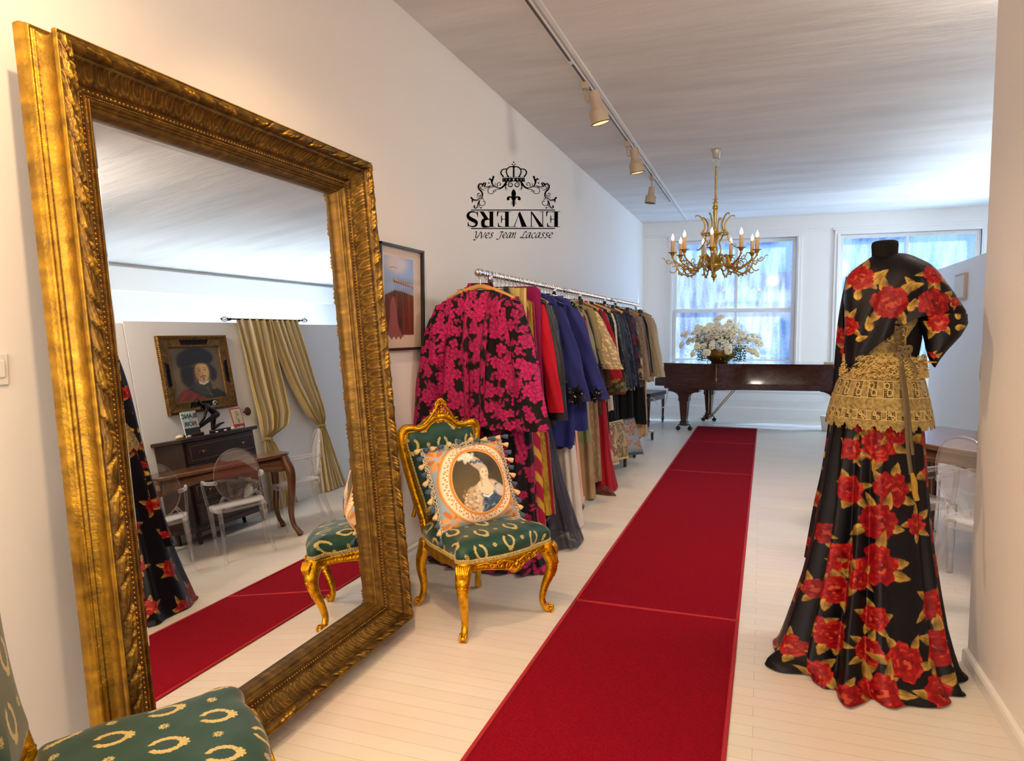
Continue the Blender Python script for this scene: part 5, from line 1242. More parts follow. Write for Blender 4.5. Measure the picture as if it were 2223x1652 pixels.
W_ = [  # Y, label, cat, profile, colour, kind, accent, material, sleeves, hanger, extra
 (4.17, 'gold pleated skirt showing only its ribbed waistband behind the magenta jacket', 'skirt', SK(1.745, 1.0, .235, .25), (190, 168, 96), 'braid', (140, 118, 60), 'satin', None, 'c', {}),
 (4.23, 'crimson dress wound with diagonal gold braid beside the gilt chair', 'dress', [(1.70, .10, .02), (1.66, .18, .03), (1.2, .20, .05), (.8, .26, .06), (.18, .30, .07)], (150, 20, 58), 'spiral', (196, 164, 60), 'satin', None, 'b', {'x': .05, 'dens': (220, 260), 'fold': .15}),
 (4.31, 'crimson dress with vertical glittering gold braid strips', 'dress', [(1.70, .10, .02), (1.66, .18, .03), (1.2, .21, .05), (.8, .28, .06), (.30, .33, .07)], (142, 18, 52), 'braid', (186, 156, 44), 'sequin', None, 'b', {'x': .06, 'dens': (160, 100)}),
 (4.38, 'deep magenta plain silk dress with tall shoulders behind the floral jacket', 'dress', [(1.768, .19, .012), (1.74, .222, .02), (1.3, .23, .04), (.62, .29, .05)], (126, 12, 76), 'plain', (0, 0, 0), 'cloth', None, 'b', {'x': .04}),
 (4.46, 'bright red jacket with a turned cuff peeping out beside the floral sleeve', 'jacket', JK(.98, .22), (190, 12, 40), 'plain', (0, 0, 0), 'cloth', (.72, .055, .052, .09), 'w', {'x': .03}),
 (4.545, 'shiny charcoal crinkled taffeta coat with long sleeve', 'coat', JK(.84, .27), (44, 42, 48), 'tweed', (0, 0, 0), 'satin', (.78, .062, .065, .075), 'w', {'x': .05, 'fold': .45}),
 (4.62, 'long sheer navy organza gown flaring over the floor', 'dress', [(1.70, .09, .02), (1.66, .15, .03), (1.25, .16, .04), (.9, .19, .06), (.45, .29, .12), (.015, .43, .20)], (38, 36, 58), 'plain', (0, 0, 0), 'organza', None, 'b', {'x': .05, 'fold': .5, 'nfold': 10, 'ruffle': .004}),
 (4.69, 'black coat with blue denim lining at the shoulder', 'coat', JK(1.15, .22), (26, 30, 44), 'plain', (0, 0, 0), 'cloth', (.5, .06, .055, .05), 'w', {}),
 (4.77, 'charcoal pinstripe jacket squeezed beside the navy wool cape', 'jacket', JK(1.1, .22), (30, 30, 36), 'check', (52, 50, 60), 'cloth', (.55, .06, .052, .06), 'b', {}),
 (4.87, 'royal navy wool cape with a black feather cuff, the nearer of two', 'cape', [(1.755, .08, .03), (1.72, .18, .04), (1.62, .22, .05), (1.3, .27, .06), (.9, .33, .07), (.66, .34, .08)], (34, 40, 104), 'plain', (0, 0, 0), 'cloth', (.68, .07, .10, .13), 'w', {'x': .03, 'fold': .5, 'nfold': 6}),
 (4.98, 'navy satin skirt hanging lowest beneath the nearer wool cape', 'skirt', SK(1.60, .62, .18, .32, .05), (30, 36, 96), 'plain', (0, 0, 0), 'satin', None, 'c', {}),
 (5.07, 'white tulle underskirt reaching the floor between navy garments', 'skirt', SK(1.5, .012, .16, .33, .10), (226, 220, 212), 'plain', (0, 0, 0), 'tulle', None, 'c', {'fold': .5, 'nfold': 13, 'x': .05}),
 (5.17, 'black dress with pale gold flower appliques down to the floor', 'dress', [(1.70, .10, .02), (1.66, .17, .03), (1.2, .19, .05), (.6, .26, .06), (.02, .30, .08)], (18, 18, 22), 'bigfloral', (196, 178, 120), 'brocade', None, 'b', {'dens': (150, 160)}),
 (5.26, 'royal navy wool cape with feather cuff, the farther of two', 'cape', [(1.755, .08, .03), (1.72, .18, .04), (1.62, .22, .05), (1.3, .27, .06), (.9, .32, .07), (.72, .33, .08)], (36, 42, 108), 'plain', (0, 0, 0), 'cloth', (.70, .07, .10, .17), 'w', {'x': .04, 'fold': .5, 'nfold': 6}),
 (5.35, 'black sheer skirt with dark flowers beside the peach one', 'skirt', SK(1.5, .25, .18, .28, .05), (20, 20, 24), 'floral', (50, 50, 58), 'brocade', None, 'c', {}),
 (5.43, 'peach underskirt with plain hem just above the floor', 'skirt', SK(1.4, .10, .17, .30, .06), (222, 168, 142), 'plain', (0, 0, 0), 'satin', None, 'c', {}),
 (5.51, 'black evening jacket trimmed with jewelled feathers at the collar', 'jacket', JK(1.2, .22), (20, 18, 22), 'sequin', (150, 140, 120), 'cloth', (.5, .06, .055, .05), 'b', {}),
 (5.59, 'tapestry jacket of small multicoloured flowers', 'jacket', JK(1.18, .22), (60, 50, 40), 'floral', ((176, 60, 60), (120, 130, 80), (196, 170, 110)), 'brocade', (.42, .06, .055, .06), 'b', {'dens': (150, 110)}),
 (5.67, 'olive green satin dress with bunched hem', 'dress', [(1.735, .07, .02), (1.69, .19, .035), (1.3, .20, .05), (.9, .27, .07), (.56, .30, .10)], (118, 122, 84), 'plain', (0, 0, 0), 'satin', (.45, .06, .06, .07), 'b', {'fold': .6}),
 (5.74, 'dark plum jacket with black feather sleeve edge', 'jacket', JK(1.05, .23), (30, 20, 40), 'tweed', (0, 0, 0), 'cloth', (.64, .06, .06, .12), 'b', {}),
 (5.99, 'beige silk trousers bunching on the floorboards', 'trousers', SK(1.35, .012, .16, .27, .08), (158, 132, 98), 'plain', (0, 0, 0), 'satin', None, 'c', {'fold': .6, 'nfold': 5}),
 (6.06, 'khaki linen shirt jacket at the start of the middle rack', 'jacket', JK(1.0, .22), (132, 122, 88), 'plain', (0, 0, 0), 'cloth', (.5, .055, .05, .05), 'b', {}),
 (6.14, 'gold lace and sequin blouse with wide sleeve', 'blouse', JK(1.13, .25), (160, 140, 112), 'sequin', (226, 206, 150), 'brocade', (.52, .075, .10, .15), 'b', {'fold': .4}),
 (6.22, 'beaded champagne gown beside the brown one', 'dress', [(1.70, .10, .02), (1.66, .18, .03), (1.2, .20, .05), (.6, .25, .06), (.12, .28, .08)], (140, 114, 88), 'floral', (182, 156, 116), 'brocade', None, 'b', {}),
 (6.30, 'chocolate brown suede coat', 'coat', JK(.72, .26), (66, 42, 30), 'plain', (0, 0, 0), 'cloth', (.70, .06, .055, .06), 'w', {}),
 (6.39, 'crimson velvet robe with flowered cuffs and a hem trailing on the floor', 'robe', [(1.735, .07, .02), (1.69, .20, .035), (1.3, .22, .05), (.8, .25, .06), (.3, .30, .09), (.015, .36, .16)], (148, 14, 34), 'plain', (0, 0, 0), 'cloth', (.76, .065, .095, .12), 'b', {'fold': .5, 'x': .02}),
 (6.48, 'yellow silk blouse with blue print showing at the shoulder', 'blouse', JK(1.25, .20), (226, 178, 40), 'floral', (40, 80, 150), 'satin', (.35, .05, .05, .02), 'b', {}),
 (6.56, 'pale grey printed blouse with turquoise leaves at its hem', 'blouse', JK(.80, .24), (206, 200, 188), 'bigfloral', (60, 130, 160), 'cloth', (.4, .055, .05, .03), 'b', {}),
 (6.64, 'black velvet coat reaching below its neighbours', 'coat', JK(.50, .26), (14, 14, 17), 'plain', (0, 0, 0), 'cloth', (.72, .06, .055, .06), 'b', {}),
 (6.73, 'black tailored jacket ahead of the long white coat', 'jacket', JK(.95, .24), (16, 17, 20), 'sequin', (70, 74, 84), 'cloth', (.70, .06, .055, .07), 'b', {}),
 (6.82, 'long cream wool coat, the only pale one of the dark group', 'coat', JK(.70, .26), (206, 196, 178), 'tweed', (0, 0, 0), 'cloth', (.74, .06, .055, .07), 'w', {}),
 (6.91, 'black wool coat directly behind the cream coat', 'coat', JK(.60, .26), (15, 15, 18), 'plain', (0, 0, 0), 'cloth', (.72, .06, .055, .07), 'b', {}),
 (7.01, 'black sequinned evening jacket with pinpoint sparkles', 'jacket', JK(.85, .25), (18, 20, 24), 'sequin', (110, 116, 128), 'sequin', (.70, .06, .055, .08), 'b', {}),
 (7.12, 'midnight navy quilted jacket with diamond stitching', 'jacket', JK(.92, .25), (22, 27, 42), 'check', (38, 46, 64), 'satin', (.74, .062, .056, .08), 'b', {}),
 (7.24, 'midnight navy brocade jacket with tone-on-tone leaves', 'jacket', JK(.95, .25), (22, 28, 44), 'floral', (42, 52, 74), 'brocade', (.76, .062, .056, .09), 'b', {}),
 (7.36, 'long navy velvet trousers hanging low in the middle rack', 'trousers', SK(1.35, .20, .16, .22, .05), (20, 26, 44), 'plain', (0, 0, 0), 'cloth', None, 'c', {}),
 (7.46, 'dark blue sequinned jacket last but one on the middle rack', 'jacket', JK(.90, .25), (24, 32, 54), 'sequin', (70, 90, 120), 'sequin', (.76, .062, .056, .10), 'w', {}),
 (7.58, 'navy jacket with striped cuff at the end of the middle rack', 'jacket', JK(.92, .25), (20, 24, 40), 'plain', (0, 0, 0), 'cloth', (.78, .062, .056, .11), 'b', {}),
 (7.98, 'dark jacket with red embroidered yoke first on the far rack', 'jacket', JK(1.0, .25), (30, 22, 28), 'floral', ((150, 30, 40), (40, 60, 110)), 'brocade', (.60, .06, .055, .06), 'b', {}),
 (8.10, 'cream and taupe snakeskin print coat', 'coat', JK(.80, .25), (176, 160, 132), 'floral', (70, 60, 50), 'brocade', (.74, .06, .055, .07), 'b', {}),
 (8.22, 'long black velvet skirt on the far rack', 'skirt', SK(1.3, .10, .17, .24, .06), (14, 13, 16), 'plain', (0, 0, 0), 'cloth', None, 'c', {}),
 (8.34, 'taupe tweed coat with lapels, front of the taupe group', 'coat', JK(.86, .26), (132, 114, 94), 'tweed', (0, 0, 0), 'cloth', (.76, .066, .058, .08), 'b', {}),
 (8.48, 'rosy beige linen jacket behind the taupe tweed', 'jacket', JK(.92, .26), (150, 124, 104), 'plain', (0, 0, 0), 'cloth', (.74, .066, .058, .08), 'w', {}),
 (8.62, 'brown leather coat with dark seams on the far rack', 'coat', JK(.80, .26), (92, 70, 52), 'plain', (0, 0, 0), 'satin', (.74, .064, .058, .08), 'b', {}),
 (8.76, 'black jacket with olive piping between the brown coats', 'jacket', JK(.9, .26), (24, 24, 22), 'plain', (0, 0, 0), 'cloth', (.70, .062, .058, .08), 'b', {}),
 (8.92, 'khaki cotton coat with patch pockets', 'coat', JK(.85, .26), (140, 124, 92), 'plain', (0, 0, 0), 'cloth', (.76, .066, .058, .09), 'b', {}),
 (9.08, 'black velvet trousers with ivory trim at the knee', 'trousers', SK(1.3, .28, .17, .24, .06), (16, 15, 18), 'plain', (0, 0, 0), 'cloth', None, 'c', {}),
 (9.22, 'camel wool trousers hanging lowest at the far end', 'trousers', SK(1.3, .10, .16, .20, .06), (196, 156, 112), 'plain', (0, 0, 0), 'cloth', None, 'c', {'x': .03}),
 (9.36, 'sand coloured wool coat one before the end of the far rack', 'coat', JK(.83, .27), (186, 164, 130), 'plain', (0, 0, 0), 'cloth', (.78, .068, .06, .10), 'b', {}),
 (9.52, 'pale beige trench coat last on the far rack, next to the piano', 'coat', JK(.80, .27), (196, 180, 148), 'plain', (0, 0, 0), 'cloth', (.80, .068, .06, .12), 'w', {}),
]
gar = {}
for i, (Y, lab, cat, prof, base, kind, acc, mt, sl, hg, kw) in enumerate(W_):
    gar[i] = garment(Y, lab, cat, prof, base, kind, acc, mt, sl, seed=40 + i, hg=hg, **kw)
    short = {'w': 'wooden hanger', 'b': 'slim black hanger', 'c': 'chrome clip hanger'}[hg]; wd = lab.replace(',', '').split(' ')[:9]
    while wd[-1] in ('with', 'and', 'the', 'of', 'its', 'at', 'behind', 'on', 'a', 'in', 'by', 'over', 'under', 'beside', 'down', 'to', 'reaching', 'showing', 'between', 'below', 'directly', 'ahead', 'only', 'first', 'one', 'last', 'but'): wd.pop()
    hanger(Y, hg, short + ' holding the ' + ' '.join(wd))
# crimson robe cuffs: flowered ends
M['featherblack'] = mat('black_feather', (.012, .012, .016), .55)
M['pearl'] = mat('gold_pearl_bead', lin(220, 196, 130), .25, .4)
def feather(parent, c, R, n, seed, beads=5):
    r = np.random.default_rng(seed); b = MB()
    for k in range(n):
        d = r.normal(size=3); d /= np.linalg.norm(d); L = R * r.uniform(.7, 1.2); s = np.cross(d, r.normal(size=3)); s /= np.linalg.norm(s)
        f = np.linspace(0, 1, 5)[:, None]; P = A(c) + d * L * f + s * .25 * L * f ** 2; w = (.012 * np.sin(f * PI * .9 + .2)) * R / .05; v = np.cross(d, s)
        b.add(surf(np.stack([P - v * w, P, P + v * w])))
    b.build('feather_cuff', M['featherblack'], parent)
    if not beads: return
    b = MB()
    for k in range(beads): b.add(ball(.005, tuple(A(c) + r.normal(size=3) * R * .30 + A([.02, -R * .75, 0])), 6))
    b.build('pearl_beads', M['pearl'], parent)
feather(gar[9], (.37, -.07, -.80), .068, 110, 1); feather(gar[13], (.40, -.07, -.83), .066, 110, 2)
feather(gar[16], (.16, -.04, -.16), .055, 90, 3, 8); feather(gar[16], (.19, -.04, -.24), .050, 90, 4, 6)
for k in range(4): feather(gar[19], (.22 + .04 * k, -.03, -.25 - .13 * k), .05, 60, 5 + k, 0)
rc = gar[25]
P = Painter(np.tile(np.linspace(0, .5, 90), 40), np.repeat(np.linspace(0, .16, 40), 90), (60, 34, 22)); r_ = np.random.default_rng(8)
for k in range(50): blossom(P, r_.uniform(0, .5), r_.uniform(0, .16), .022, ((70, 50, 20), (160, 120, 60)) if k % 2 else ((40, 60, 40), (96, 110, 66)), r_)
a = np.linspace(0, 2 * PI, 90)[None]; zz = np.linspace(-.93, -.79, 40)[:, None]; G = np.stack([.338 + .105 * np.cos(a) + 0 * zz, -.03 + .07 * np.sin(a) + 0 * zz, zz + .02 * np.cos(a)], -1)
V, F = surf(G); mk('flowered_cuff', V, F, M['brocade'], rc, col=P.C)
f = np.linspace(0, 1, 60)[:, None]; a = np.linspace(0, 2 * PI, 40)[None]; rr = .035 * np.sin(f * PI * .94 + .15)
G = np.stack([.10 + .30 * f + 0 * a, -.12 - .10 * f + rr * np.cos(a) * 1.5, -RZ_ + .004 + rr * (1 + np.sin(a)) * (1 + .8 * f ** 3)], -1); P = Painter(np.broadcast_to(f * .3, (60, 40)), np.broadcast_to(a * .04, (60, 40)), (110, 20, 30))
for k in range(20): blossom(P, r_.uniform(.08, .3), r_.uniform(0, .2), .02, ((60, 50, 20), (150, 124, 66)) if k % 2 else ((40, 50, 40), (86, 100, 66)), r_)
V, F = surf(G); mk('trailing_hem', V, F, M['brocade'], rc, col=P.C)

# tasselled cushions stacked on the low shelf of the racks
M['tapestry'] = mat('tapestry_cloth', (1, 1, 1), .8, attr=True, bump=(400, .5))
def floor_cushion(lab, loc, rz, tilt, base, acc, fr, seed):
    t = thing('fringed_cushion', lab, 'cushion', loc, rz, 'tapestry cushions under the racks'); t.rotation_euler = (tilt, 0, rz)
    n = 110; u = np.linspace(-1, 1, n); U, V = np.meshgrid(u, u, indexing='ij'); X = U * .19 * (1 - .05 * (1 - V ** 2)); Z = V * .19 * (1 - .05 * (1 - U ** 2)); th = .07 * ((1 - U ** 4) * (1 - V ** 4)) ** .5
    P = Painter(U * .19, V * .19, base); r = np.random.default_rng(seed)
    for k in range(26): rose(P, r.uniform(-.18, .18), r.uniform(-.18, .18), r.uniform(.02, .035), 0, (tuple(int(c * .5) for c in acc), acc, tuple(min(255, int(c * 1.15)) for c in acc), (230, 220, 190)), r, 1, 3, ((110, 110, 70), (60, 60, 40)))
    b = MB(); v, f_ = surf(np.stack([X, -th, Z], -1)); b.add((v, f_), col=P.C); v, f_ = surf(np.stack([X, th, Z], -1)[::-1]); b.add((v, f_), col=P.C); b.build('pillow', M['tapestry'], t)
    b = MB(); E = [(-1 + k / 15, -1) for k in range(30)] + [(1, -1 + k / 15) for k in range(30)] + [(1 - k / 15, 1) for k in range(30)] + [(-1, 1 - k / 15) for k in range(30)]
    for q, (a_, c_) in enumerate(E):
        p = A([a_ * .19 * (1 - .05 * (1 - c_ * c_)), 0, c_ * .19 * (1 - .05 * (1 - a_ * a_))]); d = p / (np.linalg.norm(p)); b.add(tube([p, p + d * .018 + A([0, 0, -.006])], [.006, .008], 6))
    b.build('fringe', fr, t)
floor_cushion('cream flowered cushion with a tassel, under the middle rack nearest the red robe', (-1.43, 6.72, .36), 1.25, -.25, (196, 178, 146), (150, 70, 66), M['tascream'], 1)
floor_cushion('beige leaf-patterned cushion between the two others under the rack', (-1.42, 7.15, .35), 1.15, -.2, (176, 156, 124), (120, 100, 70), M['tascream'], 2)
floor_cushion('grey-blue flowered cushion with blue fringe, farthest under the rack', (-1.37, 7.50, .34), .95, -.35, (146, 150, 158), (164, 110, 96), M['tasblue'], 3)
# ================================================================== ROSE BROCADE GOWN ON A DRESS FORM
M['rosesatin'] = mat('rose_brocade_satin', (1, 1, 1), .40, attr=True, bump=(600, .12), spec=.22)
REDS = [((62, 4, 9), (128, 10, 17), (160, 18, 20), (200, 96, 54)), ((56, 4, 10), (116, 9, 18), (146, 17, 24), (184, 78, 48))]
DK = (9, 8, 16); GOLD = ((176, 142, 66), (96, 72, 32))
gown = thing('gown', 'black satin gown printed with red roses and gold leaves, with a train', 'dress', (.48, 3.45, 0)); GO = A([.48, 3.45, 0])
EYE = A([0, 0, CAMH])
def skirt():
    rows = A([  # z, xl, xr, y front, y back
        (1.40, .375, .615, 3.34, 3.58), (1.25, .345, .640, 3.325, 3.60), (1.10, .305, .665, 3.30, 3.63), (.935, .285, .678, 3.275, 3.66), (.74, .265, .694, 3.25, 3.68), (.55, .242, .712, 3.22, 3.70),
        (.355, .20, .740, 3.175, 3.72), (.20, .155, .765, 3.125, 3.74), (.10, .125, .790, 3.085, 3.76), (.045, .105, .805, 3.05, 3.77), (.012, .09, .822, 3.025, 3.78), (.006, .08, .832, 3.01, 3.79)])
    nz, nt = 560, 760; k = np.linspace(0, 1, len(rows)); zz = np.linspace(0, 1, nz); R = np.stack([np.interp(zz, k, rows[:, i]) for i in range(5)], 1)
    for _ in range(25): R[1:-1] = (R[:-2] + 2 * R[1:-1] + R[2:]) / 4
    th = np.linspace(0, 2 * PI, nt, endpoint=False)[None]      # 0 = +x, -pi/2 = front
    xc, a = (R[:, 1] + R[:, 2]) / 2, (R[:, 2] - R[:, 1]) / 2; yc, b_ = (R[:, 3] + R[:, 4]) / 2, (R[:, 4] - R[:, 3]) / 2
    g = lambda c, w: np.exp(-((np.angle(np.exp(1j * (th - c)))) / w) ** 2)
    d = smoothstep(.10, .55, zz)[:, None]; lo = smoothstep(.70, .97, zz)[:, None]
    tw = .18 * np.sin(zz * 3)[:, None]
    def gg(c, w, dr=0.0): return np.exp(-((np.angle(np.exp(1j * (th - c - dr * zz[:, None])))) / w) ** 2)
    F = (.10 * gg(-2.75, .10) - .16 * gg(-2.55, .10, .1) + .13 * gg(-2.36, .09, .1) - .17 * gg(-2.16, .08, .16) + .12 * gg(-2.0, .08, .2) - .13 * gg(-1.84, .07, .25) + .07 * gg(-1.65, .10, .25)
         - .02 * gg(-1.3, .3) - .08 * gg(-.72, .08, .10) + .08 * gg(-.55, .10, .06) - .10 * gg(-.32, .09) + .07 * gg(-.05, .12) + .08 * np.sin(th * 9) * gg(1.5, 1.1))
    F = F * (.25 + .75 * d)
    F = F + lo * (.10 * gg(-1.9, .16) - .20 * gg(-2.28, .13) + .12 * gg(-2.62, .2) + .015 * np.sin(th * 7 + 1) + .05 * gg(-.9, .2))
    rr = 1 + F
    X = xc[:, None] + a[:, None] * rr * np.cos(th); Y = yc[:, None] + b_[:, None] * rr * np.sin(th)
    Z = R[:, 0:1] + 0 * th
    Z = Z + lo * (1 - smoothstep(.90, 1, zz)[:, None]) * (.030 * gg(-2.0, .2) + .03 * gg(-2.7, .2) + .02 * gg(-1.0, .25))
    Z = np.maximum(Z + smoothstep(.93, 1, zz)[:, None] * .003 * (1 + np.sin(th * 13)), .003)
    P = np.stack([X, Y, Z], -1)
    Vl = np.cumsum(np.r_[np.zeros((1, nt)), np.linalg.norm(np.diff(P, axis=0), axis=2)], 0)
    pt = Painter(np.broadcast_to(th, X.shape), Vl, DK); Pf = P.reshape(-1, 3); aloc = np.broadcast_to(((a + b_) / 2)[:, None], X.shape).ravel(); fm = (np.sin(th) < .3) & (X > -9)
    r = np.random.default_rng(4)
    pts = [(0.462, 1.005, 0.081), (0.537, 1.059, 0.059), (0.638, 1.053, 0.086), (0.648, 0.909, 0.086), (0.387, 1.091, 0.045), (0.369, 0.981, 0.054), (0.373, 0.812, 0.068), (0.528, 0.827, 0.086), (0.473, 0.678, 0.086), (0.626, 0.685, 0.059), (0.707, 0.654, 0.054),
           (0.279, 0.612, 0.054), (0.35, 0.525, 0.068), (0.493, 0.493, 0.095), (0.707, 0.517, 0.059), (0.279, 0.477, 0.05), (0.329, 0.371, 0.068), (0.411, 0.422, 0.05), (0.242, 0.36, 0.05), (0.685, 0.346, 0.077), (0.237, 0.206, 0.05), (0.331, 0.168, 0.068),
           (0.473, 0.264, 0.059), (0.139, 0.1, 0.059), (0.453, 0.118, 0.063), (0.601, 0.093, 0.095), (0.725, 0.168, 0.09), (0.247, -0.037, 0.081), (0.51, -0.073, 0.099), (0.365, -0.107, 0.077), (0.744, -0.015, 0.095)]
    cand = np.nonzero(fm.ravel() if fm.shape == X.shape else np.broadcast_to(fm, X.shape).ravel())[0][::5]; Pc = Pf[cand] - EYE; Pn = Pc / np.linalg.norm(Pc, axis=1)[:, None]; dist = np.linalg.norm(Pc, axis=1)
    done = []
    for (x, z, rad) in pts:
        v = A([x, 3.25, z]) - EYE; v /= np.linalg.norm(v); ang = 1 - Pn @ v; m = ang < ang.min() + 2e-6; q = cand[np.nonzero(m)[0][np.argmin(dist[m])]]
        rose(pt, pt.X[q], pt.Y[q], rad * .82, r.random() * 6, REDS[int(r.random() < .35)], r, aloc[q], 5, GOLD); done.append(Pf[q])
    for k_ in range(260):       # the rest of the cloth, where no rose was placed yet
        q = int(r.integers(len(Pf))); p = Pf[q]
        if min(np.linalg.norm(p - e) for e in done) > .185: rose(pt, pt.X[q], pt.Y[q], r.uniform(.055, .072), r.random() * 6, REDS[int(r.random() < .35)], r, aloc[q], 5, GOLD); done.append(p)
    V, Fc = surf(P - GO, False, True); mk('skirt', V, Fc, M['rosesatin'], gown, col=pt.C)
skirt()

def sheet(name, P, roses, leaves, mt='rosesatin', base=DK, seed=3):
    pt = Painter(P[..., 0] + 0.0, P[..., 2], base); r = np.random.default_rng(seed)
    for x, z, L in leaves: p = pt.near(x, z, L * 1.4); leaf(p, -L / 2, 0, L, L * .26, r.uniform(0, 3), (200, 164, 72), GOLD[1]); pt.back(p)
    for x, z, rad in roses: rose(pt, x, z, rad * .66, r.random() * 6, REDS[int(r.random() < .3)], r, 1, 4, GOLD)
    V, F = surf(P - GO); return mk(name, V, F, M[mt], gown, col=pt.C)
# cape over shoulders and bent arm
TOP = A([(0.335, 1.60), (0.340, 1.697), (0.363, 1.741), (0.416, 1.783), (0.455, 1.806), (0.556, 1.812), (0.627, 1.784), (0.679, 1.747), (0.742, 1.659), (0.802, 1.561)])
BOT = A([(0.345, 1.291), (0.362, 1.312), (0.389, 1.344), (0.449, 1.413), (0.501, 1.456), (0.552, 1.503), (0.611, 1.536), (0.679, 1.54), (0.737, 1.541), (0.800, 1.550)])
T_, B_ = cr(TOP, 22), cr(BOT, 22); n = len(T_); u = np.linspace(0, 1, n)[:, None]; v = np.linspace(0, 1, 200)[None]
bul = (.138 * np.sin(np.clip(v * 1.15, 0, 1) * PI * .5) ** .42) * (np.sin(np.clip(u * .98 + .02, 0, 1) * PI) ** .40)
fold = .010 * np.sin((u * 1.3 + v * .6) * 16) * smoothstep(.15, .6, v) * np.sin(u * PI) + .012 * np.exp(-((u - .62 - .14 * v) / .02) ** 2) * smoothstep(.1, .5, v) * -1
X = T_[:, 0:1] * (1 - v) + B_[:, 0:1] * v; Z = T_[:, 1:2] * (1 - v) + B_[:, 1:2] * v
CR = [(0.389, 1.708, 0.078), (0.496, 1.598, 0.100), (0.661, 1.596, 0.088), (0.664, 1.715, 0.062), (0.338, 1.50, 0.065), (.745, 1.60, .03)]
CL = [(0.428, 1.675, 0.10), (0.47, 1.68, 0.09), (0.377, 1.544, 0.06), (0.462, 1.478, 0.067), (0.590, 1.655, 0.07), (0.718, 1.698, 0.05), (0.694, 1.663, 0.056), (0.752, 1.583, 0.056), (0.609, 1.665, 0.051), (.40, 1.44, .05), (.60, 1.56, .06), (.41, 1.61, .06)]
P = np.stack([X, 3.44 - bul + fold, Z], -1); sheet('cape_front', P, CR, CL)
P = np.stack([X, 3.445 + bul * .95 - fold, Z - .02 * v], -1)[::-1]; sheet('cape_back', P, [(.40, 1.62, .08), (.55, 1.66, .085), (.52, 1.5, .08), (.68, 1.63, .08)], [(.47, 1.58, .07), (.62, 1.7, .06)], seed=9)
# lower half of the bent sleeve, elbow to waist
SR = A([(1.549, .612, .798, .080), (1.515, .618, .796, .088), (1.47, .630, .768, .084), (1.42, .640, .722, .070), (1.385, .643, .694, .056), (1.358, .648, .676, .042)])
f = np.linspace(0, 1, 120); R4 = np.stack([np.interp(f, np.linspace(0, 1, 6), SR[:, i]) for i in range(4)], 1); a = np.linspace(0, 2 * PI, 180)[None]
for _ in range(6): R4[1:-1] = (R4[:-2] + 2 * R4[1:-1] + R4[2:]) / 4
xc_, a_ = (R4[:, 1] + R4[:, 2]) / 2, (R4[:, 2] - R4[:, 1]) / 2
P = np.stack([xc_[:, None] + a_[:, None] * np.cos(a) * (1 + .03 * np.sin(4 * a + 5 * f[:, None])), 3.39 - .06 * f[:, None] + R4[:, 3:4] * np.sin(a) * (1 + .05 * np.sin(3 * a + 7 * f[:, None])), R4[:, 0:1] + .03 * f[:, None] * np.cos(a) * -1], -1)
sheet('bent_sleeve', P, [(.675, 1.515, .058), (.655, 1.378, .022)], [(.735, 1.505, .07), (.715, 1.475, .07), (.772, 1.525, .05), (.688, 1.37, .03), (.76, 1.49, .05)], seed=5)
mk('bangle', *tube([(.645 + .03 * math.cos(q) - GO[0], 3.31 + .03 * math.sin(q) - GO[1], 1.352) for q in np.linspace(0, 6.283, 24)], .004, 6), M['gold'], gown)
# long hanging sleeve panel on the left
PL = cr(A([(0.349, 1.727), (0.322, 1.518), (0.307, 1.2), (0.280, 0.876), (0.245, 0.655), (0.212, 0.404)]), 50); PR = cr(A([(0.393, 1.66), (0.392, 1.31), (0.388, 1.101), (0.375, 0.89), (0.352, 0.675), (0.296, 0.418)]), 50)
v = np.linspace(0, 1, 150)[None]; q = np.linspace(0, 1, len(PL))[:, None]
for nm, sg, sd in (('hanging_sleeve', -1, 6), ('hanging_sleeve_lining', 1, 7)):
    X = PL[:, 0:1] * (1 - v) + PR[:, 0:1] * v; Z = PL[:, 1:2] * (1 - v) + PR[:, 1:2] * v
    Y = 3.52 + sg * .055 * np.sin(v * PI) ** .7 * np.sin(np.clip(q * 4 + .1, 0, PI / 2)) + .014 * np.sin(v * 13 + q * 2) + .04 * q - .10 * (1 - v) * q * 0
    P = np.stack([X, Y, Z], -1); P = P if sg < 0 else P[::-1]
    sheet(nm, P, [(0.333, 1.455, 0.058), (0.362, 1.385, 0.045), (0.338, 1.089, 0.058), (0.322, 0.962, 0.053), (0.333, 0.823, 0.058), (0.288, 0.691, 0.058), (0.311, 0.564, 0.058), (0.254, 0.483, 0.049)], [(.33, 1.30, .06), (.35, 1.19, .06), (.31, .89, .05), (.33, .75, .05)], base=DK if sg < 0 else (20, 30, 62), seed=sd)

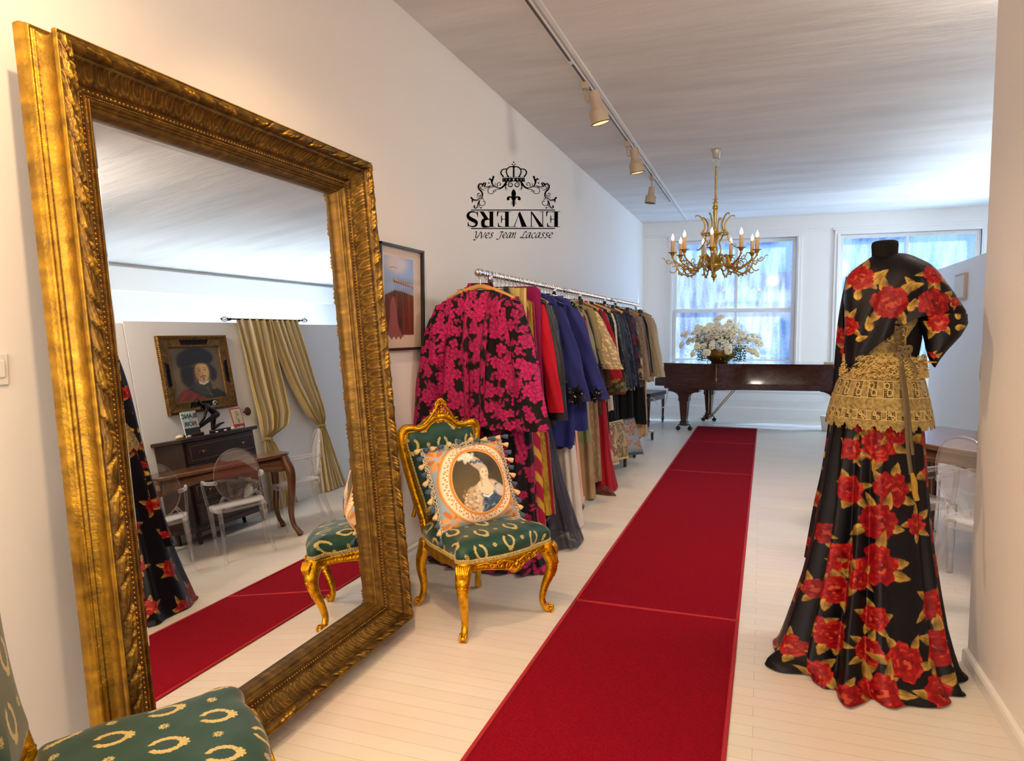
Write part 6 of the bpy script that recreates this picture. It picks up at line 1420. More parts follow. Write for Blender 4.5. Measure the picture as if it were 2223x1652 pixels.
# gold lace corset and peplum: net with holes
def lace_material():
    m = mat('gold_lace', (1, 1, 1), .6, .05, attr=True, bump=(500, .9)); nt = m.node_tree; N, L = nt.nodes, nt.links; b = N['Principled BSDF']
    out = [x for x in N if x.type == 'OUTPUT_MATERIAL'][0]; at = N.new('ShaderNodeAttribute'); at.attribute_name = 'thread'; tr = N.new('ShaderNodeBsdfTransparent'); mx = N.new('ShaderNodeMixShader')
    gt = N.new('ShaderNodeMath'); gt.operation = 'GREATER_THAN'; gt.inputs[1].default_value = .5
    L.new(at.outputs['Fac'], gt.inputs[0]); L.new(gt.outputs[0], mx.inputs[0]); L.new(tr.outputs[0], mx.inputs[1]); L.new(b.outputs[0], mx.inputs[2]); L.new(mx.outputs[0], out.inputs[0]); return m
M['goldlace'] = lace_material()
def lace_colors(U, V, vb):
    """U along (m), V down (m); vb = list of (v0, v1) bands with openwork windows"""
    U, V = U.ravel(), V.ravel(); c = np.empty((len(U), 3)); r = np.random.default_rng(2)
    base = A(lin(166, 140, 76)); hi = A(lin(214, 190, 122)); lo = A(lin(104, 82, 40))
    emb = .5 + .5 * np.sin(U * 110 + 3 * np.sin(V * 90)) * np.sin(V * 120 + 2.5 * np.sin(U * 85)); n = vnoise(U, V, 260, 3)
    t = np.clip(.25 + .5 * emb + .5 * (n - .5), 0, 1)[:, None]; c[:] = lo * (1 - t) + hi * t
    c = c * .85 + base * .15; thread = np.ones(len(U))
    for v0, v1, pu, fr in vb:
        q = (U / pu) % 1.0; inn = (V > v0) & (V < v1) & (q > (1 - fr) / 2) & (q < (1 + fr) / 2)
        x = (q - .5) * pu; y = V - (v0 + v1) / 2; hh = (v1 - v0) / 2
        net = (np.abs(np.sin(U * 520) * np.sin(V * 520)) < .34); s1 = np.abs(np.hypot(x - .006, y - hh * .42) - hh * .36) < .0022; s2 = np.abs(np.hypot(x + .006, y + hh * .42) - hh * .36) < .0022
        scroll = s1 | s2 | (np.hypot(x, y) < .003)
        thread[inn & ~net & ~scroll] = 0; c[inn & scroll] = hi; bd = (V > v0 - .003) & (V < v1 + .003) & (np.abs(np.abs(q - .5) - fr / 2) * pu < .0018); c[bd] = hi
        for vv in (v0, v1): c[np.abs(V - vv) < .0018] = hi
    return c, thread
def lace_ring(name, rows, v_total, vb, nt=900, nz=200, wav=.0, hemw=.0, ring=(0, 2 * PI), seed=1):
    rows = A(rows); k = np.linspace(0, 1, len(rows)); zz = np.linspace(0, 1, nz); R = np.stack([np.interp(zz, k, rows[:, i]) for i in range(5)], 1)
    for _ in range(8): R[1:-1] = (R[:-2] + 2 * R[1:-1] + R[2:]) / 4
    th = np.linspace(ring[0], ring[1], nt)[None]; xc, a = (R[:, 1] + R[:, 2]) / 2, (R[:, 2] - R[:, 1]) / 2; yc, b_ = (R[:, 3] + R[:, 4]) / 2, (R[:, 4] - R[:, 3]) / 2
    f = 1 + wav * smoothstep(0, .6, zz)[:, None] * np.sin(th * 17 + seed) + wav * .5 * np.sin(th * 29 + 3)
    X = xc[:, None] + a[:, None] * f * np.cos(th); Y = yc[:, None] + b_[:, None] * f * np.sin(th); Z = R[:, 0:1] + 0 * th
    Z = Z - hemw * smoothstep(.75, 1, zz)[:, None] * (np.abs(np.sin(th * 11 + 1)) - .3 * np.abs(np.sin(th * 47)))
    U = th * .19 + 0 * X; V = zz[:, None] * v_total + 0 * X; c, tdr = lace_colors(U, V, vb)
    V_, F = surf(np.stack([X, Y, Z], -1) - GO); return mk(name, V_, F, M['goldlace'], gown, col=c, extra={'thread': tdr})
M['underbrown'] = mat('brown_lining_satin', lin(74, 40, 38), .5)
lace_ring('lace_corset', [(1.585, .385, .640, 3.325, 3.56), (1.50, .380, .632, 3.322, 3.56), (1.42, .378, .622, 3.325, 3.57), (1.345, .372, .628, 3.318, 3.58)], .24, [(.085, .150, .085, .5), (.20, .225, .05, .6)], 760, 150)
lace_ring('lace_peplum', [(1.35, .366, .634, 3.312, 3.585), (1.31, .345, .650, 3.29, 3.60), (1.25, .318, .668, 3.26, 3.63), (1.18, .298, .684, 3.24, 3.65), (1.105, .282, .700, 3.225, 3.67), (1.085, .279, .704, 3.222, 3.67)], .27, [(.09, .145, .062, .55), (.185, .210, .052, .6)], 1000, 230, .010, .026)
b = MB(); r = np.random.default_rng(6)      # frayed ruffle of little loops at the waist
for k_ in range(900):
    a_ = r.uniform(-PI, .2); z = r.uniform(1.285, 1.375); s = 1.06 + .10 * (1.375 - z) / .09; c = A([.50 + .142 * s * math.cos(a_), 3.45 + .155 * s * math.sin(a_), z])
    d = A([math.cos(a_), math.sin(a_), r.uniform(-1.0, .5)]); w = A([-math.sin(a_), math.cos(a_), r.uniform(-1, 1)]); L = r.uniform(.006, .015)
    q = np.linspace(0, 1, 7)[:, None]; b.add(tube(c + d * L * np.sin(q * PI) + w * .007 * np.cos(q * PI), .0011, 4))
b2 = MB()
for V_, P_ in zip(b.V, [0] * len(b.V)): pass
mk('lace_ruffle', np.concatenate(b.V) - GO, b.P, mat('pale_gold_thread', lin(206, 178, 108), .6), gown)
# lacing, bow and streamers
M['oliveribbon'] = mat('olive_gold_ribbon', lin(74, 60, 28), .5, bump=(300, .2))
def ribbon(pts, w, name='ribbon'):
    k = cr(A(pts) - GO, 10); T = np.gradient(k, axis=0); s = np.cross(T, A([0, -1, .15])); s /= np.linalg.norm(s, axis=1)[:, None]
    j = np.linspace(-1, 1, 5); return surf(np.stack([k + s * w / 2 * q + A([0, -.002 * (1 - q * q), 0]) for q in j], 1))
b = MB()
for i in range(7):
    z = 1.545 - .022 * i; x = .521 + .0035 * i
    b.add(ribbon([(x - .016, 3.310, z), (x, 3.300, z - .006), (x + .018, 3.310, z - .014)], .009)); b.add(ribbon([(x + .018, 3.311, z - .002), (x, 3.302, z - .010), (x - .016, 3.311, z - .018)], .009))
b.build('corset_lacing', M['oliveribbon'], gown)
b = MB(); b.add(ribbon([(.533, 3.295, 1.405), (.505, 3.285, 1.425), (.497, 3.285, 1.405), (.530, 3.290, 1.400)], .014)); b.add(ribbon([(.536, 3.295, 1.405), (.575, 3.285, 1.415), (.572, 3.285, 1.39), (.538, 3.290, 1.40)], .014)); b.add(ball(.009, A([.534, 3.288, 1.403]) - GO, 8))
b.add(ribbon([(.537, 3.290, 1.40), (.560, 3.275, 1.375), (.582, 3.262, 1.345), (.598, 3.25, 1.30)], .012))
b.add(ribbon([(.534, 3.290, 1.40), (.540, 3.27, 1.33), (.546, 3.235, 1.25), (.556, 3.20, 1.12), (.565, 3.19, 1.0), (.578, 3.18, .90)], .015)); b.add(ribbon([(.538, 3.290, 1.40), (.550, 3.265, 1.31), (.562, 3.230, 1.20), (.572, 3.20, 1.08), (.583, 3.19, .98)], .012))
b.build('ribbon_bow_and_streamers', M['oliveribbon'], gown)
o = mk('ribbon_tassel', *tube(cr(A([(.579, 3.175, .91), (.588, 3.17, .87), (.592, 3.17, .83), (.600, 3.165, .80)]) - GO, 6), np.interp(np.linspace(0, 1, 19), [0, .3, 1], [.006, .012, .010]), 8), mat('glitter_gold_tassel', lin(200, 160, 60), .5, .4, bump=(400, 1.0)), gown)
# dress form
M['blackvelvet'] = mat('black_velvet', (.006, .005, .005), .9, spec=.2)
form = thing('dress_form', 'black velvet dress form neck rising out of the rose gown', 'mannequin', (.545, 3.44, 0))
a = lathe([(.001, 1.868), (.040, 1.868), (.050, 1.863), (.053, 1.850), (.051, 1.815), (.052, 1.79), (.056, 1.775), (.060, 1.762), (.06, 1.70), (.001, 1.70)], 32)
mk('neck', a[0] * A([1, .95, 1]) @ RY(-.03).T, a[1], M['blackvelvet'], form)
mk('torso', *lathe([(.001, 1.72), (.05, 1.71), (.085, 1.60), (.10, 1.45), (.085, 1.33), (.11, 1.2), (.12, 1.10), (.001, 1.09)], 32), M['blackvelvet'], form)
mk('stand_pole', *tube([(0, 0, .02), (0, 0, 1.15)], .014, 12), M['ironblack'], form)
mk('stand_foot', *lathe([(.001, .03), (.03, .03), (.13, .012), (.14, .0), (.001, .0)], 32), M['ironblack'], form)
# ================================================================== GRAND PIANO AND BENCH
M['mahogany'] = mat('piano_mahogany', lin(62, 26, 20), .2, noise=(4, .35, (1, 8, 8)), coat=.5)
M['lidwood'] = mat('piano_lid_polish', lin(66, 36, 28), .12, noise=(4, .3, (1, 8, 8)), coat=.8)
PA = math.atan2(-.215, .977)
pi = thing('grand_piano', 'dark mahogany grand piano under the windows with the flower bowl on its lid', 'piano', (-1.50, 10.66, 0), PA)
out = cr(A([(.13, 0), (.5, 0), (.86, -.005), (.93, .012), (.99, .07), (1.08, .17), (1.25, .28), (1.5, .38), (1.8, .50), (2.1, .62), (2.35, .75), (2.52, .93), (2.58, 1.14), (2.52, 1.36), (2.36, 1.48)]), 8)
out = np.r_[out, [(1.5, 1.48), (.8, 1.48), (.13, 1.48)]]; cc = A([1.1, .85])
b = MB(); P = np.stack([np.c_[cc + (out - cc) * g, np.full(len(out), z)] for g, z in ((.9, .985), (1, .985), (1, .72), (1.004, .715), (1.004, .70), (.998, .69), (.99, .625), (.6, .625))]); b.add(surf(P, False, True))
b.add(prism(cc + (out - cc) * .97, .63, .66)); b.build('case', M['mahogany'], pi, angle=40)
lo = cc + (out - cc) * 1.008
mk('lid', *prism(lo, .987, 1.004), M['lidwood'], pi, smooth=False)
b = MB()    # key block cheeks with the concave arm
arm = cr(A([(.14, .985), (.135, .93), (.142, .90), (.150, .87), (.138, .83), (.10, .80), (.05, .785), (.0, .78)]), 5); arm = np.r_[arm, [(-.005, .76), (-.005, .66), (.16, .66), (.16, .985)]]
for y in (0, 1.44): b.add(prism(arm, y, y + .04, 'y'))
b.add(box(0.0, .04, .66, .03, 1.44, .72, .004)); b.build('cheek_arm', M['mahogany'], pi, smooth=False)
b = MB(); b.add(box(.03, .05, .70, .17, 1.43, .745, .003)); b.build('key_bed', M['mahogany'], pi, smooth=False)
b = MB(); b.add(box(.035, .06, .745, .175, 1.42, .765)); b.build('keyboard', M['trim'], pi, smooth=False)
mk('fallboard', *box(.175, .04, .74, .20, 1.44, .97, .004), M['mahogany'], pi, smooth=False)
for (x, y) in ((.42, .10), (.42, 1.36), (2.36, 1.15)):
    b = MB()
    cap = cr(A([(-.23, .63), (-.225, .585), (-.17, .575), (-.10, .545), (-.075, .50), (-.068, .44), (.068, .44), (.075, .50), (.10, .545), (.17, .575), (.225, .585), (.23, .63)]), 4)
    b.add(prism(cap, -.055, .055, 'y'), loc=(x, y, 0))
    V = []; 
    for z, w in ((.45, .062), (.14, .040), (.14, .052), (.10, .052), (.10, .045), (.075, .045)): V.append([(x - w, y - w, z), (x + w, y - w, z), (x + w, y + w, z), (x - w, y + w, z)])
    b.add(surf(A(V), False, True)); b.add(box(x - .045, y - .045, .074, x + .045, y + .045, .078)); lg = b.build('leg', M['mahogany'], pi, smooth=False)
    b = MB()
    for sx, sy in ((-.075, -.02), (.075, .02)):
        b.add(tube([(x + sx * .3, y, .09), (x + sx, y + sy, .085), (x + sx * 1.1, y + sy, .05)], .010, 6))
        b.add(tube([(x + sx * 1.1, y + sy - .014, .032), (x + sx * 1.1, y + sy + .014, .032)], .032, 16))
    b.build('caster', M['ironblack'], lg, angle=40)
b = MB(); lx, ly = .60, .72
for dy in (-.07, .07): b.add(box(lx - .018, ly + dy - .012, .13, lx + .018, ly + dy + .012, .62, .003))
b.add(box(lx - .03, ly - .10, .12, lx + .03, ly + .10, .19, .006)); b.add(box(lx - .03, ly - .12, .60, lx + .03, ly + .12, .63, .004)); b.build('pedal_lyre', M['mahogany'], pi, smooth=False)
b = MB()
for dy in (-.055, 0, .055): b.add(tube([(lx, ly + dy * .6, .18), (lx, ly + dy * .6, .62)], .005, 6)); b.add(tube(cr([(lx, ly + dy, .15), (lx - .05, ly + dy, .14), (lx - .12, ly + dy, .12)], 5), .008, 6, flat=(1.4, .5)))
for dy in (-.06, .06): b.add(tube([(lx + .03, ly + dy, .15), (lx + .42, ly + dy * 1.6, .63)], .007, 6))
b.build('pedal_rods', M['brass'], pi)
bench = thing('piano_bench', 'dark piano bench with four tapered legs at the keyboard end', 'bench', (-1.70, 11.2, 0), PA)
mk('seat', *box(-.19, -.36, .46, .19, .36, .52, .010), M['blackplastic'], bench, smooth=False)
mk('seat_apron', *box(-.17, -.34, .39, .17, .34, .46, .004), M['mahogany'], bench, smooth=False)
for sx in (-1, 1):
    for sy in (-1, 1):
        mk('leg', *tube([(sx * .145, sy * .315, .40), (sx * .145, sy * .315, .12), (sx * .145, sy * .315, .085), (sx * .145, sy * .315, .07), (sx * .145, sy * .315, 0)], [.030, .018, .026, .024, .012], 4), M['mahogany'], bench, smooth=False)
mk('cable', *tube(cr([(-1.78, 10.86, .47), (-1.66, 10.84, .455), (-1.56, 10.9, .44), (-1.50, 10.93, .34), (-1.43, 10.93, .30), (-1.38, 10.9, .36), (-1.33, 10.88, .60)], 8), .008, 6), M['trim'])
tag(bpy.data.objects['cable'], 'thin white cable looping from the bench up to the piano underside', 'cable')

# ------------------------------------------------------------------ flower bowl
M['petal'] = mat('white_petal', (.92, .92, .89), .6); M['petalcream'] = mat('cream_petal', lin(244, 236, 206), .6); M['petalpeach'] = mat('peach_petal', lin(238, 202, 168), .6)
M['leafgreen'] = mat('green_leaf', lin(52, 92, 56), .5, noise=(14, .4)); M['limegreen'] = mat('lime_fern', lin(120, 168, 60), .5, noise=(14, .3)); M['bowlbrass'] = mat('hammered_brass_bowl', lin(140, 100, 44), .34, .8, bump=(60, .4))
FX, FY, FZ = -.60, 11.02, 1.005
fl = thing('flower_arrangement', 'large white orchid and hydrangea arrangement in a brass bowl on the piano lid', 'flowers', (FX, FY, FZ))
bw = mk('bowl', *lathe([(.001, 0), (.12, 0), (.125, .012), (.15, .03), (.195, .07), (.213, .11), (.208, .15), (.19, .185), (.197, .195), (.188, .20), (.18, .185), (.195, .11), (.12, .03), (.001, .02)], 40), M['bowlbrass'], fl)
b = MB()
for k in range(3):
    for i in range(40):
        a = (i + .5 * k) * 2 * PI / 40; b.add(ball(.009, (.213 * math.cos(a), .213 * math.sin(a), .10 + .026 * k), 5, (1, 1, 1.1)))
b.build('bowl_lattice', M['bowlbrass'], bw)
r = np.random.default_rng(21)
def bloom_mesh():
    b = MB()
    for k in range(5):
        a = k * 2 * PI / 5 + .3; d = A([math.cos(a), math.sin(a), 0]); s = A([-d[1], d[0], 0]); f = np.linspace(0, 1, 6)[:, None]; g = np.linspace(-1, 1, 5)[None]
        L, Wd = (.040, .026) if k % 2 else (.036, .018)
        w = np.sin(f * PI * .82 + .15) * Wd; P = d * (f * L)[..., None] + s * (w * g)[..., None] + A([0, 0, 1]) * (.010 * np.sin(f * PI) * (1 - .5 * g ** 2) - .004 * g ** 2)[..., None]
        b.add(surf(P))
    b.add(ball(.007, (0, 0, .008), 6)); return b
protos = []
stems = MB(); leafy = MB(); limeb = MB()
arcs = []
for i in range(30):
    a = i * 2.39996 + .4; el = r.uniform(.15, 1.35) if i % 3 else r.uniform(-.1, .35); reach = .33 + .29 * math.cos(el) * r.uniform(.75, 1.05)
    if i < 5: a, el, reach = [(-2.3, 1.15, .46), (-1.6, 1.45, .52), (-.6, 1.25, .50), (3.1, .55, .62), (.05, .5, .62)][i]
    d = A([math.cos(a) * math.cos(el), math.sin(a) * math.cos(el) * .75, math.sin(el)]); p0 = A([.05 * d[0], .05 * d[1], .17]); p1 = p0 + d * reach * .6 + A([0, 0, .06]); p2 = p0 + d * reach + A([0, 0, -.10 * (1.5 - el)])
    p2[2] = max(p2[2], .10); k = cr([p0, p1, p2], 10); arcs.append(k); stems.add(tube(k, .003, 5))
cnt = 0
for i, k in enumerate(arcs):
    for q in (.4, .58, .76, .92) if i % 4 else (.5, .68, .85):
        if cnt >= 98: break
        p = k[int(q * (len(k) - 1))] + r.normal(size=3) * .018; m_ = M['petal'] if i % 5 else M['petalcream']
        key = 0 if i % 5 else 1
        if len(protos) <= key or protos[key] is None:
            o = bloom_mesh().build('blossom', m_, fl); protos.append(o)
        else: o = protos[key].copy(); S.collection.objects.link(o); o.parent = fl
        d = Vector((p[0], p[1] - .55, p[2] - .05)); o.location = p; o.rotation_euler = (d.to_track_quat('Z', 'Y').to_matrix() @ Matrix.Rotation(r.uniform(0, 6), 3, 'Z')).to_euler(); s = r.uniform(1.1, 1.7); o.scale = (s, s, s); cnt += 1
    for _ in range(5): 
        p = k[int(r.uniform(.3, 1) * (len(k) - 1))] + r.normal(size=3) * .02; stems.add(ball(.007, p, 5))
for i in range(20):     # hydrangea heads
    a = i * 2.4; el = r.uniform(.2, 1.4); c = A([math.cos(a) * math.cos(el) * .24, math.sin(a) * math.cos(el) * .18 - .07, .20 + .26 * math.sin(el)]); b = MB()
    for k in range(85):
        d = r.normal(size=3); d /= np.linalg.norm(d); b.add(ball(.018, c + d * .074, 5, (1, 1, .6)))
    b.build('hydrangea_head', M['petalpeach'] if i in (3, 9) else M['petalcream'] if i % 2 else M['petal'], fl)
def leaves(mb, n, R0, R1, z0, z1, L):
    for _ in range(n):
        a = r.uniform(0, 6.283); R = r.uniform(R0, R1); p = A([R * math.cos(a), R * math.sin(a) * .7, r.uniform(z0, z1)]); d = A([math.cos(a), math.sin(a), r.uniform(-1, .5)]) + r.normal(size=3) * .3; d /= np.linalg.norm(d)
        s = np.cross(d, A([0, 0, 1])) + r.normal(size=3) * .2; s /= np.linalg.norm(s); f = np.linspace(0, 1, 5)[:, None]; w = np.sin(f * PI) * L * .2; q = p + d * L * f; mb.add(surf(np.stack([q - s * w, q + A([0, 0, .004]), q + s * w])))
leaves(leafy, 420, .10, .36, .12, .42, .055); leaves(leafy, 120, .3, .5, .08, .35, .04); leaves(limeb, 130, .20, .34, .01, .2, .05)
for i, (ax, ay) in enumerate([(-.27, -.10), (-.22, -.16), (.27, -.08), (.33, .0), (.24, -.16)]):
    for k in range(40):
        f = k / 40; p = A([ax + .04 * math.sin(k), ay + .03 * math.cos(k * 2), .26 - .24 * f]); (limeb if i < 2 else leafy).add(ball(.009, p, 4, (1.6, .5, .8)))
stems.build('stems_and_buds', M['leafgreen'], fl); leafy.build('foliage', M['leafgreen'], fl); limeb.build('fern_fronds', M['limegreen'], fl)
sb = thing('small_white_box', 'small pale card box lying at the far end of the piano lid', 'box', (.90, 11.0, 1.004)); mk('box', *box(-.06, -.04, 0, .06, .04, .03, .003), M['creampaper'], sb, smooth=False)
bn = thing('white_bin', 'white plastic bin with a greenish jar, on the floor in the sunlight behind the gown', 'bin', (.95, 11.35, 0))
mk('bin', *lathe([(.001, 0), (.085, 0), (.115, .22), (.118, .22), (.110, .215), (.08, .01), (.001, .01)], 4), M['trim'], bn, smooth=False)

# ------------------------------------------------------------------ chandelier
CX, CY = -.497, 7.77
ch = thing('chandelier', 'gilt brass chandelier with lit candle bulbs hanging from the ceiling before the windows', 'chandelier', (CX, CY, 3.36))
Zc = lambda z: z - 3.36
mk('canopy', *lathe([(.001, 0), (.052, 0), (.050, -.01), (.036, -.085), (.030, -.09), (.001, -.09)], 20), mat('pale_metal_canopy', lin(176, 172, 164), .4, .5), ch)
b = MB(); a = np.linspace(0, 2 * PI, 24); b.add(tube(np.stack([.034 * np.cos(a), 0 * a, Zc(3.232) + .034 * np.sin(a)], 1), .003, 6)); b.add(tube([(0, 0, -.085), (0, 0, Zc(3.19))], .003, 6)); b.build('hanging_ring', M['chrome'], ch)
pr = [(.001, Zc(3.195)), (.010, Zc(3.19))]
for k in range(22): z = 3.18 - k * .0145; pr += [(.007, Zc(z)), (.015, Zc(z - .006)), (.007, Zc(z - .012))]
pr += [(.008, Zc(2.86)), (.032, Zc(2.855)), (.012, Zc(2.845)), (.014, Zc(2.825)), (.033, Zc(2.815)), (.014, Zc(2.805)), (.027, Zc(2.78)), (.029, Zc(2.755)), (.018, Zc(2.745)), (.024, Zc(2.72)), (.016, Zc(2.65)), (.014, Zc(2.56)), (.028, Zc(2.53)), (.020, Zc(2.51)), (.072, Zc(2.498)), (.074, Zc(2.485)), (.03, Zc(2.465)),
       (.032, Zc(2.43)), (.016, Zc(2.40)), (.022, Zc(2.36)), (.014, Zc(2.30)), (.045, Zc(2.26)), (.050, Zc(2.21)), (.085, Zc(2.185)), (.095, Zc(2.165)), (.075, Zc(2.14)), (.045, Zc(2.115)), (.016, Zc(2.10)), (.014, Zc(2.085)), (.030, Zc(2.065)), (.028, Zc(2.045)), (.010, Zc(2.03)), (.014, Zc(2.018)), (.005, Zc(2.008)), (.007, Zc(1.998)), (.001, Zc(1.99))]
mk('column', *lathe(pr, 24), M['brass'], ch)
b = MB()
for k in range(6):      # lyre-shaped crown and its bead drops
    R = RZ(k * PI / 3 + .3); q = cr([(.205, 0, Zc(2.665)), (.190, 0, Zc(2.685)), (.155, 0, Zc(2.675)), (.118, 0, Zc(2.63)), (.100, 0, Zc(2.575)), (.115, 0, Zc(2.525)), (.135, 0, Zc(2.505)), (.125, 0, Zc(2.485))], 6)
    b.add(tube(q, np.interp(np.linspace(0, 1, len(q)), [0, .3, 1], [.004, .007, .008]), 6), rot=R)
    for i in range(5, len(q) - 4, 3): b.add(ball(.0075, tuple(q[i] + A([.006, 0, 0])), 5), rot=R)
    q = cr([(.135, 0, Zc(2.49)), (.14, 0, Zc(2.45)), (.17, 0, Zc(2.40)), (.21, 0, Zc(2.365)), (.25, 0, Zc(2.35)), (.27, 0, Zc(2.36))] if k % 2 == 0 else [(.135, 0, Zc(2.49)), (.11, 0, Zc(2.45)), (.07, 0, Zc(2.40)), (.085, 0, Zc(2.35)), (.09, 0, Zc(2.30)), (.06, 0, Zc(2.26))], 6)
    b.add(tube(q, .007, 6), rot=R)
a = np.linspace(0, 2 * PI, 40); b.add(tube(np.stack([.135 * np.cos(a), .135 * np.sin(a), 0 * a + Zc(2.492)], 1), .008, 6)); b.build('crown', M['brass'], ch)
b = MB()
for k in range(12):
    a_ = k * PI / 6
    for i in range(22): b.add(ball(.0035, ((.085 - .02 * math.sin(i / 21 * PI)) * math.cos(a_), (.085 - .02 * math.sin(i / 21 * PI)) * math.sin(a_), Zc(2.66 - i * .008)), 4))
b.build('crystal_drops', M['chrome'], ch)
M['candle'] = mat('candle_sleeve', lin(232, 196, 150), .5); M['flame'] = mat('bulb_glow', (1, .8, .5), .4, emit=(1, .72, .42, 14))
for k in range(9):
    R = RZ(-PI / 2 + k * 2 * PI / 9); b = MB()
    q = cr([(.06, 0, Zc(2.20)), (.09, 0, Zc(2.255)), (.13, 0, Zc(2.265)), (.145, 0, Zc(2.225)), (.165, 0, Zc(2.165)), (.22, 0, Zc(2.130)), (.29, 0, Zc(2.135)), (.345, 0, Zc(2.175)), (.40, 0, Zc(2.215)), (.43, 0, Zc(2.25))], 6)
    b.add(tube(q, np.interp(np.linspace(0, 1, len(q)), [0, .5, 1], [.011, .011, .007]), 8), rot=R)
    for (cx, cz, r0, tr, a0, sg) in ((.11, 2.225, .030, 1.3, 1.5, 1), (.30, 2.195, .038, 1.4, 4.3, 1), (.365, 2.155, .026, 1.3, 2.6, -1), (.22, 2.175, .026, 1.3, 4.5, -1), (.47, 2.215, .030, 1.4, 2.9, 1), (.42, 2.185, .026, 1.2, 5.0, -1)):
        b.add(tube(spiral((cx, Zc(cz)), r0, tr, a0, sg, n=22), np.linspace(.0055, .003, 22), 5), rot=R)
    q = cr([(.40, 0, Zc(2.20)), (.385, 0, Zc(2.14)), (.40, 0, Zc(2.105)), (.43, 0, Zc(2.095)), (.455, 0, Zc(2.11))], 6); b.add(tube(q, .006, 6), rot=R)
    q = cr([(.20, 0, Zc(2.15)), (.25, 0, Zc(2.09)), (.31, 0, Zc(2.075)), (.36, 0, Zc(2.11)), (.385, 0, Zc(2.16))], 6); b.add(tube(q, .0085, 6), rot=R)
    for i in (4, 9, 14, 18): b.add(ball(.010, tuple(q[i] - A([0, 0, .012])), 5, (1, 1, 1.5)), rot=R)
    q = cr([(.43, 0, Zc(2.20)), (.47, 0, Zc(2.19)), (.50, 0, Zc(2.215)), (.515, 0, Zc(2.245)), (.54, 0, Zc(2.245))], 5); b.add(tube(q, .004, 5), rot=R)
    b.add(lathe([(.006, Zc(2.245)), (.014, Zc(2.25)), (.008, Zc(2.262)), (.020, Zc(2.285)), (.026, Zc(2.30)), (.048, Zc(2.306)), (.049, Zc(2.311)), (.02, Zc(2.313)), (.001, Zc(2.313))], 16), loc=R @ A([.43, 0, 0]))
    ar = b.build('arm', M['brass'], ch)
    c = R @ A([.43, 0, 0])
    mk('candle', *lathe([(.019, Zc(2.312)), (.0195, Zc(2.42)), (.020, Zc(2.432)), (.012, Zc(2.436)), (.001, Zc(2.436))], 14) if False else (lambda v: (v[0] + A([c[0], c[1], 0]), v[1]))(lathe([(.019, Zc(2.312)), (.0195, Zc(2.42)), (.020, Zc(2.430)), (.012, Zc(2.436)), (.001, Zc(2.436))], 14)), M['candle'], ar)
    v = lathe([(.001, Zc(2.436)), (.011, Zc(2.440)), (.015, Zc(2.455)), (.013, Zc(2.472)), (.005, Zc(2.490)), (.001, Zc(2.505))], 12); mk('bulb', v[0] + A([c[0], c[1], 0]), v[1], M['flame'], ar)

# ------------------------------------------------------------------ ceiling track with three heads in view
M['beige'] = mat('beige_lamp_metal', lin(176, 158, 138), .45); M['trackgroove'] = mat('track_groove', lin(96, 86, 80), .4, .4)
tk = thing('lighting_track', 'pale ceiling lighting track running the length of the room', 'lighting track', (-1.298, 3.8, 3.36))
b = MB(); b.add(box(-.018, -6.9, -.022, .018, 6.75, 0, .002)); b.build('track', M['trim'], tk, smooth=False)
b = MB()
for y0, y1 in ((-6.9, 1.05), (1.12, 3.9), (3.98, 6.7)): b.add(box(-.009, y0, -.0235, .009, y1, -.0215))
b.build('track_slot', M['trackgroove'], tk, smooth=False)
M['lampglow'] = mat('halogen_glow', (1, .8, .5), .4, emit=(1, .74, .42, 9)); M['darkring'] = mat('dark_lamp_ring', lin(60, 50, 40), .4)
for i, (y, rx, ry, lit, lab) in enumerate([(5.30, .10, -.22, 1, 'beige track spotlight nearest the camera, glowing warm'), (7.05, .08, -.14, 1, 'middle one of three beige track spotlights, rim glowing'), (8.69, .0, .10, 0, 'farthest and smallest beige track spotlight')]):
    t = thing('track_spotlight', lab, 'spotlight', (-1.298, y, 3.336), 0, 'track spotlights'); mk('track_adapter', *box(-.022, -.035, -.05, .022, .035, 0, .004), M['beige'], t, smooth=False)
    R = RX(rx * 1.5) @ RY(ry); sx = .07 if i < 2 else 0
    b = MB(); b.add(tube(cr([(0, 0, -.05), (0, 0, -.12), (.012, 0, -.14), (sx * .6, 0, -.14)], 5), .008, 8)); b.build('stem', M['beige'], t)
    body = lathe([(.001, .03), (.040, .03), (.043, .02), (.043, -.065), (.048, -.09), (.066, -.115), (.070, -.13), (.070, -.205), (.067, -.205), (.064, -.15), (.03, -.13), (.001, -.13)], 28) if i < 2 else lathe([(.001, .02), (.036, .02), (.038, -.05), (.042, -.055), (.042, -.08), (.062, -.085), (.064, -.09), (.064, -.17), (.06, -.17), (.058, -.12), (.001, -.11)], 28)
    mk('shade', body[0] @ R.T + A([sx, 0, -.10 if i < 2 else -.15]), body[1], M['beige'], t, angle=35)
    rg = lathe([(.066, -.203), (.072, -.203), (.072, -.209), (.066, -.209)], 28, False); mk('rim', rg[0] @ R.T * (1 if i < 2 else .9) + A([sx, 0, -.10 if i < 2 else -.135]), rg[1], M['darkring'], t)
    gl = lathe([(.001, -.150), (.045, -.158), (.062, -.185)], 24, False) ; mk('reflector', gl[0] @ R.T * (1 if i < 2 else .85) + A([sx, 0, -.10 if i < 2 else -.135]), gl[1], M['lampglow'] if lit else M['trim'], t)
    if lit:
        d = R @ A([0, 0, -1]); p = A([-1.298 + sx, y, 3.336 - .10]) + d * .215; lamp('ceiling_spot', 'SPOT', tuple(p), tuple(p + d), (85, 45)[i], WARM, .045, spot=75, blend=.8)

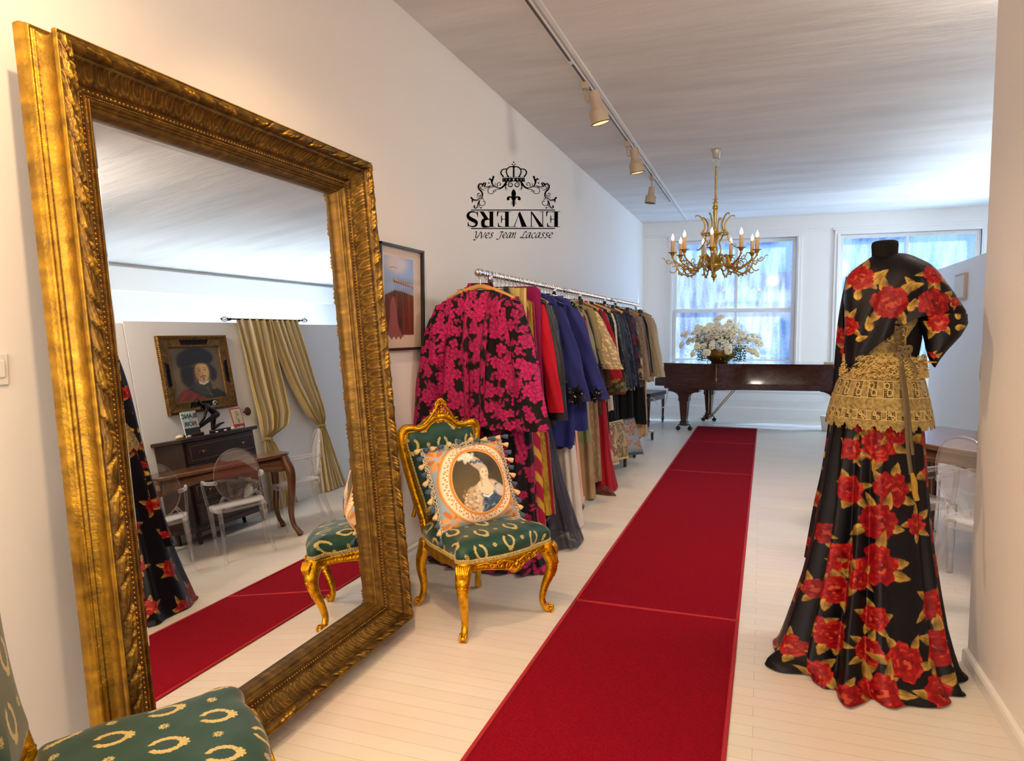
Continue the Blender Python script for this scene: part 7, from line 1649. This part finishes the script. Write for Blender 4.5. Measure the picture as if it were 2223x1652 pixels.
# ------------------------------------------------------------------ framed photograph on the left wall
pf = thing('framed_photograph', 'black framed photograph of hanging clothes on the left wall beside the big mirror', 'picture', (XL, 3.735, 1.67))
b = MB(); hy, hz, w = .268, .306, .016
for a in [(0, -hy, -hz, .03, -hy + w, hz), (0, hy - w, -hz, .03, hy, hz), (0, -hy, -hz, .03, hy, -hz + w), (0, -hy, hz - w, .03, hy, hz)]: b.add(box(*a, .002))
b.build('frame', mat('black_lacquer_frame', (.02, .02, .022), .18), pf, smooth=False)
n = 200; u = np.linspace(-1, 1, n); U, V = np.meshgrid(u, u, indexing='ij'); P = Painter(U.ravel(), V.ravel(), (222, 204, 186))
P.poly([(-.78, -.74), (.62, -.74), (.62, .82), (-.78, .82)], (164, 184, 216), .006); q = Painter(P.X, P.Y, (150, 176, 214)); ins = (P.X > -.78) & (P.X < .62) & (P.Y > -.74) & (P.Y < .82)
q.ell(-.2, .7, .5, .18, (214, 206, 206), 0, .5); q.poly([(-.78, -.74), (.62, -.74), (.62, .08), (.1, .14), (-.3, .16), (-.78, .05)], (96, 56, 44), .02); q.poly([(.1, -.74), (.62, -.74), (.62, .05), (.3, .1), (.15, -.2)], (120, 50, 40), .03)
q.line([(-.35, .35), (.62, .26)], .07, (150, 110, 84)); q.line([(-.35, .37), (.62, .28)], .015, (214, 190, 160))
for k in range(9): x = -.3 + .1 * k; q.line([(x, .34), (x + .03, .22), (x - .01, .14)], .014, (70, 50, 44)); q.line([(x - .02, .1), (x + .02, -.7)], .03, [(70, 34, 28), (140, 84, 60), (44, 30, 30)][k % 3], .03, .7)
q.poly([(-.5, -.08), (-.35, .02), (-.22, -.2), (-.18, -.5), (.0, -.78), (-.62, -.82), (-.55, -.4)], (150, 90, 90), .02, .9, 4); q.poly([(-.2, -.2), (-.05, -.25), (.02, -.55), (-.12, -.6)], (70, 40, 46), .02, .9, 4)
q.line([(-.5, .6), (-.35, .62), (-.2, .6)], .02, (186, 130, 70)); q.line([(-.35, .62), (-.2, .35)], .02, (220, 190, 160)); P.C[ins] = q.C[ins]
hem = (P.Y < -.74) & (P.X > -.6) & (P.X < .1) & (P.Y > -.80 + .03 * np.sin(P.X * 30)); P.C[hem] = A(lin(140, 90, 86))
Vv, F = surf(np.stack([np.full_like(U, .008), U * (hy - w), V * (hz - w)], -1)); mk('print_and_mount', Vv, F, mat('printed_photo', (1, 1, 1), .6, attr=True), pf, col=P.C, smooth=False)
def picture_glass():
    m = bpy.data.materials.new('picture_glass'); m.use_nodes = True; N = m.node_tree.nodes; L = m.node_tree.links; N.clear(); o = N.new('ShaderNodeOutputMaterial'); t_ = N.new('ShaderNodeBsdfTransparent'); g = N.new('ShaderNodeBsdfGlossy'); g.inputs['Roughness'].default_value = .01
    f_ = N.new('ShaderNodeFresnel'); f_.inputs[0].default_value = 1.3; x = N.new('ShaderNodeMixShader'); ge = N.new('ShaderNodeNewGeometry'); sb_ = N.new('ShaderNodeMath'); sb_.operation = 'SUBTRACT'; sb_.inputs[0].default_value = 1; L.new(ge.outputs['Backfacing'], sb_.inputs[1]); ml = N.new('ShaderNodeMath'); ml.operation = 'MULTIPLY'; L.new(sb_.outputs[0], ml.inputs[0]); L.new(f_.outputs[0], ml.inputs[1]); L.new(ml.outputs[0], x.inputs[0]); L.new(t_.outputs[0], x.inputs[1]); L.new(g.outputs[0], x.inputs[2]); L.new(x.outputs[0], o.inputs[0]); return m
mk('glass', *box(.014, -hy + w, -hz + w, .017, hy - w, hz - w), picture_glass(), pf, smooth=False)
# ================================================================== WALL LOGO (black lettering and ornament on the left wall)
M['logoblack'] = mat('black_wall_lettering', (.004, .004, .004), 1.0, spec=0.0)
_cp, _sp, _cy, _sy = math.cos(PITCH), math.sin(PITCH), math.cos(YAW), math.sin(YAW)
_fw = A([-_sy * _cp, _cy * _cp, -_sp]); _rt = A([_cy, _sy, 0]); _up = np.cross(_rt, _fw)
def wall_point(p, off=.0022):
    """drawing coordinates of the logo sheet -> point on the plane of the left wall"""
    p = A(p); x = 980 + p[..., 0] / 7.868; y = 330 + p[..., 1] / 7.867
    d = _fw * FPX + _rt * (x - IW / 2)[..., None] + _up * (IH / 2 - y)[..., None]; s = (XL + off) / d[..., 0]
    return A([0, 0, CAMH]) + d * s[..., None]
lb = MB()
def fill(o): 
    V = wall_point(o); n = len(o); V2 = V.copy(); V2[:, 0] = XL; i = np.arange(n); lb.add((np.r_[V, V2], [i[None], np.stack([i, (i + 1) % n, (i + 1) % n + n, i + n], 1)]))
def stroke(pts, w, smooth=6, pen=None, cap=False):
    k = cr(pts, smooth) if smooth else A(pts); w = np.interp(np.linspace(0, 1, len(k)), np.linspace(0, 1, len(np.atleast_1d(w))), np.atleast_1d(w)) if np.ndim(w) else np.full(len(k), float(w))
    T = np.gradient(k, axis=0); T /= np.linalg.norm(T, axis=1)[:, None] + 1e-9; N_ = np.stack([-T[:, 1], T[:, 0]], 1)
    if pen is not None: w = w * (.30 + .95 * np.abs(np.sin(np.arctan2(T[:, 1], T[:, 0]) - pen)))
    G = np.stack([wall_point(k - N_ * w[:, None] / 2), wall_point(k + N_ * w[:, None] / 2)]); lb.add(surf(G))
def dot(x, y, rx, ry=None):
    a = np.linspace(0, 2 * PI, 16, endpoint=False); fill(np.stack([x + rx * np.cos(a), y + (ry or rx) * np.sin(a)], 1))
# rules
for y in (990, 1305): fill([(340, y - 8), (1768, y - 8), (1768, y + 8), (340, y + 8)])
# ENVERS, turned upside down.  Letters drawn upright in (u right, v up 0..1) and rotated 180 degrees
def put(o, x1, w): return [(x1 - q[0], 1014 + q[1] * 266) for q in o]
def E_(x1):
    for o in ([(40, 0), (100, 0), (100, 1), (40, 1)], [(0, 0), (240, 0), (236, .03), (0, .03)], [(0, .97), (225, .97), (222, 1), (0, 1)], [(180, .03), (216, .06), (228, .32), (238, .32), (240, 0), (150, 0)], [(160, 1), (222, 1), (222, .74), (214, .74), (204, .92), (160, .97)],
              [(100, .48), (160, .48), (160, .52), (100, .52)], [(150, .5), (160, .26), (168, .26), (168, .74), (160, .74)], [(100, .03), (150, .03), (120, .03), (100, .06)]): fill(put(o, x1, 240))
E_(1860); E_(1020)
# N
for o in ([(30, 0), (40, 0), (40, 1), (30, 1)], [(0, 0), (90, 0), (90, .03), (0, .03)], [(0, 1), (90, 1), (232, .06), (232, 0), (222, 0), (20, .97)], [(222, 0), (234, 0), (234, 1), (222, 1)], [(185, .97), (270, .97), (270, 1), (185, 1)]): fill(put(o, 1595, 270))
# V
for o in ([(20, 1), (105, 1), (170, .18), (140, 0)], [(140, 0), (150, .12), (232, 1), (244, 1)], [(0, .97), (125, .97), (125, 1), (0, 1)], [(195, .97), (280, .97), (280, 1), (195, 1)]): fill(put(o, 1310, 280))
# R
for o in ([(35, 0), (95, 0), (95, 1), (35, 1)], [(0, 0), (130, 0), (130, .03), (0, .03)], [(0, .97), (140, .97), (140, 1), (0, 1)], [(112, .50), (180, .50), (260, .03), (290, .0), (200, 0)]): fill(put(o, 750, 280))
k = cr([(95, .985), (150, .98), (200, .93), (212, .75), (200, .57), (150, .50), (95, .50)], 6); stroke([q for q in put(k, 750, 0)], [12, 30, 58, 60, 58, 30, 12], 0)
# S
k = cr([(170, .80), (150, .92), (100, .975), (50, .93), (30, .78), (50, .64), (110, .52), (165, .38), (175, .20), (140, .05), (85, .025), (35, .08), (12, .24)], 6); stroke(put(k, 460, 0), [8, 14, 22, 30, 44, 60, 66, 60, 44, 30, 22, 14, 8], 0)
fill(put([(168, .70), (178, .70), (178, 1.0), (168, .93)], 460, 0)); fill(put([(6, .34), (16, .34), (16, .0), (6, -.02)], 460, 0))
# name line in chancery italic: skeletons in x-height units
BASE, XH = 1466, 88
GL = {'v': ([[(0, .95), (.18, 1), (.32, .0), (.36, .02), (.85, .80), (.84, 1.0), (.76, 1.0)]], .95),
      'e': ([[(.10, .42), (.50, .55), (.66, .80), (.50, 1.0), (.22, .82), (.08, .42), (.20, .05), (.45, .02), (.70, .22)]], .82),
      's': ([[(.62, .86), (.45, 1.0), (.24, .86), (.30, .62), (.48, .42), (.44, .12), (.20, .0), (.0, .10)]], .72),
      'a': ([[(.80, .95), (.50, 1.0), (.16, .65), (.08, .22), (.22, .0), (.45, .15), (.76, .85)], [(.82, 1.0), (.66, .25), (.72, .0), (.92, .16)]], 1.0),
      'n': ([[(.02, .85), (.20, 1.0), (.10, .0)], [(.13, .35), (.42, .88), (.62, .98), (.66, .80), (.54, .18), (.62, .0), (.84, .16)]], .98),
      'c': ([[(.62, .82), (.50, 1.0), (.20, .78), (.07, .35), (.20, .03), (.46, .03), (.66, .2)]], .76),
      'Y': ([[(-.05, 1.15), (.12, 1.25), (.26, .95), (.24, .20), (.42, .08), (.80, .55)], [(1.0, 1.25), (.80, .55), (.52, -.12), (.22, -.42), (-.05, -.28)]], 1.02),
      'J': ([[(.25, 1.12), (.55, 1.20), (1.0, 1.16)], [(.72, 1.16), (.55, .25), (.36, -.20), (.05, -.30), (-.12, -.16)]], .95),
      'L': ([[(.95, 1.0), (.88, 1.20), (.66, 1.15), (.50, .6), (.34, .12), (.10, .02), (.02, .10), (.30, .06), (.62, .0), (.98, .10)]], 1.0)}
for word, x0, x1 in (('Yves', 392, 715), ('Jean', 788, 1112), ('Lacasse', 1178, 1732)):
    tot = sum(GL[c][1] for c in word); sc = (x1 - x0) / (tot * XH); x = x0
    for c in word:
        for st in GL[c][0]: stroke([(x + (px_ * sc + .20 * py_ - .04) * XH, BASE - py_ * XH) for px_, py_ in st], 13.5, 7, pen=-math.radians(40))
        x += GL[c][1] * XH * sc
# fleur-de-lis
MX = 1065
fill(cr([(MX, 634), (1092, 668), (1103, 712), (1094, 760), (1078, 810), (1072, 850), (MX, 860), (1058, 850), (1052, 810), (1036, 760), (1027, 712), (1038, 668)], 5, True))
fill(cr([(MX, 852), (1078, 880), (1082, 905), (MX, 938), (1048, 905), (1052, 880)], 4, True)); stroke([(1022, 853), (1108, 853)], 7, 0)
for s in (-1, 1):
    f_ = lambda P: [(MX + s * (x - MX), y) for x, y in P]
    stroke(f_([(1080, 850), (1086, 812), (1098, 778), (1130, 766), (1160, 778), (1172, 806), (1160, 830)]), [6, 16, 30, 22, 34, 24, 4]); dot(MX + s * (1157 - MX), 800, 22)
    stroke(f_([(1073, 858), (1084, 880), (1102, 890), (1122, 886)]), [10, 10, 8, 3]); stroke(f_([(1073, 850), (1088, 858), (1108, 860)]), [8, 7, 3])
    # crown bows
    stroke(f_([(1075, 256), (1110, 250), (1150, 264), (1184, 300), (1190, 345), (1172, 395), (1150, 432)]), [18, 18, 20, 20, 20, 20, 26])
    stroke(f_([(1180, 290), (1220, 290), (1262, 306), (1284, 345), (1270, 385), (1240, 425)]), [14, 18, 20, 20, 22, 26])
    # side ornament (drawn on the right, mirrored)
    stroke(f_([(1180, 505), (1210, 540), (1245, 585), (1290, 612), (1345, 608), (1390, 590)]), [30, 30, 24, 18, 12, 5]); stroke(f_([(1200, 540), (1250, 600), (1310, 632), (1370, 640), (1388, 656), (1366, 672)]), [24, 18, 12, 10, 10, 14])
    stroke(f_([(1100, 505), (1140, 512), (1160, 545), (1148, 585), (1115, 592), (1088, 572), (1092, 540), (1120, 528), (1138, 548), (1124, 565)]), [14, 12, 12, 14, 18, 16, 12, 10, 8, 6])
    stroke(f_([(1190, 545), (1205, 590), (1200, 630), (1190, 658)]), [20, 14, 9, 3]); stroke(f_([(1200, 600), (1185, 622), (1160, 640)]), [9, 7, 3])
    stroke(f_([(1370, 605), (1345, 585), (1345, 545), (1320, 522), (1290, 532), (1290, 560), (1308, 566)]), [4, 12, 10, 9, 9, 12, 14]); stroke(f_([(1360, 612), (1382, 580), (1384, 545), (1372, 522)]), [9, 10, 7, 3])
    stroke(f_([(1385, 600), (1430, 598), (1480, 612), (1505, 645), (1500, 690), (1460, 714), (1415, 700), (1402, 672), (1420, 660)]), [4, 9, 10, 10, 9, 9, 9, 12, 16])
    stroke(f_([(1395, 590), (1420, 560), (1435, 520), (1428, 470)]), [14, 16, 20, 34]); fill([(MX + s * (x - MX), y) for x, y in cr([(1405, 408), (1424, 414), (1430, 450), (1446, 462), (1470, 446), (1498, 476), (1466, 472), (1444, 500), (1418, 480), (1404, 445), (1393, 425)], 4, True)]); stroke(f_([(1410, 590), (1440, 540), (1455, 500), (1474, 492)]), [6, 8, 6, 3]); dot(MX + s * (1489 - MX), 529, 11)
    stroke(f_([(1400, 590), (1450, 578), (1510, 588), (1560, 590), (1580, 575)]), [6, 10, 12, 14, 16]); stroke(f_([(1465, 590), (1520, 612), (1575, 620)]), [12, 10, 4]); stroke(f_([(1545, 650), (1585, 648), (1625, 625), (1645, 600)]), [3, 10, 14, 18])
    stroke(f_([(1575, 600), (1555, 560), (1540, 535), (1560, 525), (1585, 545), (1600, 585)]), [6, 26, 14, 16, 30, 14]); stroke(f_([(1590, 560), (1620, 538), (1655, 548), (1672, 590), (1655, 635), (1620, 670), (1598, 715), (1600, 760), (1625, 800)]), [14, 14, 18, 22, 26, 26, 22, 18, 8])
    stroke(f_([(1655, 600), (1645, 565), (1615, 555), (1598, 578), (1610, 600), (1630, 590)]), [6, 10, 10, 10, 10, 6])
    stroke(f_([(1605, 700), (1635, 745), (1670, 750), (1688, 722), (1668, 704), (1652, 718)]), [4, 12, 10, 10, 12, 18]); stroke(f_([(1615, 740), (1640, 780), (1670, 785), (1698, 772)]), [5, 11, 9, 3]); stroke(f_([(1605, 760), (1606, 795), (1590, 808), (1575, 796)]), [16, 10, 9, 14])
    stroke(f_([(1630, 790), (1650, 850), (1640, 900), (1600, 916), (1562, 895), (1552, 858), (1572, 836), (1590, 845)]), [6, 9, 10, 9, 9, 10, 12, 16])
    stroke(f_([(1640, 790), (1690, 818), (1740, 815)]), [6, 14, 20]); fill([(MX + s * (x - MX), y) for x, y in cr([(1795, 768), (1805, 786), (1782, 804), (1778, 850), (1768, 866), (1760, 830), (1738, 830), (1740, 812), (1765, 790), (1780, 770)], 4, True)]); stroke(f_([(1660, 815), (1700, 835), (1740, 836), (1752, 848)]), [5, 8, 7, 3])
    stroke(f_([(1655, 830), (1672, 880), (1680, 920), (1705, 955), (1735, 950), (1740, 925), (1718, 914)]), [10, 22, 14, 16, 20, 20, 12]); stroke(f_([(1650, 870), (1655, 930), (1676, 962)]), [8, 8, 3]); dot(MX + s * (1623 - MX), 953, 12); dot(MX + s * 21, 209, 11)
stroke([(MX, 235), (MX, 432)], 26, 0); dot(MX, 240, 16); dot(MX, 175, 11)
stroke([(876, 436), (960, 428), (MX, 426), (1170, 428), (1254, 436)], 7)
# jewelled band with light diamonds left open
def band():
    top = lambda x: 447 - 6 * math.cos((x - MX) / 190 * 1.57); bot = lambda x: 508 - 6 * math.cos((x - MX) / 190 * 1.57)
    js = [(895, 9), (939, 13), (998, 17), (1065, 21), (1132, 17), (1191, 13), (1236, 9)]; xs = sorted(set([875, 1254] + [x + d * r_ for x, r_ in js for d in (-1, 0, 1)]))
    cy = lambda x: 476 - 5 * math.cos((x - MX) / 190 * 1.57)
    for x0, x1 in zip(xs[:-1], xs[1:]):
        j = [q for q in js if abs((x0 + x1) / 2 - q[0]) < q[1]]
        if not j: fill([(x0, top(x0)), (x1, top(x1)), (x1, bot(x1)), (x0, bot(x0))])
        else:
            c, r_ = j[0]; h0, h1 = r_ - abs(x0 - c), r_ - abs(x1 - c)
            fill([(x0, top(x0)), (x1, top(x1)), (x1, cy(x1) - h1), (x0, cy(x0) - h0)]); fill([(x0, cy(x0) + h0), (x1, cy(x1) + h1), (x1, bot(x1)), (x0, bot(x0))])
band()
lo_ = lb.build('wall_lettering', M['logoblack'], None, smooth=False)
tag(lo_, 'black crowned emblem with inverted capitals and italic name line on the left wall', 'sign')
